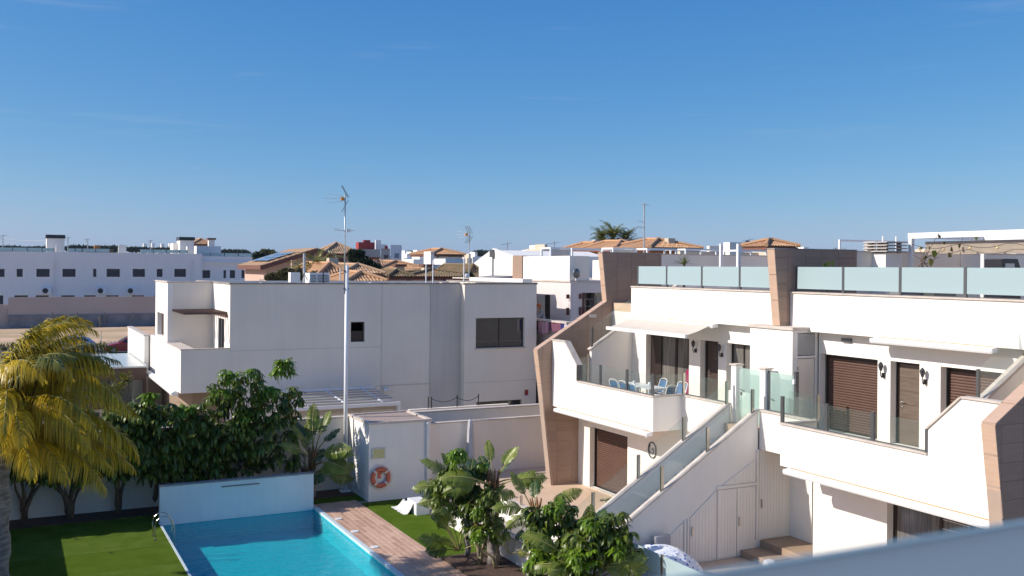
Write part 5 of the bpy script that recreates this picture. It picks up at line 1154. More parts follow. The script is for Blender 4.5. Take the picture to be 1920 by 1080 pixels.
wbox(t, 'wall', CREAM, 1275, 1270, 1352, 62, 471); wbox(t, 'wall', CREAM, 1386, 1384, 1440, 60, 473); wbox(t, 'wall', CREAM, 1149, 1148, 1192, 58, 473)
t = bld('white_roof_tower', 'white stair tower with a dish on the horizon between the white posts', 'building', 1358, 90)
wbox(t, 'wall', WHITE, 1368, 1356, 1402, 90, 454); wbox(t, 'wall', WHITE2, 1330, 1325, 1356, 95, 461)
p = at(1402, 460, d=89); MB().ball((p.x, p.y, p.z), 0.45, 12, 8, sc_=(1, .3, 1)).build('dish', STEELD, t, smooth=True)
for px, yt, d, lab in ((1351, 457, 38, 'tall white post on the roof, left of a pair'), (1384, 457, 30.2, 'tall white post on the roof, right and nearer one of a pair')):
    x, y = corner(px, d); zt = at(px, yt, d=d).z; o = MB().box(x, x + .09, y, y + .09, 7.05, zt).build('roof_post', WMETAL, loc=(x, y, 7.05)); tag(o, lab, 'post', 'tall white roof posts')
x, y = corner(1207, 62); zt = at(1207, 381, d=62).z
t = thing('mast_aerial', 'thin tall mast with small aerial standing against the sky', 'antenna', (x, y, 8)); MB().tube([(x, y, 8), (x, y, zt)], 0.05, 6).build('mast', LMETAL, t)
mb = MB(); mb.bar((x - .2, y, zt - .1), (x + .35, y, zt - .1), .03); mb.bar((x - .1, y - .2, zt - .2), (x - .1, y + .2, zt + .05), .03); mb.bar((x - .45, y, zt - 1.1), (x, y, zt - 1.2), .025); mb.bar((x - .35, y, zt - 1.6), (x, y, zt - 1.45), .025); mb.build('arms', LMETAL, t)
# small roof turret right of the posts
t = bld('tiled_turret', 'small terracotta-capped turret behind the middle tan fin', 'turret', 1440, 60)
x0, y0 = corner(1437, 60); x1 = at(1492, 500, y=y0).x; z1 = at(1440, 462, d=60).z
MB().box(x0, x1, y0, y0 + 2, 0, z1).build('wall', CREAM, t); hip(t, x0, x1, y0, y0 + 2, z1, at(1455, 452, d=61).z, ROOFT, ov=.2, pitch=.2)
# distant small houses
FARL = ['just right of the grey block with the red roof house', 'second from the grey block, low and flat', 'third from the grey block in the upper row', 'fourth in the upper row right of the grey block', 'lower and nearer, right of the grey block', 'long and low, left of the white tan-roofed house', 'behind the small roof aerial, left of its mast', 'just right of the small roof aerial', 'left of the sunlit gable-ended building', 'on the far ridge, leftmost of four above the white block', 'on the far ridge, second of four above the white block', 'on the far ridge, third of four above the white block', 'on the far ridge, nearest the right stair head', 'behind the small gabled house above the white block, left one', 'behind the leftmost distant pergola', 'right of the largest terracotta hip roof', 'right of the terracotta-capped turret', 'seen under the shade cloth of the big pergola', 'right of the big pergola, left one of two', 'at the right edge of the photo behind the barbecue']
k = 0
for (pa, pb, yt, d) in [(753, 766, 478, 420), (768, 776, 480, 380), (778, 788, 477, 450), (789, 797, 481, 360), (756, 772, 484, 300), (775, 800, 486, 280), (850, 862, 482, 400), (876, 885, 484, 330), (886, 897, 481, 390), (262, 275, 465, 800), (278, 290, 464, 820), (295, 308, 465, 840), (312, 322, 464, 850), (1008, 1016, 468, 260), (1018, 1030, 466, 240), (1300, 1318, 470, 200), (1500, 1520, 471, 300), (1780, 1800, 474, 120), (1880, 1905, 470, 110), (1905, 1918, 474, 105)]:
    x0, y0 = corner(pa, d); x1 = at(pb, 500, y=y0).x; z1 = at(pa, yt, d=d).z
    b = MB(); b.box(x0, x1, y0, y0 + 9, -3, z1); b.box(x0 + (x1 - x0) * .55, x1, y0 + 1, y0 + 6, z1, z1 + 0.0045 * d)
    o = b.build('distant_house', random.choice((WHITE, BLUEW, CREAM, WHITE)), loc=(x0, y0, 0))
    tag(o, 'tiny pale distant house ' + FARL[k], 'house', 'tiny houses of the distant town'); k += 1
x0, y0 = corner(379, 160); t = thing('tiled_hut', 'orange tiled roof with a small chimney above the long white block', 'house', (x0, y0, 0)); hip(t, corner(364, 175)[0], corner(394, 175)[0], corner(379, 175)[1], corner(379, 175)[1] + 6, at(379, 458, d=175).z, at(379, 448, d=175).z, ROOFT)
p = at(397, 456, d=172); MB().box(p.x - .5, p.x + .5, p.y, p.y + 1, p.z - 1.5, p.z + .6).build('chimney', WHITE, t); MB().box(p.x - .7, p.x + .7, p.y - .2, p.y + 1.2, p.z + .6, p.z + .9).build('chimney_cap', FASCIA, t)
t = thing('orange_dormer', 'small orange box-like dormer behind the glass rails of the white block', 'building', corner(180, 180) + (0,)); x0, y0 = corner(177, 180); MB().box(x0, x0 + .95, y0, y0 + 1, 8, at(180, 460, d=180).z).build('wall', ORANGE, t)
x0, y0 = corner(160, 178); MB().box(x0, at(212, 500, y=y0).x, y0, y0 + 4, 7, at(180, 466.5, d=178).z).build('roof', ROOFM, t)
for px, yt, d, lab in ((164, 447, 260, 'thin distant mast just left of the orange dormer'), (282, 450, 300, 'thin distant mast above the middle of the white block'), (5, 440, 170, 'thin mast at the left edge of the photo'), (127, 444, 200, 'thin aerial beside the black-capped stair head'), (1039, 452, 100, 'thin aerial above the leftmost distant pergola'), (951, 454, 110, 'thin aerial above the gabled white house'), (1404, 446, 95, 'thin aerial beside the white stair tower')):
    x, y = corner(px, d); zt = at(px, yt, d=d).z; w_ = .0005 * d; zb = at(px, 485, d=d).z
    mb = MB(); mb.tube([(x, y, zb), (x, y, zt)], max(.03, w_), 6); mb.bar((x - .8, y, zt - .3), (x + .6, y, zt - .1), max(.03, w_ * .8)); mb.bar((x - .4, y - .3, zt - .8), (x - .4, y + .3, zt - .4), max(.03, w_ * .8)); o = mb.build('distant_aerial', LMETAL, loc=(x, y, zb)); tag(o, lab, 'antenna')
# ------------------------------------------------------------------ on the block's own roof, behind the glass rails
# big white pergola with rolled cloth
d0 = 28.8; x0, y0 = corner(1707, d0); zt = at(1707, 437, d=d0).z
t = thing('big_roof_pergola', 'big white pergola with a beige shade cloth and string lights on the right roof', 'pergola', (x0, y0, 7.05))
mb = MB(); mb.box(x0, x0 + .12, 12.95, y0 + .1, zt - .16, zt); mb.build('beam', WMETAL, t)
MB().box(x0 + .002, x0 + .118, y0 - .03, y0 + .08, 7.05, zt - .16).build('post', WMETAL, t); MB().box(x0 + .12, x0 + 3.2, y0 - .02, y0 + .1, zt - .15, zt - .01).build('beam', WMETAL, t)
MB().box(x0 + 3.08, x0 + 3.2, 12.95, y0 + .1, zt - .16, zt - .002).build('beam', WMETAL, t)
for xx, yy in ((x0 + 3.08, y0 - .03), (x0 + 3.08, 16.4)): MB().box(xx, xx + .118, yy, yy + .11, 7.05, zt - .16).build('post', WMETAL, t)
mb = MB()
for i in range(14):
    def P(i, s): return (x0 + .35 + 2.6 * s, y0 - .2 - 0.30 * i, zt - .28 - .16 * math.sin(math.pi * s) - .05 * (i % 2))
    for j in range(5): mb.quad(P(i, j / 5), P(i + 1, j / 5), P(i + 1, (j + 1) / 5), P(i, (j + 1) / 5))
mb.build('shade_cloth', AWN2, t, smooth=True)
mb = MB(); mb.quad((x0 + .25, y0 - .3, zt - .25), (x0 + .25, y0 - 4.6, zt - .25), (x0 + .28, y0 - 4.6, zt - .62), (x0 + .28, y0 - .3, zt - .62)); mb.build('cloth_edge', AWN2, t)
pts = [(x0 + .05, y0 - i * .28, zt - .32 - .14 * abs(math.sin(i * .55))) for i in range(24)]
MB().tube(pts, .007, 5).build('light_string', BLACK, t)
for i in range(1, 24, 3): MB().ball((pts[i][0], pts[i][1], pts[i][2] - .05), .035, 8, 6).build('bulb', mat('warm_bulb', (0.8, 0.6, 0.25), rough=0.2), t, smooth=True)
# thin white frame
x0, y0 = corner(1574, 33); zt = at(1574, 449, d=33).z; x1 = at(1706, 500, y=y0).x
t = thing('thin_white_frame', 'thin white pipe frame left of the concrete chimneys', 'frame', (x0, y0, 8)); mb = MB(); mb.box(x0, x1, y0, y0 + .06, zt - .06, zt); mb.box(x0, x0 + .06, y0 + .001, y0 + .061, 7.1, zt - .06); mb.build('frame', WMETAL, t)
for px in (1655, 1680):
    x = at(px, 500, y=y0 - .2).x; MB().tube([(x, y0 - .2, 8.5), (x, y0 - .2, zt + .15)], .03, 6).build('vent_pipe', WMETAL, t)
# chimneys with stacked concrete caps
for (pa, pb, d, lab) in ((1638, 1657, 31.0, 'smaller stacked concrete chimney cap, left one'), (1661, 1703, 28.4, 'larger stacked concrete chimney cap with white shaft, right one')):
    x0, y0 = corner(pa, d); x1 = at(pb, 500, y=y0).x; xm, ym, hw = (x0 + x1) / 2, y0 + (x1 - x0) / 2, (x1 - x0) / 2
    t = thing('roof_chimney', lab, 'chimney', (xm, ym, 7.05), 'stacked concrete chimneys')
    zb, ztp = at(pa, 474, d=d).z, at(pa, 451, d=d).z
    MB().box(xm - hw * .75, xm + hw * .75, ym - hw * .75, ym + hw * .75, 7.05, zb).build('shaft', WHITE, t)
    n_ = 4; s = (ztp - zb) / n_
    for k in range(n_):
        MB().prism([(xm - hw, zb + k * s + s * .35), (xm - hw * .85, zb + k * s + s * .75), (xm + hw * .85, zb + k * s + s * .75), (xm + hw, zb + k * s + s * .35)], 'y', ym - hw, ym + hw).build('cap_slab', mat('pale_concrete', (0.50, 0.47, 0.43), (0.42, 0.39, 0.36), scale=6, rough=.9), t)
        for a_ in (-1, 1):
            for b_ in (-1, 1): MB().box(xm + a_ * hw * .6 - .05, xm + a_ * hw * .6 + .05, ym + b_ * hw * .6 - .05, ym + b_ * hw * .6 + .05, zb + k * s - s * .25 * (k > 0), zb + k * s + s * .35).build('spacer', MATS['pale_concrete'], t)
# barbecue and odds and ends behind the railing
x0, y0 = corner(1878, 25.5); t = thing('barbecue', 'black gas barbecue with a pale window behind the rail at the right edge', 'barbecue', (x0 + .5, y0, 7.05))
z1 = at(1880, 485, d=25.5).z
MB().box(x0, x0 + .75, y0, y0 + .5, 7.05, z1 - .35).build('cabinet', BLACKP, t); MB().prism([(x0, z1 - .33), (x0, z1 - .02), (x0 + .1, z1), (x0 + .62, z1), (x0 + .78, z1 - .33)], 'y', y0, y0 + .5).build('hood', BLACKP, t)
MB().box(x0 + .12, x0 + .48, y0 - .015, y0, z1 - .24, z1 - .12).build('thermometer_window', LMETAL, t)
x0, y0 = corner(1790, 23.5)
for (pa, pb, lab, m) in ((1752, 1793, 'dark low bench behind the glass rail', STEELD), (1690, 1730, 'grey low planter box behind the glass rail', CONC)):
    x0, y0 = corner(pa, 27.0); x1 = at(pb, 500, y=y0).x
    t = thing('roof_bench' if m is STEELD else 'planter_box', lab, 'bench' if m is STEELD else 'planter', (x0, y0, 7.05)); MB().box(x0, x1, y0, y0 + .4, 7.4 if m is STEELD else 7.05, 7.78).build('body', m, t)
    if m is STEELD:
        for x in (x0 + .02, x1 - .08): MB().box(x, x + .06, y0 + .05, y0 + .35, 7.05, 7.4).build('leg', m, t)
# dangling lines on the white block roof at the far left
x, y = corner(5, 160); 
t = thing('clothes_line', 'sagging line strung across the roof of the white block at the far left', 'line', (x, y, 10)); p0, p1 = at(5, 447, d=160), at(88, 450, d=160)
MB().tube([p0.lerp(p1, s / 8) - Vector((0, 0, .25 * math.sin(math.pi * s / 8))) for s in range(9)], .035, 5).build('line', WMETAL, t)
# ------------------------------------------------------------------ table and chairs on balcony A
FZ = 3.972
t = thing('patio_table', 'white slatted patio table on the balcony, laid between the blue chairs', 'table', (17.95, 26.2, FZ))
for k in range(9): MB().box(17.6 + k * 0.079, 17.67 + k * 0.079, 25.45, 27.0, FZ + 0.60, FZ + 0.625).build('slat', WMETAL, t)
mb = MB(); mb.box(17.62, 18.28, 25.5, 25.55, FZ + .56, FZ + .599); mb.box(17.62, 18.28, 26.9, 26.95, FZ + .56, FZ + .599); mb.build('frame', WMETAL, t)
for x in (17.62, 18.24):
    for y in (25.5, 26.91): MB().box(x, x + .04, y, y + .04, FZ, FZ + .56).build('leg', WMETAL, t)
for (x, y, h, lab) in ((17.9, 26.75, .10, 'white cup on the patio table, farther one'), (18.05, 26.1, .12, 'white cup on the patio table, nearer the right-hand blue chair')):
    c = thing('cup', lab, 'cup', (x, y, FZ + .626)); MB().lathe((x, y, FZ + .626), [(0, 0), (.035, 0), (.045, h), (.04, h), (.03, .01)], 14).build('body', WMETAL, c, smooth=True)
def chair(loc, rz, label):
    t = thing('patio_chair', label, 'chair', (0, 0, 0), 'blue and white patio chairs on the balcony')
    for y in (-.24, .24):
        MB().bar((-.22, y, 0), (.16, y, .62), .028).build('leg', WMETAL, t); MB().bar((.24, y, 0), (-.20, y, .64), .028).build('leg', WMETAL, t)
        MB().bar((-.16, y, .40), (-.33, y, 1.0), .028).build('back_post', WMETAL, t); MB().bar((-.24, y * 1.08, .64), (.22, y * 1.08, .63), .035, .02).build('armrest', WMETAL, t)
    mb = MB(); mb.tube([(-.33, -.25, .98), (-.335, -.17, 1.05), (-.34, 0, 1.08), (-.335, .17, 1.05), (-.33, .25, .98)], .016, 6); mb.bar((-.2, -.24, .44), (-.2, .24, .44), .02); mb.bar((.2, -.24, .44), (.2, .24, .44), .02); mb.build('crossbar', WMETAL, t)
    mb = MB(); n_ = 6
    for i in range(n_):
        P = lambda i, y: (-.2 + .42 * i / n_, y, .44 - .03 * math.sin(math.pi * i / n_)); mb.quad(P(i, -.225), P(i + 1, -.225), P(i + 1, .225), P(i, .225))
    mb.build('seat', BLUEF, t, smooth=True)
    mb = MB()
    for i in range(n_):
        P = lambda i, y: (-.185 - .13 * i / n_ - .02 * math.sin(math.pi * i / n_), y, .5 + .48 * i / n_); mb.quad(P(i, -.22), P(i + 1, -.22), P(i + 1, .22), P(i, .22))
    mb.build('backrest', BLUEF, t, smooth=True)
    t.location = loc; t.rotation_euler = (0, 0, rz); t.scale = (.86, .86, .74); return t
c0 = chair((17.52, 26.98, FZ), .1, 'blue and white patio chair on the near side of the table, farthest left')
kids = children(c0)
for (x, y, r_, lab) in ((17.52, 26.42, 0.0, 'blue and white patio chair on the near side, second from the left'), (17.52, 25.9, -.05, 'blue and white patio chair on the near side, just right of the dark rail post'), (17.98, 25.15, 1.75, 'blue and white patio chair at the near end of the table, turned sideways'), (18.6, 26.5, 3.1, 'blue and white patio chair on the far side of the table by the window'), (18.62, 25.45, 3.3, 'blue and white patio chair on the far side, nearest the magenta curtain')):
    copy_thing(c0, (x, y, FZ), r_, lab, kids)
# parasol with blue pattern, and cushion, on the lower terrace
PATM = mat('blue_dotted_fabric', (0.78, 0.80, 0.84), rough=0.9)
n = PATM.node_tree.nodes; l = PATM.node_tree.links.new
g = n.new('ShaderNodeTexCoord'); vr = n.new('ShaderNodeTexVoronoi'); vr.inputs['Scale'].default_value = 7.5; vr.inputs['Randomness'].default_value = 0.35
mpv = n.new('ShaderNodeMapping'); mpv.inputs['Scale'].default_value = (1.0, 1.0, 1.4); l(g.outputs['Object'], mpv.inputs[0]); l(mpv.outputs[0], vr.inputs['Vector'])
rr_ = n.new('ShaderNodeValToRGB'); rr_.color_ramp.interpolation = 'CONSTANT'; e = rr_.color_ramp.elements; e[0].color = (0.045, 0.07, 0.36, 1); e[1].position = 0.20; e[1].color = (0.33, 0.46, 0.74, 1); q = e.new(0.30); q.color = (0.78, 0.80, 0.84, 1)
l(vr.outputs['Distance'], rr_.inputs[0]); l(rr_.outputs[0], n['Principled BSDF'].inputs['Base Color'])
cx, cy, cz = 14.62, 20.0, 1.12
t = thing('patterned_parasol', 'white parasol with blue leaf pattern, tilted, below the stairs', 'parasol', (cx, cy, 0.6))
mb = MB(); n_ = 8; R_ = 0.86
for k in range(n_):
    a0, a1 = 2 * math.pi * k / n_, 2 * math.pi * (k + 1) / n_
    for s in range(6):
        for q in range(3):
            def P(s_, q_):
                a = a0 + (a1 - a0) * q_ / 3; r = R_ * s_ / 6 * (1 - 0.05 * math.sin(math.pi * (q_ / 3))); h = 0.30 * (1 - (s_ / 6) ** 1.7) - 0.03 * math.sin(math.pi * q_ / 3) * (s_ / 6)
                v = Vector((r * math.cos(a), r * math.sin(a), h)); v.rotate(Matrix.Rotation(0.30, 3, 'Y') @ Matrix.Rotation(0.25, 3, 'X')); return (cx + v.x, cy + v.y, cz + v.z)
            mb.quad(P(s, q), P(s + 1, q), P(s + 1, q + 1), P(s, q + 1))
mb.build('canopy', PATM, t, smooth=False)
MB().tube([(cx, cy, 0.6), (cx + .08, cy, cz + .32)], .02, 8).build('pole', WMETAL, t)
t = thing('grey_cushion', 'grey back cushion leaning on the stair wall behind the patterned parasol', 'cushion', (15.1, 20.95, .6))
p = at(1240, 1012, y=20.9)
mb = MB(); mb.v = []; mb.box(p.x - .24, p.x + .26, 20.82, 20.95, 0.6, p.z + .12); o = mb.build('cushion', GREYF, t); bm_ = o.modifiers.new('bevel', 'BEVEL'); bm_.width = .05; bm_.segments = 3
t = thing('white_pot', 'small white rounded pot on the step by the blurred rail', 'pot', (16.2, 18.6, .6)); p = at(1443, 1052, z=0.95)
MB().lathe((p.x, p.y, .6), [(0, 0), (.12, 0), (.17, .12), (.18, .28), (.13, .36), (.10, .37), (0, .33)], 16).build('body', WMETAL, t, smooth=True)
# ------------------------------------------------------------------ cars by the sandy lot
def car(name, label, front_px, y, length, paint, cat='car'):
    xf = at(front_px, 650, y=y).x; t = thing(name, label, cat, (xf + length / 2, y, 0)); L_ = length; X0 = xf; Wd = 1.78
    low = [(0, .28), (-.0, .62), (.12, .74), (.9, .92), (1.35, .98), (L_ - .75, 1.02), (L_ - .1, .98), (L_, .75), (L_ - .02, .32), (L_ - .5, .22), (.4, .2)]
    b = MB(); k = len(low)
    for (yy, ins) in ((y, .10), (y + .12, 0), (y + Wd - .12, 0), (y + Wd, .10)):
        for (u, v) in low: b.v.append((X0 + u + (ins * (1 if u < L_ / 2 else -1)), yy, v - ins * .3 * (v > .6)))
    for r_ in range(3):
        for i in range(k): b.f.append((r_ * k + i, r_ * k + (i + 1) % k, (r_ + 1) * k + (i + 1) % k, (r_ + 1) * k + i))
    b.f.append(tuple(range(k))); b.f.append(tuple(3 * k + i for i in reversed(range(k)))); o = b.build('body', paint, t, smooth=False); m_ = o.modifiers.new('bevel', 'BEVEL'); m_.width = .05; m_.segments = 2
    cab = [(1.25, .97), (2.05, 1.46), (2.5, 1.55), (L_ - 1.1, 1.53), (L_ - .45, 1.25), (L_ - .22, 1.0)]; k = len(cab); b = MB()
    for (yy, f_) in ((y + .06, 0), (y + .22, 1), (y + Wd - .22, 1), (y + Wd - .06, 0)):
        for (u, v) in cab: b.v.append((X0 + u, yy, .97 + (v - .97) * (1 if f_ else 0.0)))
    b2 = MB(); 
    for (u, v) in cab: b2.v.append((X0 + u, y + .07 + (v - .97) * .28, v))
    for (u, v) in cab: b2.v.append((X0 + u, y + Wd - .07 - (v - .97) * .28, v))
    b2.f = [tuple(range(k)), tuple(k + i for i in reversed(range(k)))] + [(i, i + 1, k + i + 1, k + i) for i in range(k - 1)]
    c = b2.build('cabin', paint, t); m_ = c.modifiers.new('bevel', 'BEVEL'); m_.width = .03
    sl = lambda v: y + .045 + (v - .97) * .28
    for poly in ([(1.5, 1.02), (2.12, 1.40), (2.45, 1.47), (2.45, 1.02)], [(2.52, 1.02), (2.52, 1.475), (3.25, 1.46), (3.25, 1.03)], [(3.32, 1.03), (3.32, 1.455), (L_ - 1.0, 1.40), (L_ - .6, 1.08)]):
        q = MB(); q.quad(*[(X0 + u, sl(v) - .012, v) for u, v in poly]); q.build('side_window', PANE, t)
    q = MB(); q.quad((X0 + 1.33, y + .2, 1.03), (X0 + 1.33, y + Wd - .2, 1.03), (X0 + 2.0, y + Wd - .27, 1.445), (X0 + 2.0, y + .27, 1.445)); q.v = [(a_ - .02, b_, c_ + .02) for a_, b_, c_ in q.v]; q.build('windscreen', PANE, t)
    for x in (.78, L_ - .82):
        for yy in (y - .01, y + Wd - .19):
            w_ = MB(); w_.lathe((0, 0, 0), [(0, 0), (.31, 0), (.33, .03), (.33, .17), (.31, .2), (0, .2)], 24); w_.v = [(X0 + x + a_, yy + c_, .33 + b_) for a_, b_, c_ in w_.v]; wh = w_.build('wheel', RUBBER, t)
            w_ = MB(); w_.lathe((0, 0, 0), [(0, 0), (.06, -.01), (.19, 0), (.21, .01)], 20); w_.v = [(X0 + x + a_, yy - .004 + c_, .33 + b_) for a_, b_, c_ in w_.v]; w_.build('rim', LMETAL, wh)
    q = MB(); q.prism([(.02, .60), (.30, .74), (.42, .80), (.10, .70)], 'y', y - .002, y + .3); q.v = [(X0 + a_, b_ + .02, c_) for a_, b_, c_ in q.v]; q.build('headlight', mat('headlight_lens', (.6, .62, .65), rough=.1), t)
    MB().box(X0 + 1.45, X0 + 1.62, y - .12, y + .04, 1.0, 1.12).build('wing_mirror', paint, t)
    return t
car('parked_car', 'dark red hatchback parked beyond the corner balcony house', 196, 99.5, 4.4, REDCAR)
car('parked_car', 'silver car mostly hidden behind the palm fronds at the far left', 84, 101.5, 4.4, SILVER)
# ------------------------------------------------------------------ the person leaning on the neighbour's balcony
def person():
    bx, by, bz = XC + 0.55, at(1017, 590, x=XC + .5).y, ZC_ - 1.1
    t = thing('person', 'red-haired person in a grey top leaning an elbow on the laundry-hung balcony wall', 'person', (bx, by, bz))
    V = [(0, 0, .93), (0, .02, 1.12), (-.10, .05, 1.32), (-.16, .02, 1.42), (-.22, .0, 1.50), (-.24, 0, 1.56),
         (-.14, .20, 1.38), (-.34, .30, 1.20), (-.50, .12, 1.13),
         (-.14, -.18, 1.38), (-.38, -.22, 1.17), (-.36, -.06, 1.42),
         (0, .11, .9), (.03, .12, .5), (.06, .12, .08), (-.08, .13, .04),
         (0, -.11, .9), (.02, -.12, .5), (.06, -.12, .08), (-.08, -.13, .04)]
    E = [(0, 1), (1, 2), (2, 3), (3, 4), (4, 5), (3, 6), (6, 7), (7, 8), (3, 9), (9, 10), (10, 11), (0, 12), (12, 13), (13, 14), (14, 15), (0, 16), (16, 17), (17, 18), (18, 19)]
    Rr = [.14, .13, .15, .12, .055, .05, .065, .05, .04, .065, .05, .035, .095, .07, .05, .04, .095, .07, .05, .04]
    me = bpy.data.meshes.new('body'); me.from_pydata(V, E, []); o = bpy.data.objects.new('body', me); COL.objects.link(o); o.parent = t
    o.modifiers.new('skin', 'SKIN'); 
    for i, r_ in enumerate(Rr): me.skin_vertices[0].data[i].radius = (r_, r_)
    me.skin_vertices[0].data[0].use_root = True
    s = o.modifiers.new('sub', 'SUBSURF'); s.levels = 1; s.render_levels = 2; me.materials.append(GREYF)
    SK = mat('skin', (.50, .27, .18), rough=.6)
    h = MB(); h.ball((0, 0, 0), .105, 16, 12, sc_=(1.0, .8, 1.15)); h.ball((-.105, 0, -.01), .022, 8, 6); h.ball((0, .085, -.01), .025, 8, 6, sc_=(.8, .5, 1.2)); h.ball((0, -.085, -.01), .025, 8, 6, sc_=(.8, .5, 1.2))
    h.v = [(x + bx - .28, y + by - .01, z + bz + 1.68) for x, y, z in h.v]; hd = h.build('head', SK, t, smooth=True)
    h = MB(); h.ball((.02, 0, .03), .122, 16, 10, sc_=(1.0, .88, 1.1), zmin=-.35); h.ball((.08, .0, -.06), .08, 10, 8, sc_=(.7, 1, 1.3)); h.v = [(x + bx - .28, y + by - .01, z + bz + 1.68) for x, y, z in h.v]; h.build('hair', mat('red_hair', (.36, .085, .02), rough=.6), t, smooth=True)
    for (hx, hy, hz, lx) in ((-.36, -.06, 1.44, 0), (-.56, .10, 1.13, 1)):
        f = MB(); f.ball((0, 0, 0), .042, 10, 8, sc_=(1, .8, 1.1))
        for k in range(5):
            yy = -.03 + .015 * k; f.tube([(0, yy, .02), (-.03 if lx else .01, yy * 1.2, .055 + (0.01 if k in (1, 2, 3) else 0)), (-.05 if lx else .035, yy * 1.2, .085)], .008, 5)
        f.v = [(x + bx + hx, y + by + hy, z + bz + hz) for x, y, z in f.v]; f.build('hand', SK, t, smooth=True)
    e_ = MB(); e_.ball((bx - .378, by + .03, bz + 1.70), .012, 6, 4); e_.ball((bx - .378, by - .045, bz + 1.70), .012, 6, 4); e_.box(bx - .386, bx - .376, by - .03, by + .02, bz + 1.63, bz + 1.638); e_.build('face', DARKBR, t)
    return t
person()
# laundry hung over the balcony wall
def laundry(px0, px1, col, h, lab, k):
    ya, yb = at(px0, 600, x=XC - .16).y, at(px1, 600, x=XC - .16).y; mb = MB(); n_ = 12
    for i in range(n_):
        for j in range(4):
            P = lambda i, j: (XC - .15 - .03 * math.sin(i * 1.4 + k), ya + (yb - ya) * i / n_, ZC_ - .10 - h * j / 4 - .03 * math.sin(i * .9 + k))
            mb.quad(P(i, j), P(i + 1, j), P(i + 1, j + 1), P(i, j + 1))
    o = mb.build('hanging_cloth', mat('cloth_%d' % k, col, rough=.95), loc=(XC - .15, (ya + yb) / 2, ZC_ - .1), smooth=True); tag(o, lab, 'laundry', 'laundry on the balcony wall')
laundry(999, 1009, (.10, .03, .03), .42, 'dark red cloth drying at the left end of the balcony wall', 1)
laundry(1010, 1028, (.55, .30, .36), .55, 'pink cloth drying on the balcony wall below the person', 2)
laundry(1029, 1052, (.16, .06, .10), .38, 'maroon cloth drying right of the pink one', 3)
laundry(1050, 1058, (.03, .03, .16), .52, 'navy cloth drying near the right end of the balcony wall', 4)
laundry(1058, 1063, (.6, .6, .66), .62, 'pale cloth drying at the right end of the balcony wall', 5)
# ------------------------------------------------------------------ vegetation
def raw(name, V, Fq, m, parent=None, loc=None, kind=None, smooth=False, mats=None, mi=None):
    V = np.asarray(V, dtype=np.float32); Fq = np.asarray(Fq, dtype=np.int32); me = bpy.data.meshes.new(name)
    o0 = ORG.get(parent.name) if parent else Vector(loc or (0, 0, 0))
    if o0 is not None: V = V - np.array(o0, dtype=np.float32)
    me.vertices.add(len(V)); me.vertices.foreach_set('co', V.ravel()); me.loops.add(Fq.size); me.loops.foreach_set('vertex_index', Fq.ravel())
    k = Fq.shape[1]; me.polygons.add(len(Fq)); me.polygons.foreach_set('loop_start', np.arange(0, Fq.size, k, dtype=np.int32)); me.polygons.foreach_set('loop_total', np.full(len(Fq), k, dtype=np.int32))
    for q in (mats or [m]): me.materials.append(q)
    if mi is not None: me.polygons.foreach_set('material_index', np.asarray(mi, dtype=np.int32))
    me.polygons.foreach_set('use_smooth', np.ones(len(Fq), dtype=bool)); me.update(); me.validate()
    o = bpy.data.objects.new(name, me); COL.objects.link(o)
    if parent: o.parent = parent
    else: o.location = o0
    ORG[o.name] = o0
    if kind: o['kind'] = kind
    return o
def leaf_template(width, droop, secs=(0, .25, .55, .85, 1.0), wd=(.25, .85, 1, .6, .06), a0=0.35, fold=.25):
    """a folded leaflet of length 1 lying along +x that bends down"""
    V = []; x = z = 0; pv = 0
    for i, (s, w_) in enumerate(zip(secs, wd)):
        a = a0 - droop * s; x += (s - pv) * math.cos(a); z += (s - pv) * math.sin(a); pv = s
        V += [(x, -w_ * width / 2, z + fold * w_ * width * .5), (x, 0, z), (x, w_ * width / 2, z + fold * w_ * width * .5)]
    F = []
    for i in range(len(secs) - 1):
        for j in range(2): F.append((i * 3 + j, (i + 1) * 3 + j, (i + 1) * 3 + j + 1, i * 3 + j + 1))
    return np.array(V, np.float32), np.array(F, np.int32)
def rosettes(C, R, n_leaf=9, width=.26, droop=1.9):
    """umbrella-like clusters of drooping leaflets at centres C with radii R"""
    tmpl = [leaf_template(width, droop * q, a0=a_) for q, a_ in ((.8, .5), (1.0, .35), (1.2, .2))]
    VV, FF = [], []; b = 0
    for c, r in zip(C, R):
        ph = RNG.uniform(0, 6.28); tx, ty = RNG.normal(0, .28, 2)
        for k in range(n_leaf):
            T, Fa = tmpl[RNG.integers(3)]; a = ph + 6.283 * k / n_leaf + RNG.normal(0, .14); s = r * RNG.uniform(.8, 1.1)
            ca, sa = math.cos(a), math.sin(a); P = T * s; Q = np.empty_like(P)
            Q[:, 0] = P[:, 0] * ca - P[:, 1] * sa; Q[:, 1] = P[:, 0] * sa + P[:, 1] * ca; Q[:, 2] = P[:, 2] + Q[:, 0] * tx + Q[:, 1] * ty
            VV.append(Q + c); FF.append(Fa + b); b += len(T)
    return np.concatenate(VV), np.concatenate(FF)
def blob_points(blobs, n_per_m3=None, n=100, shell=.55):
    vol = np.array([b_[1][0] * b_[1][1] * b_[1][2] for b_ in blobs]) ** .72; cnt = np.maximum(3, (vol / vol.sum() * n).astype(int)); P = []
    for (c, r), k in zip(blobs, cnt):
        d = RNG.normal(0, 1, (k, 3)); d /= np.linalg.norm(d, axis=1)[:, None]; rad = RNG.uniform(shell, 1.0, k) ** .8; P.append(np.array(c) + d * rad[:, None] * np.array(r))
    return np.concatenate(P)
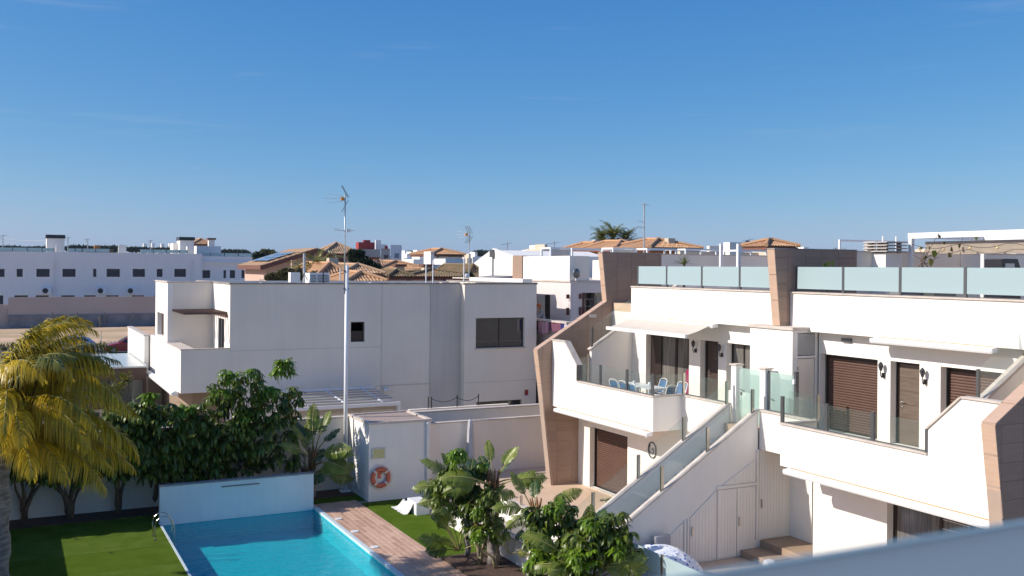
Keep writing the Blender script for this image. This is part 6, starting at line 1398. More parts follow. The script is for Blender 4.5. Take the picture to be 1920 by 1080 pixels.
def pb(px, py, rx, ry, d, rd=None):
    """blob of crown seen around a column and row at distance d; a tuple (y,) puts it on the row of trees at that y"""
    if isinstance(d, tuple): c = at(px, py, y=d[0]); d = c.x * FW.x + c.y * FW.y
    c = at(px, py, d=d); s = d / F_PX; return (tuple(c), (rx * s, (rd or min(rx, ry)) * s, ry * s))
def limbs(t, base, tips, r0, m, name='trunk', split=.35, jit=.12, ringy=False):
    base = Vector(base); mb = MB()
    for i, tip in enumerate(tips):
        tip = Vector(tip); k = base.lerp(tip, split) * 1.0; k.x = base.x + (tip.x - base.x) * split * .55; k.y = base.y + (tip.y - base.y) * split * .55
        pts = [base + Vector((random.uniform(-.05, .05), random.uniform(-.05, .05), 0))] + [base.lerp(k, .5) + Vector((random.uniform(-jit, jit) * .5, random.uniform(-jit, jit) * .5, 0)), k] + [k.lerp(tip, s) + Vector((random.uniform(-jit, jit), random.uniform(-jit, jit), random.uniform(-jit, jit) * .5)) for s in (.35, .7)] + [tip]
        mb.tube(pts, [r0, r0 * .85, r0 * .7, r0 * .5, r0 * .36, r0 * .2], 8)
    return mb.build(name, m, t, smooth=True, fix=False)
def umbrella_tree(label, base_px, blobs, d, n, r=.42, zb=0.0, bright=(), group=None, tr=.075, ntips=5, base=None, stems=BARK):
    b0 = at(*base_px, z=zb) if base is None else Vector(base)
    t = thing('umbrella_tree', label, 'tree', (b0.x, b0.y, zb), group)
    B = [pb(*q, d) for q in blobs]; C = blob_points(B, n=n); R = RNG.uniform(.75, 1.15, len(C)) * r
    V, Fq = rosettes(C, R); raw('crown', V, Fq, SHEF, t, kind='stuff')
    if bright:
        B2 = [pb(*q, (d[0] - .4,) if isinstance(d, tuple) else d - .4) for q in bright]; C2 = blob_points(B2, n=max(8, int(len(bright) * 14)), shell=.3); V, Fq = rosettes(C2, RNG.uniform(.7, 1.05, len(C2)) * r * .85, droop=1.5); raw('young_leaves', V, Fq, SHEFY, t, kind='stuff')
    # reddish buds in the middle of the outer rosettes
    idx = RNG.choice(len(C), max(3, len(C) // 4), replace=False); V, Fq = rosettes(C[idx] + np.array([0, 0, .02]), np.full(len(idx), r * .28), n_leaf=6, width=.16, droop=.9); raw('buds', V, Fq, SHEFB, t, kind='stuff')
    tips = [tuple(C[i]) for i in RNG.choice(len(C), ntips, replace=False)]
    limbs(t, (b0.x, b0.y, zb), tips, tr, stems); return t
hedge = 'umbrella trees along the boundary wall'
umbrella_tree('multi-stemmed umbrella tree at the far left behind the palm trunk', (45, 975), [(60, 872, 60, 36), (20, 855, 40, 44), (70, 840, 60, 40), (110, 820, 50, 40)], (34.8,), 150, group=hedge, tr=.075)
umbrella_tree('low forking umbrella tree with bare branches, second from the left', (132, 972), [(120, 868, 62, 34), (175, 862, 46, 36), (150, 835, 60, 30), (210, 850, 30, 36), (140, 880, 60, 26), (190, 800, 50, 40)], (34.8,), 190, group=hedge, tr=.08, ntips=7)
umbrella_tree('umbrella tree with two straight trunks left of the pool ladder', (222, 963), [(225, 852, 52, 46), (262, 800, 46, 52), (225, 800, 40, 40), (255, 858, 44, 40), (235, 780, 36, 26)], (34.8,), 170, group=hedge, tr=.075)
umbrella_tree('umbrella tree whose trunk meets the left end of the blue pool wall', (286, 950), [(305, 792, 42, 42), (292, 850, 50, 46), (335, 850, 40, 52), (280, 775, 26, 28), (310, 870, 40, 30)], (34.8,), 140, group=hedge, tr=.065, bright=((283, 742, 13, 13),))
umbrella_tree('umbrella tree rising behind the left half of the blue pool wall', (370, 935), [(365, 812, 42, 42), (385, 865, 50, 36), (348, 772, 20, 16), (400, 830, 30, 45)], (35.0,), 130, group=hedge, tr=.06, ntips=8, bright=((345, 765, 20, 8),))
umbrella_tree('tallest umbrella tree, with a light green tuft above the rest, beside the white house wall', (478, 925), [(422, 735, 34, 32), (465, 735, 36, 40), (505, 760, 44, 40), (440, 795, 48, 52), (490, 820, 58, 52), (545, 760, 24, 42), (450, 862, 46, 30), (545, 845, 22, 38), (400, 760, 24, 22), (476, 706, 18, 14)], (35.0,), 320, r=.38, group=hedge, tr=.085, ntips=9, bright=((528, 688, 21, 22), (425, 702, 18, 12), (470, 700, 14, 8), (500, 735, 24, 14), (450, 780, 26, 14), (415, 735, 16, 10)))

umbrella_tree('umbrella tree continuing the hedge just outside the left edge of the photo', (-60, 980), [(-50, 850, 50, 60), (-90, 830, 50, 60), (-20, 830, 40, 50)], (34.9,), 130, group=hedge, tr=.075, base=(-1.2, 35.2, 0))
umbrella_tree('umbrella tree continuing the hedge farther outside the left edge of the photo', (-160, 980), [(-150, 850, 50, 60), (-190, 830, 50, 60), (-120, 810, 40, 60)], (34.9,), 130, group=hedge, tr=.075, base=(-2.9, 35.2, 0))
# paddle-leaf (giant bird of paradise) leaves ------------------------------------------------
def paddle(elev, droop, pet, blade, hw, torn, vee, seed, m=BANA):
    r = random.Random(seed); V = []; F = []; mi = []
    x = z = 0.0; a = elev; pts = [(0, 0, a)]
    n1 = 8
    for i in range(n1): x += pet / n1 * math.cos(a); z += pet / n1 * math.sin(a); a -= droop * .3 / n1; pts.append((x, z, a))
    nb = 18; mid = [(x, z, a)]
    for i in range(nb): x += blade / nb * math.cos(a); z += blade / nb * math.sin(a); a -= droop * .7 / nb; mid.append((x, z, a))
    allp = pts + mid[1:]
    for i, (px_, pz_, pa) in enumerate(allp):                   # round stalk and rib
        rad = .022 * (1 - i / len(allp)) + .004; nx, nz = -math.sin(pa), math.cos(pa)
        for k in range(5): t_ = 2 * math.pi * k / 5; V.append((px_ + nx * rad * math.cos(t_), rad * math.sin(t_), pz_ + nz * rad * math.cos(t_)))
    for i in range(len(allp) - 1):
        for k in range(5): F.append((i * 5 + k, i * 5 + (k + 1) % 5, i * 5 + 5 + (k + 1) % 5, i * 5 + 5 + k)); mi.append(1)
    wf = lambda s: hw * (math.sin(math.pi * min(1, s * 1.02 + .03) ** .72) ** .6 if 0 < s < 1 else 0.02)
    for sg in (-1, 1):
        lift = 0
        for i in range(nb):
            s0, s1 = i / nb, (i + 1) / nb; (x0, z0, a0), (x1, z1, a1) = mid[i], mid[i + 1]
            if r.random() < torn: lift = r.uniform(-.45, .2); gap = r.uniform(.2, .5)
            else: gap = r.uniform(0, .08); lift = lift * .7 + r.uniform(-.14, .14)
            for sub in range(2):
                f0, f1 = sub / 2, (sub + 1) / 2
                def P(s, X_, Z_, A, f):
                    w_ = wf(s) * f; ang = vee + lift * f; sweep = .35 * w_; nx, nz = -math.sin(A), math.cos(A); up = w_ * math.sin(ang) - .9 * w_ * w_ / hw * .5
                    return (X_ + math.cos(A) * sweep + nx * up, sg * w_ * math.cos(ang), Z_ + math.sin(A) * sweep + nz * up)
                b = len(V); q = 1 - gap * f1; xe, ze = x0 + (x1 - x0) * q, z0 + (z1 - z0) * q
                V += [P(s0, x0, z0, a0, f0), P(s1, x1, z1, a1, f0) if gap == 0 else P(s1, x0 + (x1 - x0) * (1 - gap * f0), z0 + (z1 - z0) * (1 - gap * f0), a1, f0), P(s1, xe, ze, a1, f1), P(s0, x0, z0, a0, f1)]
                F.append((b, b + 1, b + 2, b + 3)); mi.append(0)
    o = raw('leaf', V, F, m, loc=(0, 0, 0), mats=[m, RIB], mi=mi); me = o.data; bpy.data.objects.remove(o); return me
PAD = [paddle(1.35, .5, .9, .95, .22, .45, .35, 1), paddle(1.2, 1.1, .9, 1.05, .24, .7, .2, 2), paddle(1.0, 1.7, .8, 1.1, .26, .7, .0, 3), paddle(.75, 1.9, .7, 1.0, .24, .8, -.1, 4), paddle(1.25, .8, .7, .8, .24, .1, .4, 5, BANAD), paddle(.9, 1.2, .6, .8, .24, .3, .2, 6, BANAD), paddle(1.0, 2.2, .8, 1.0, .24, .9, -.2, 7, BANAY)]
def paddle_plant(label, base, zc, leaves, trunk_r=0.0, s=1.0, group=None, lean=(0, 0)):
    base = Vector(base); t = thing('paddle_leaf_plant', label, 'plant', base, group)
    top = Vector((lean[0], lean[1], zc - base.z))
    if trunk_r:
        o = MB(); n_ = 9; o.tube([base + top * (k / n_) + Vector((.02 * math.sin(k * 2), .02 * math.cos(k * 3), 0)) for k in range(n_ + 1)], [trunk_r * (1.15 - .25 * k / n_ + .06 * (k % 2)) for k in range(n_ + 1)], 10); o.build('trunk', TRUNK, t, smooth=True)
        o = MB()
        for k in range(7):
            a = k * .9; o.tube([base + top * .78 + Vector((trunk_r * math.cos(a), trunk_r * math.sin(a), 0)), base + top * 1.0 + Vector((trunk_r * .8 * math.cos(a), trunk_r * .8 * math.sin(a), .1)), base + top + Vector((.16 * math.cos(a), .16 * math.sin(a), .5 * s))], [.045, .05, .015], 6)
        o.build('sheath', SHEATH, t, smooth=True)
    for (v, az, sc_, dz) in leaves:
        r = random.uniform(0, .06 if trunk_r else .14); obj(PAD[v], 'leaf', t, (top.x + r * math.cos(az), top.y + r * math.sin(az), top.z + dz), (random.uniform(-.25, .25) - (.95 if v in (1, 2, 3, 5, 6) else .3) * math.copysign(1, -(-math.sin(az) * FW.x + math.cos(az) * FW.y)) * abs(-math.sin(az) * FW.x + math.cos(az) * FW.y), random.uniform(-.08, .08), az), sc_ * s)
    return t
A_ = lambda deg: math.radians(deg) - TH          # 0 = to the right of the photo, 90 = away, 180 = left, 270 = towards the camera
paddle_plant('paddle-leaf plant with rusty stalks at the right end of the hedge, beside the antenna pole', (9.72, 35.0, 0), 1.35, [(0, A_(100), 1.15, 0), (0, A_(60), 1.05, 0), (4, A_(20), 1.0, .1), (1, A_(0), 1.2, 0), (2, A_(-15), 1.15, -.1), (3, A_(-30), 1.2, -.3), (1, A_(200), 1.0, 0), (4, A_(140), 1.05, .1), (5, A_(30), 1.0, -.2), (2, A_(10), 1.0, -.5), (5, A_(-60), .9, -.3), (0, A_(170), .9, 0), (3, A_(5), 1.05, -.7), (4, A_(80), 1.0, .2)], .10, lean=(-.05, -.05))
paddle_plant('leaning paddle-leaf plant between the hedge and the pole', (9.3, 34.9, 0), .7, [(0, A_(120), 1.0, 0), (4, A_(60), .9, 0), (1, A_(20), 1.0, 0), (5, A_(-20), .9, 0), (0, A_(80), 1.1, .1), (2, A_(0), .9, 0)], .09, lean=(.1, 0))
paddle_plant('clump of low paddle leaves at the near end of the small lawn', (11.45, 25.9, .05), .25, [(0, A_(150), .85, 0), (4, A_(170), .9, 0), (1, A_(185), .95, 0), (5, A_(200), .9, 0), (0, A_(100), .95, 0), (4, A_(60), .9, 0), (1, A_(210), .7, 0), (0, A_(250), .8, 0), (5, A_(20), .8, 0), (4, A_(130), 1.05, 0), (5, A_(165), .75, 0)])
paddle_plant('tall paddle-leaf plant with fronds arching left over the small lawn', (11.75, 26.0, .05), 1.75, [(2, A_(185), 1.0, 0), (3, A_(200), 1.0, -.1), (0, A_(140), .75, .1), (1, A_(170), .95, .1), (2, A_(340), 1.0, 0), (3, A_(310), .9, 0), (4, A_(90), .8, 0), (0, A_(20), .7, 0), (3, A_(225), .95, -.3), (2, A_(260), .8, -.1)], .07)
paddle_plant('tall paddle-leaf palm with a thick grey trunk in front of the terrace corner', (12.05, 24.9, .05), 2.15, [(1, A_(70), .78, 0), (0, A_(30), .75, 0), (2, A_(5), .95, 0), (3, A_(-5), .95, .1), (4, A_(110), .7, 0), (2, A_(190), 1.0, 0), (3, A_(205), 1.05, .1), (0, A_(100), .7, .1), (6, A_(40), .7, -.1), (5, A_(150), .7, 0), (4, A_(0), .6, 0)], .155, lean=(.05, .15))
paddle_plant('paddle-leaf plant with broad yellowing leaves at the bottom of the photo', (12.3, 20.6, .05), 1.0, [(1, A_(10), 1.0, 0), (2, A_(-10), 1.05, 0), (6, A_(0), .85, .1), (0, A_(90), .9, 0), (5, A_(60), .9, 0), (3, A_(180), .9, 0), (4, A_(120), .95, 0), (2, A_(220), .9, 0), (5, A_(25), .95, .3), (1, A_(150), .9, .1), (4, A_(35), .9, .35)], .08)
paddle_plant('paddle-leaf plant standing behind the bottom umbrella trees, one leaf against the terrace', (12.35, 23.0, .05), 1.75, [(0, A_(130), .75, 0), (1, A_(40), .75, .1), (5, A_(10), .7, .1), (2, A_(190), .8, 0), (3, A_(230), .8, 0), (4, A_(80), .7, 0)], .07)
paddle_plant('young paddle-leaf plant with yellow leaves low beside the grey trunk', (12.2, 24.2, .05), .5, [(4, A_(60), .5, 0), (6, A_(100), .5, 0), (5, A_(20), .55, 0), (0, A_(150), .5, 0), (6, A_(-20), .45, 0), (4, A_(200), .5, 0)])
nb_ = 'umbrella trees in the bed by the white retaining wall'
umbrella_tree('cane-stemmed umbrella tree with a light green top, in front of the grey parasol', (878, 1062), [(842, 915, 36, 40), (880, 950, 36, 30), (905, 905, 30, 30), (865, 890, 30, 24), (890, 990, 22, 24), (820, 900, 22, 20), (905, 940, 26, 30)], 28.0, 170, r=.30, zb=.05, bright=((856, 855, 20, 20), (905, 872, 14, 9)), group=nb_, tr=.06, ntips=5, base=(11.75, 25.1, .05), stems=STEMG)
umbrella_tree('slim umbrella tree with yellow lower leaves right of the cane stems', (905, 1068), [(920, 940, 22, 24), (905, 985, 20, 24), (935, 990, 20, 26)], 27.3, 60, r=.26, zb=.05, bright=((900, 1005, 14, 10), (895, 960, 10, 12)), group=nb_, tr=.045, ntips=4, base=(11.95, 24.6, .05), stems=STEMG)
umbrella_tree('umbrella tree with orange-tipped clusters, left one at the bottom of the photo', (1010, 1300), [(1018, 975, 24, 28), (1005, 1010, 22, 32), (1060, 968, 24, 24), (1045, 1010, 34, 28), (1025, 1060, 44, 34), (1045, 940, 20, 14), (1000, 965, 16, 20), (1075, 990, 20, 30)], 24.4, 150, r=.33, bright=((1040, 950, 22, 14), (1020, 1045, 30, 24), (1070, 1030, 20, 20)), zb=.05, group=nb_, tr=.05, ntips=7, base=(12.35, 22.4, .05), stems=STEMG)
umbrella_tree('umbrella tree with dark drooping clusters below the stairs, right one at the bottom', (1110, 1300), [(1118, 975, 24, 22), (1150, 980, 26, 24), (1095, 1010, 34, 30), (1140, 1015, 32, 30), (1085, 1060, 50, 34), (1168, 1005, 20, 20), (1185, 1050, 24, 24)], 23.4, 150, r=.33, bright=((1105, 985, 24, 16), (1090, 1045, 34, 26), (1160, 1030, 22, 20)), zb=.05, group=nb_, tr=.05, ntips=7, base=(12.4, 21.4, .05), stems=STEMG)
t = thing('papyrus', 'two small papyrus heads beside the foot of the stair wall', 'plant', (13.6, 22.9, 0.6))
for px in (1136, 1148):
    c = at(px, 938, y=23.0); MB().tube([(c.x, 23.0, .6), (c.x, 23.0, c.z)], .012, 6).build('stem', RIB, t)
    mb = MB()
    for k in range(22): a = k * 2.4; e = Vector((math.cos(a), math.sin(a), random.uniform(-.3, .5))) * .17; mb.bar((c.x, 23, c.z), (c.x + e.x, 23 + e.y, c.z + e.z * .6), .008, .02)
    mb.build('head', OLIVEL, t)
# scattered fallen leaves on the lawn
for (x, y, lab) in ((2.1, 33.4, 'dry fallen leaf on the left lawn, nearest the hedge'), (2.55, 30.6, 'dry fallen leaf in the middle of the left lawn'), (11.7, 28.6, 'pale fallen leaf on the small lawn'), (1.75, 32.6, 'dry fallen leaf at the shaded side of the left lawn')):
    mb = MB(); mb.quad((x, y, .02), (x + .09, y + .02, .045), (x + .16, y + .09, .03), (x + .05, y + .07, .05)); o = mb.build('fallen_leaf', DRYLF, loc=(x, y, .01)); tag(o, lab, 'leaf')

# feather palms ------------------------------------------------------------------------------
def frond(L_, e0, droop, nl, ll, lw, m, seed, hang=.9, rib=RIB, curl=0.0):
    r = np.random.default_rng(seed); V = []; F = []; mi = []
    N = 24; x = z = yv = 0.0; a = e0; P = []
    for i in range(N + 1): P.append((x, yv, z, a)); x += L_ / N * math.cos(a); z += L_ / N * math.sin(a); yv += curl * (i / N) * L_ / N; a -= droop / N * (0.5 + i / N)
    for i, (px_, py_, pz_, pa) in enumerate(P):
        rad = .022 * (1 - i / N) + .004
        for k in range(4): t_ = math.pi / 2 * k; V.append((px_ - math.sin(pa) * rad * math.cos(t_), py_ + rad * math.sin(t_), pz_ + math.cos(pa) * rad * math.cos(t_)))
    for i in range(N):
        for k in range(4): F.append((i * 4 + k, i * 4 + (k + 1) % 4, i * 4 + 4 + (k + 1) % 4, i * 4 + 4 + k)); mi.append(1)
    for j in range(nl):
        s = .12 + .88 * (j + r.uniform(-.3, .3)) / nl; s = min(max(s, .1), .999); q = s * N; i = min(int(q), N - 1); f = q - i
        p = np.array(P[i][:3]) * (1 - f) + np.array(P[i + 1][:3]) * f; pa = P[i][3]; T = np.array((math.cos(pa), 0, math.sin(pa))); Nn = np.array((-math.sin(pa), 0, math.cos(pa)))
        for sg in (-1, 1):
            l = ll * (.55 + .45 * math.sin(math.pi * min(1, s * .9 + .12))) * r.uniform(.8, 1.15) * (1 - .55 * max(0, s - .8) / .2); up = r.normal(.15, .55)
            d = T * (.55 + .5 * s) + np.array((0, sg, 0)) * 1.0 + Nn * up; d /= np.linalg.norm(d); b = len(V); q_ = p.copy(); sl = 4; w0 = lw * r.uniform(.8, 1.2)
            wv = np.cross(d, Nn); wv /= (np.linalg.norm(wv) + 1e-6)
            for h in range(sl + 1):
                w_ = w0 * (1 - h / sl) ** .7 * .5 + .002; V.append(tuple(q_ - wv * w_)); V.append(tuple(q_ + wv * w_)); d = d + np.array((0, 0, -hang / sl * (1 + .5 * h) * r.uniform(.7, 1.3))); d /= np.linalg.norm(d); q_ = q_ + d * l / sl
            for h in range(sl): F.append((b + 2 * h, b + 2 * h + 2, b + 2 * h + 3, b + 2 * h + 1)); mi.append(0)
    o = raw('frond', V, F, m, loc=(0, 0, 0), mats=[m, rib], mi=mi); me = o.data; bpy.data.objects.remove(o); return me
QP = [frond(3.6, 1.25, 2.3, 120, .74, .034, FROND, 1, hang=1.7), frond(3.7, .95, 2.1, 124, .80, .034, FROND, 2, curl=.2, hang=1.9), frond(3.5, .6, 1.7, 120, .80, .034, FROND, 3, curl=-.2, hang=1.8), frond(3.1, 1.45, 1.2, 90, .55, .034, FRONDG, 4, hang=1.0), frond(3.3, .25, 1.2, 116, .76, .034, FROND, 5, hang=1.9), frond(3.8, 1.1, 1.6, 110, .70, .034, FRONDG, 6, hang=1.5)]
pc = at(2, 790, d=24.5)
t = thing('queen_palm', 'large palm with golden drooping fronds and grey ringed trunk at the left edge', 'palm', (pc.x, pc.y, 0))
mb = MB(); n_ = 26
mb.tube([(pc.x + .03 * math.sin(k), pc.y, pc.z * k / n_) for k in range(n_ + 1)], [(.21 + .015 * (k % 2) + (.06 if k > 22 else 0)) * (1.06 - .1 * k / n_) for k in range(n_ + 1)], 18); mb.build('trunk', TRUNK, t, smooth=True)
mb = MB()
for k in range(9): a = k * .75; mb.tube([(pc.x + .24 * math.cos(a), pc.y + .24 * math.sin(a), pc.z - .75), (pc.x + .22 * math.cos(a), pc.y + .22 * math.sin(a), pc.z - .1), (pc.x + .32 * math.cos(a), pc.y + .32 * math.sin(a), pc.z + .25)], [.07, .08, .03], 8)
mb.build('leaf_base', SHEATH, t, smooth=True)
for (v, az, s, dz, ti) in [(0, 0, 1.0, 0, 0), (1, -12, 1.05, 0, .1), (2, -25, 1.05, -.1, 0), (0, 22, .95, .1, 0), (1, 40, .95, .1, -.1), (2, 8, 1.1, -.15, .1), (4, -8, 1.0, -.2, 0), (2, -50, 1.0, -.1, 0), (1, -70, 1.0, 0, 0), (0, -95, .95, 0, 0), (2, -85, .95, -.2, 0), (4, -35, .95, -.3, 0), (3, 70, 1.0, .1, 0), (3, 15, .95, .2, .1), (5, 50, 1.0, .1, 0), (0, 60, 1.0, .1, 0), (0, 100, 1.0, .1, 0), (1, 130, 1.0, 0, 0), (5, 150, 1.0, 0, 0), (2, 165, 1.0, 0, 0), (1, 200, 1.0, 0, 0), (2, 225, 1.0, 0, 0), (0, 250, 1.0, 0, 0), (4, 240, 1.0, -.2, 0), (3, 200, 1.0, .2, 0), (5, -20, .85, .15, 0), (1, 5, .9, .1, 0), (0, -40, 1.0, 0, 0), (0, 80, 1.0, .15, 0), (4, 20, .95, -.25, 0), (2, 30, 1.0, -.05, 0), (1, -110, 1.0, 0, 0), (0, -5, .95, .05, .1), (2, -3, 1.02, -.25, .05), (4, -15, 1.05, -.35, .1), (1, -28, 1.0, -.1, .1), (5, 10, .9, .1, 0), (2, -60, 1.0, -.25, 0), (4, -50, 1.0, -.35, 0), (4, 8, 1.05, -.4, .12), (0, -25, .9, .1, 0), (3, 40, 1.0, .2, 0), (3, -20, .9, .25, 0), (0, 12, 1.0, .05, -.15), (5, -40, 1.0, 0, 0), (0, 5, 1.05, .25, -.28), (0, 42, 1.05, .25, -.3), (1, 62, 1.05, .25, -.3)]:
    obj(QP[v], 'frond', t, (0, 0, pc.z + dz), (random.uniform(-.2, .2), ti + random.uniform(-.1, .1), A_(az)), s)
# yellow-green shrub tips just right of the palm
t0 = at(222, 740, y=36.9); C = blob_points([pb(232, 712, 12, 18, (36.9,)), pb(215, 735, 26, 14, (36.9,)), pb(190, 745, 18, 12, (36.9,))], n=60, shell=.1)
t = thing('golden_shrub', 'golden green bush top between the palm fronds and the umbrella trees', 'shrub', (t0.x, t0.y, 0)); V, Fq = rosettes(C, RNG.uniform(.16, .28, len(C)), n_leaf=8, width=.2, droop=-.2); raw('crown', V, Fq, mat('golden_leaf', (.22, .19, .02), (.12, .15, .02), scale=3, rough=.4, transl=.3, island=.5), t, kind='stuff'); limbs(t, (t0.x, t0.y, 0), [tuple(C[i]) for i in (0, 20, 40)], .05, BARK)
DPF = [frond(2.6, 1.1, 1.5, 34, .4, .05, FRONDG, 11, hang=.35), frond(2.6, .6, 1.3, 34, .4, .05, FRONDG, 12, hang=.35), frond(2.4, .1, 1.1, 32, .4, .05, OLIVEL, 13, hang=.35)]
def far_palm(label, px, py, d, s, n_=26, zb=0):
    c = at(px, py, d=d); t = thing('date_palm', label, 'palm', (c.x, c.y, zb)); MB().tube([(c.x, c.y, zb), (c.x, c.y, c.z)], [.25 * s, .22 * s], 10).build('trunk', TRUNK, t)
    for k in range(n_): obj(DPF[k % 3], 'frond', t, (0, 0, c.z - zb), (random.uniform(-.2, .2), random.uniform(-.2, .2), k * 2.4), s * random.uniform(.85, 1.1))
far_palm('date palm with arching grey-green fronds among the terracotta roofs', 598, 508, 66, .95)
far_palm('smaller date palm in front of the pink gabled house', 566, 512, 68, .55)
for k, (px, py, s, lab) in enumerate(((1128, 452, .95, 'dark fan of palm fronds behind the terracotta roofs, left one'), (1150, 447, 1.15, 'tallest dark palm behind the terracotta roofs'), (1175, 452, 1.0, 'dark palm behind the terracotta roofs, right one'))):
    c = at(px, py, d=92); t = thing('far_palm', lab, 'palm', (c.x, c.y, 0), 'palms behind the terracotta roofs'); MB().tube([(c.x, c.y, 0), (c.x, c.y, c.z)], .3, 8).build('trunk', TRUNK, t)
    for q in range(34): obj(DPF[q % 2], 'frond', t, (0, 0, c.z + random.uniform(-.4, .4)), (random.uniform(-.3, .3), random.uniform(-.5, .3), q * 2.4), s * random.uniform(.5, .8))
def spiky(name, label, cat, c, n_, L_, w_, m, zb, e=(.2, 1.4)):
    t = thing(name, label, cat, (c.x, c.y, zb))
    for k in range(n_):
        a = k * 2.4; el = random.uniform(*e); d = Vector((math.cos(a) * math.cos(el), math.sin(a) * math.cos(el), math.sin(el))); s = Vector((-math.sin(a), math.cos(a), 0)); l = L_ * random.uniform(.7, 1.1); mb = MB(); p = Vector((c.x, c.y, c.z)); pr = None
        for h in range(6):
            f = h / 5; q = p + d * l * f - Vector((0, 0, .22 * l * f * f)); ww = w_ * (1 - f) ** .6 * .5 + .002; cur = (q - s * ww, q + s * ww, q + Vector((0, 0, -ww * .5)))
            if pr: mb.quad(pr[0], cur[0], cur[2], pr[2]); mb.quad(pr[2], cur[2], cur[1], pr[1])
            pr = cur
        mb.build('leaf', m, t, fix=False, smooth=True)
    return t
AL = mat('yucca_leaf', (.16, .19, .06), (.26, .26, .09), scale=4, rough=.5, island=.5)
c = at(1283, 496, d=33.5); spiky('yucca', 'spiky yucca rising behind the left roof railing', 'plant', c, 34, .42, .045, AL, 7.05); MB().tube([(c.x, c.y, 7.05), (c.x, c.y, c.z)], .04, 8).build('stem', BARK, bpy.data.objects['yucca'])
for px, d, lab in ((1567, 30.3, 'aloe rosette on the roof wall, left one'), (1582, 30.6, 'aloe rosette on the roof wall, right one')):
    c = at(px, 472, d=d); c.z -= .02; spiky('aloe', lab, 'plant', c, 22, .22, .035, mat('aloe_leaf', (.22, .16, .06), (.18, .20, .08), scale=6, rough=.5), c.z)
def leaf_cloud(name, label, cat, blobs, d, n_, ls, m, zb=0, trunk=True, kindl='stuff', base=None, shell=.5):
    B = [pb(*q, d) for q in blobs]; P = blob_points(B, n=n_, shell=shell); c0 = B[0][0]; t = thing(name, label, cat, (c0[0], c0[1], zb))
    nn = len(P); U = RNG.normal(0, 1, (nn, 3)); U /= np.linalg.norm(U, axis=1)[:, None]; W = np.cross(U, RNG.normal(0, 1, (nn, 3))); W /= np.linalg.norm(W, axis=1)[:, None]; s = (RNG.uniform(.6, 1.3, nn) * ls)[:, None]
    V = np.stack([P - U * s, P + W * s * .5, P + U * s, P - W * s * .5], 1).reshape(-1, 3); Fq = np.arange(nn * 4).reshape(-1, 4); raw('crown', V, Fq, m, t, kind='stuff')
    if trunk: limbs(t, (c0[0], c0[1], zb), [tuple(P[i]) for i in RNG.choice(nn, 5, replace=False)], .18, BARK)
    return t
leaf_cloud('dark_pine', 'large dark green tree with a drooping right side behind the tiled roofs', 'tree', [(668, 482, 12, 10), (680, 494, 18, 12), (697, 505, 18, 10), (708, 515, 12, 8), (662, 476, 8, 6), (675, 475, 6, 5)], 84, 5200, .30, DARKLF)
leaf_cloud('olive_tree', 'round olive-coloured tree on the horizon left of the pink house', 'tree', [(498, 478, 11, 9), (510, 480, 10, 8)], 190, 1500, .6, OLIVEL)
leaf_cloud('dark_bush', 'dark bushes at the right end of the long white block', 'bush', [(485, 482, 10, 8), (480, 490, 6, 8), (522, 484, 10, 5), (540, 482, 10, 4)], 175, 1500, .6, DARKLF)
leaf_cloud('dry_hedge', 'dry brown and green shrubs between the pink house and the white roof', 'shrub', [(515, 520, 18, 7), (540, 514, 20, 9), (558, 515, 16, 10), (590, 518, 20, 6), (528, 522, 14, 5)], 62, 3800, .20, DRYLF)
leaf_cloud('small_bush', 'dark bush beside the mossy roof', 'bush', [(878, 518, 10, 5), (715, 522, 10, 4)], 76, 500, .22, DARKLF)
leaf_cloud('tree_line', 'line of dark trees on the horizon beyond the tiled roofs', 'trees', [(770, 476, 12, 3), (850, 476, 14, 3), (800, 475, 18, 3), (905, 475, 20, 4), (935, 475, 18, 4), (830, 474, 10, 3)], 620, 2600, 1.6, DARKLF, zb=-3, trunk=False)
leaf_cloud('tree_line', 'line of dark trees on the horizon beyond the long white block', 'trees', [(20, 466, 30, 3), (80, 467, 30, 3), (150, 466, 30, 4), (210, 467, 30, 4), (260, 468, 26, 3), (320, 469, 30, 3), (440, 474, 30, 4)], 560, 3800, 1.6, DARKLF, zb=-3, trunk=False)
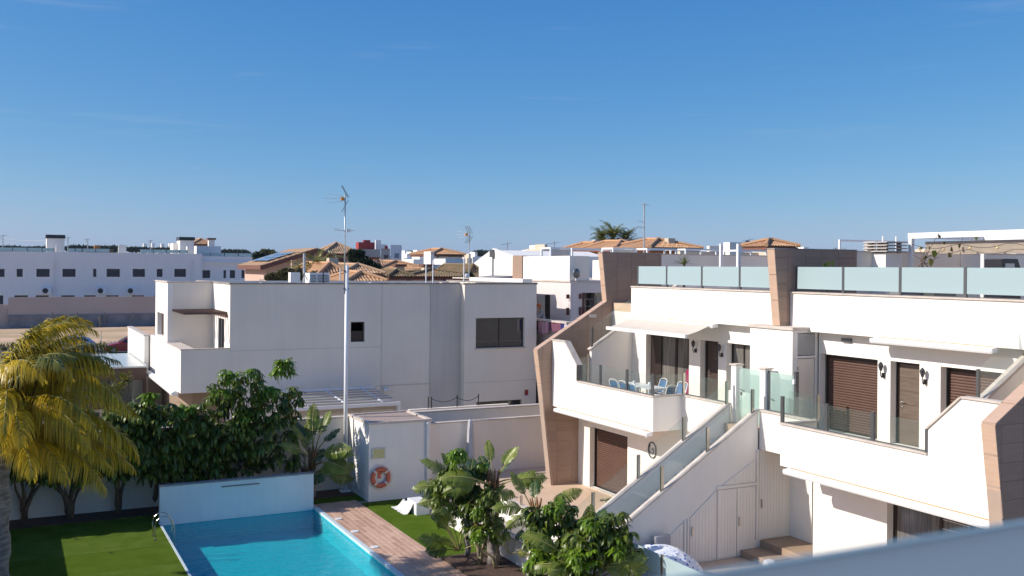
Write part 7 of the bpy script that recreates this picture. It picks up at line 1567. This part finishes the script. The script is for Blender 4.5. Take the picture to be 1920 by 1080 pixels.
# bare climber with round leaves on the roof pergola
d = 27.6; t0 = at(1730, 500, d=d); t = thing('climbing_vine', 'sparse climbing vine with round yellow-green leaves by the big white pergola', 'plant', (t0.x, t0.y, 7.05))
mb = MB()
for (a, b) in (((1728, 505), (1762, 434)), ((1728, 500), (1742, 455)), ((1725, 490), (1770, 470)), ((1740, 500), (1712, 478)), ((1735, 495), (1760, 482)), ((1728, 490), (1722, 462)), ((1800, 500), (1806, 440)), ((1745, 500), (1768, 462)), ((1722, 500), (1745, 478))):
    p0, p1 = at(*a, d=d), at(*b, d=d + random.uniform(-.3, .3)); p0.z = max(7.1, p0.z); mb.tube([p0, p0.lerp(p1, .5) + Vector((random.uniform(-.06, .06), 0, .03)), p1], [.014, .01, .005], 5)
mb.build('stem', BARK, t)
for (px, py, r_) in ((1752, 476, 7), (1746, 491, 7), (1798, 462, 5), (1761, 443, 4), (1784, 467, 5), (1781, 478, 5), (1830, 445, 6), (1805, 443, 3), (1727, 466, 3), (1770, 455, 4), (1742, 465, 4), (1735, 482, 4)):
    c = at(px, py, d=d - .1); s = r_ * d / F_PX; mb = MB(); a0 = random.uniform(0, 3); pts = [(c.x + s * math.cos(k * .785) * .9, c.y + random.uniform(-.04, .04), c.z + s * math.sin(k * .785)) for k in range(8)]; mb.quad(*pts); mb.build('leaf', BANAY if r_ > 5 else OLIVEL, t, fix=False)
for px, lab in ((1551, 'round-leaved plant behind the right roof railing'),):
    d = 27.2; c0 = at(px, 500, d=d); t = thing('jade_plant', lab, 'plant', (c0.x, c0.y, 7.05)); MB().tube([(c0.x, c0.y, 7.05), (c0.x, c0.y, c0.z)], .02, 6).build('stem', BARK, t)
    for (qx, qy, r_) in ((1545, 496, 4), (1552, 495, 5), (1560, 493, 5), (1562, 499, 3), (1548, 501, 4)):
        c = at(qx, qy, d=d); s = r_ * d / F_PX; mb = MB(); pts = [(c.x + s * math.cos(k * .785), c.y + random.uniform(-.03, .03), c.z + s * math.sin(k * .785)) for k in range(8)]; mb.quad(*pts); mb.build('leaf', BANA, t, fix=False)
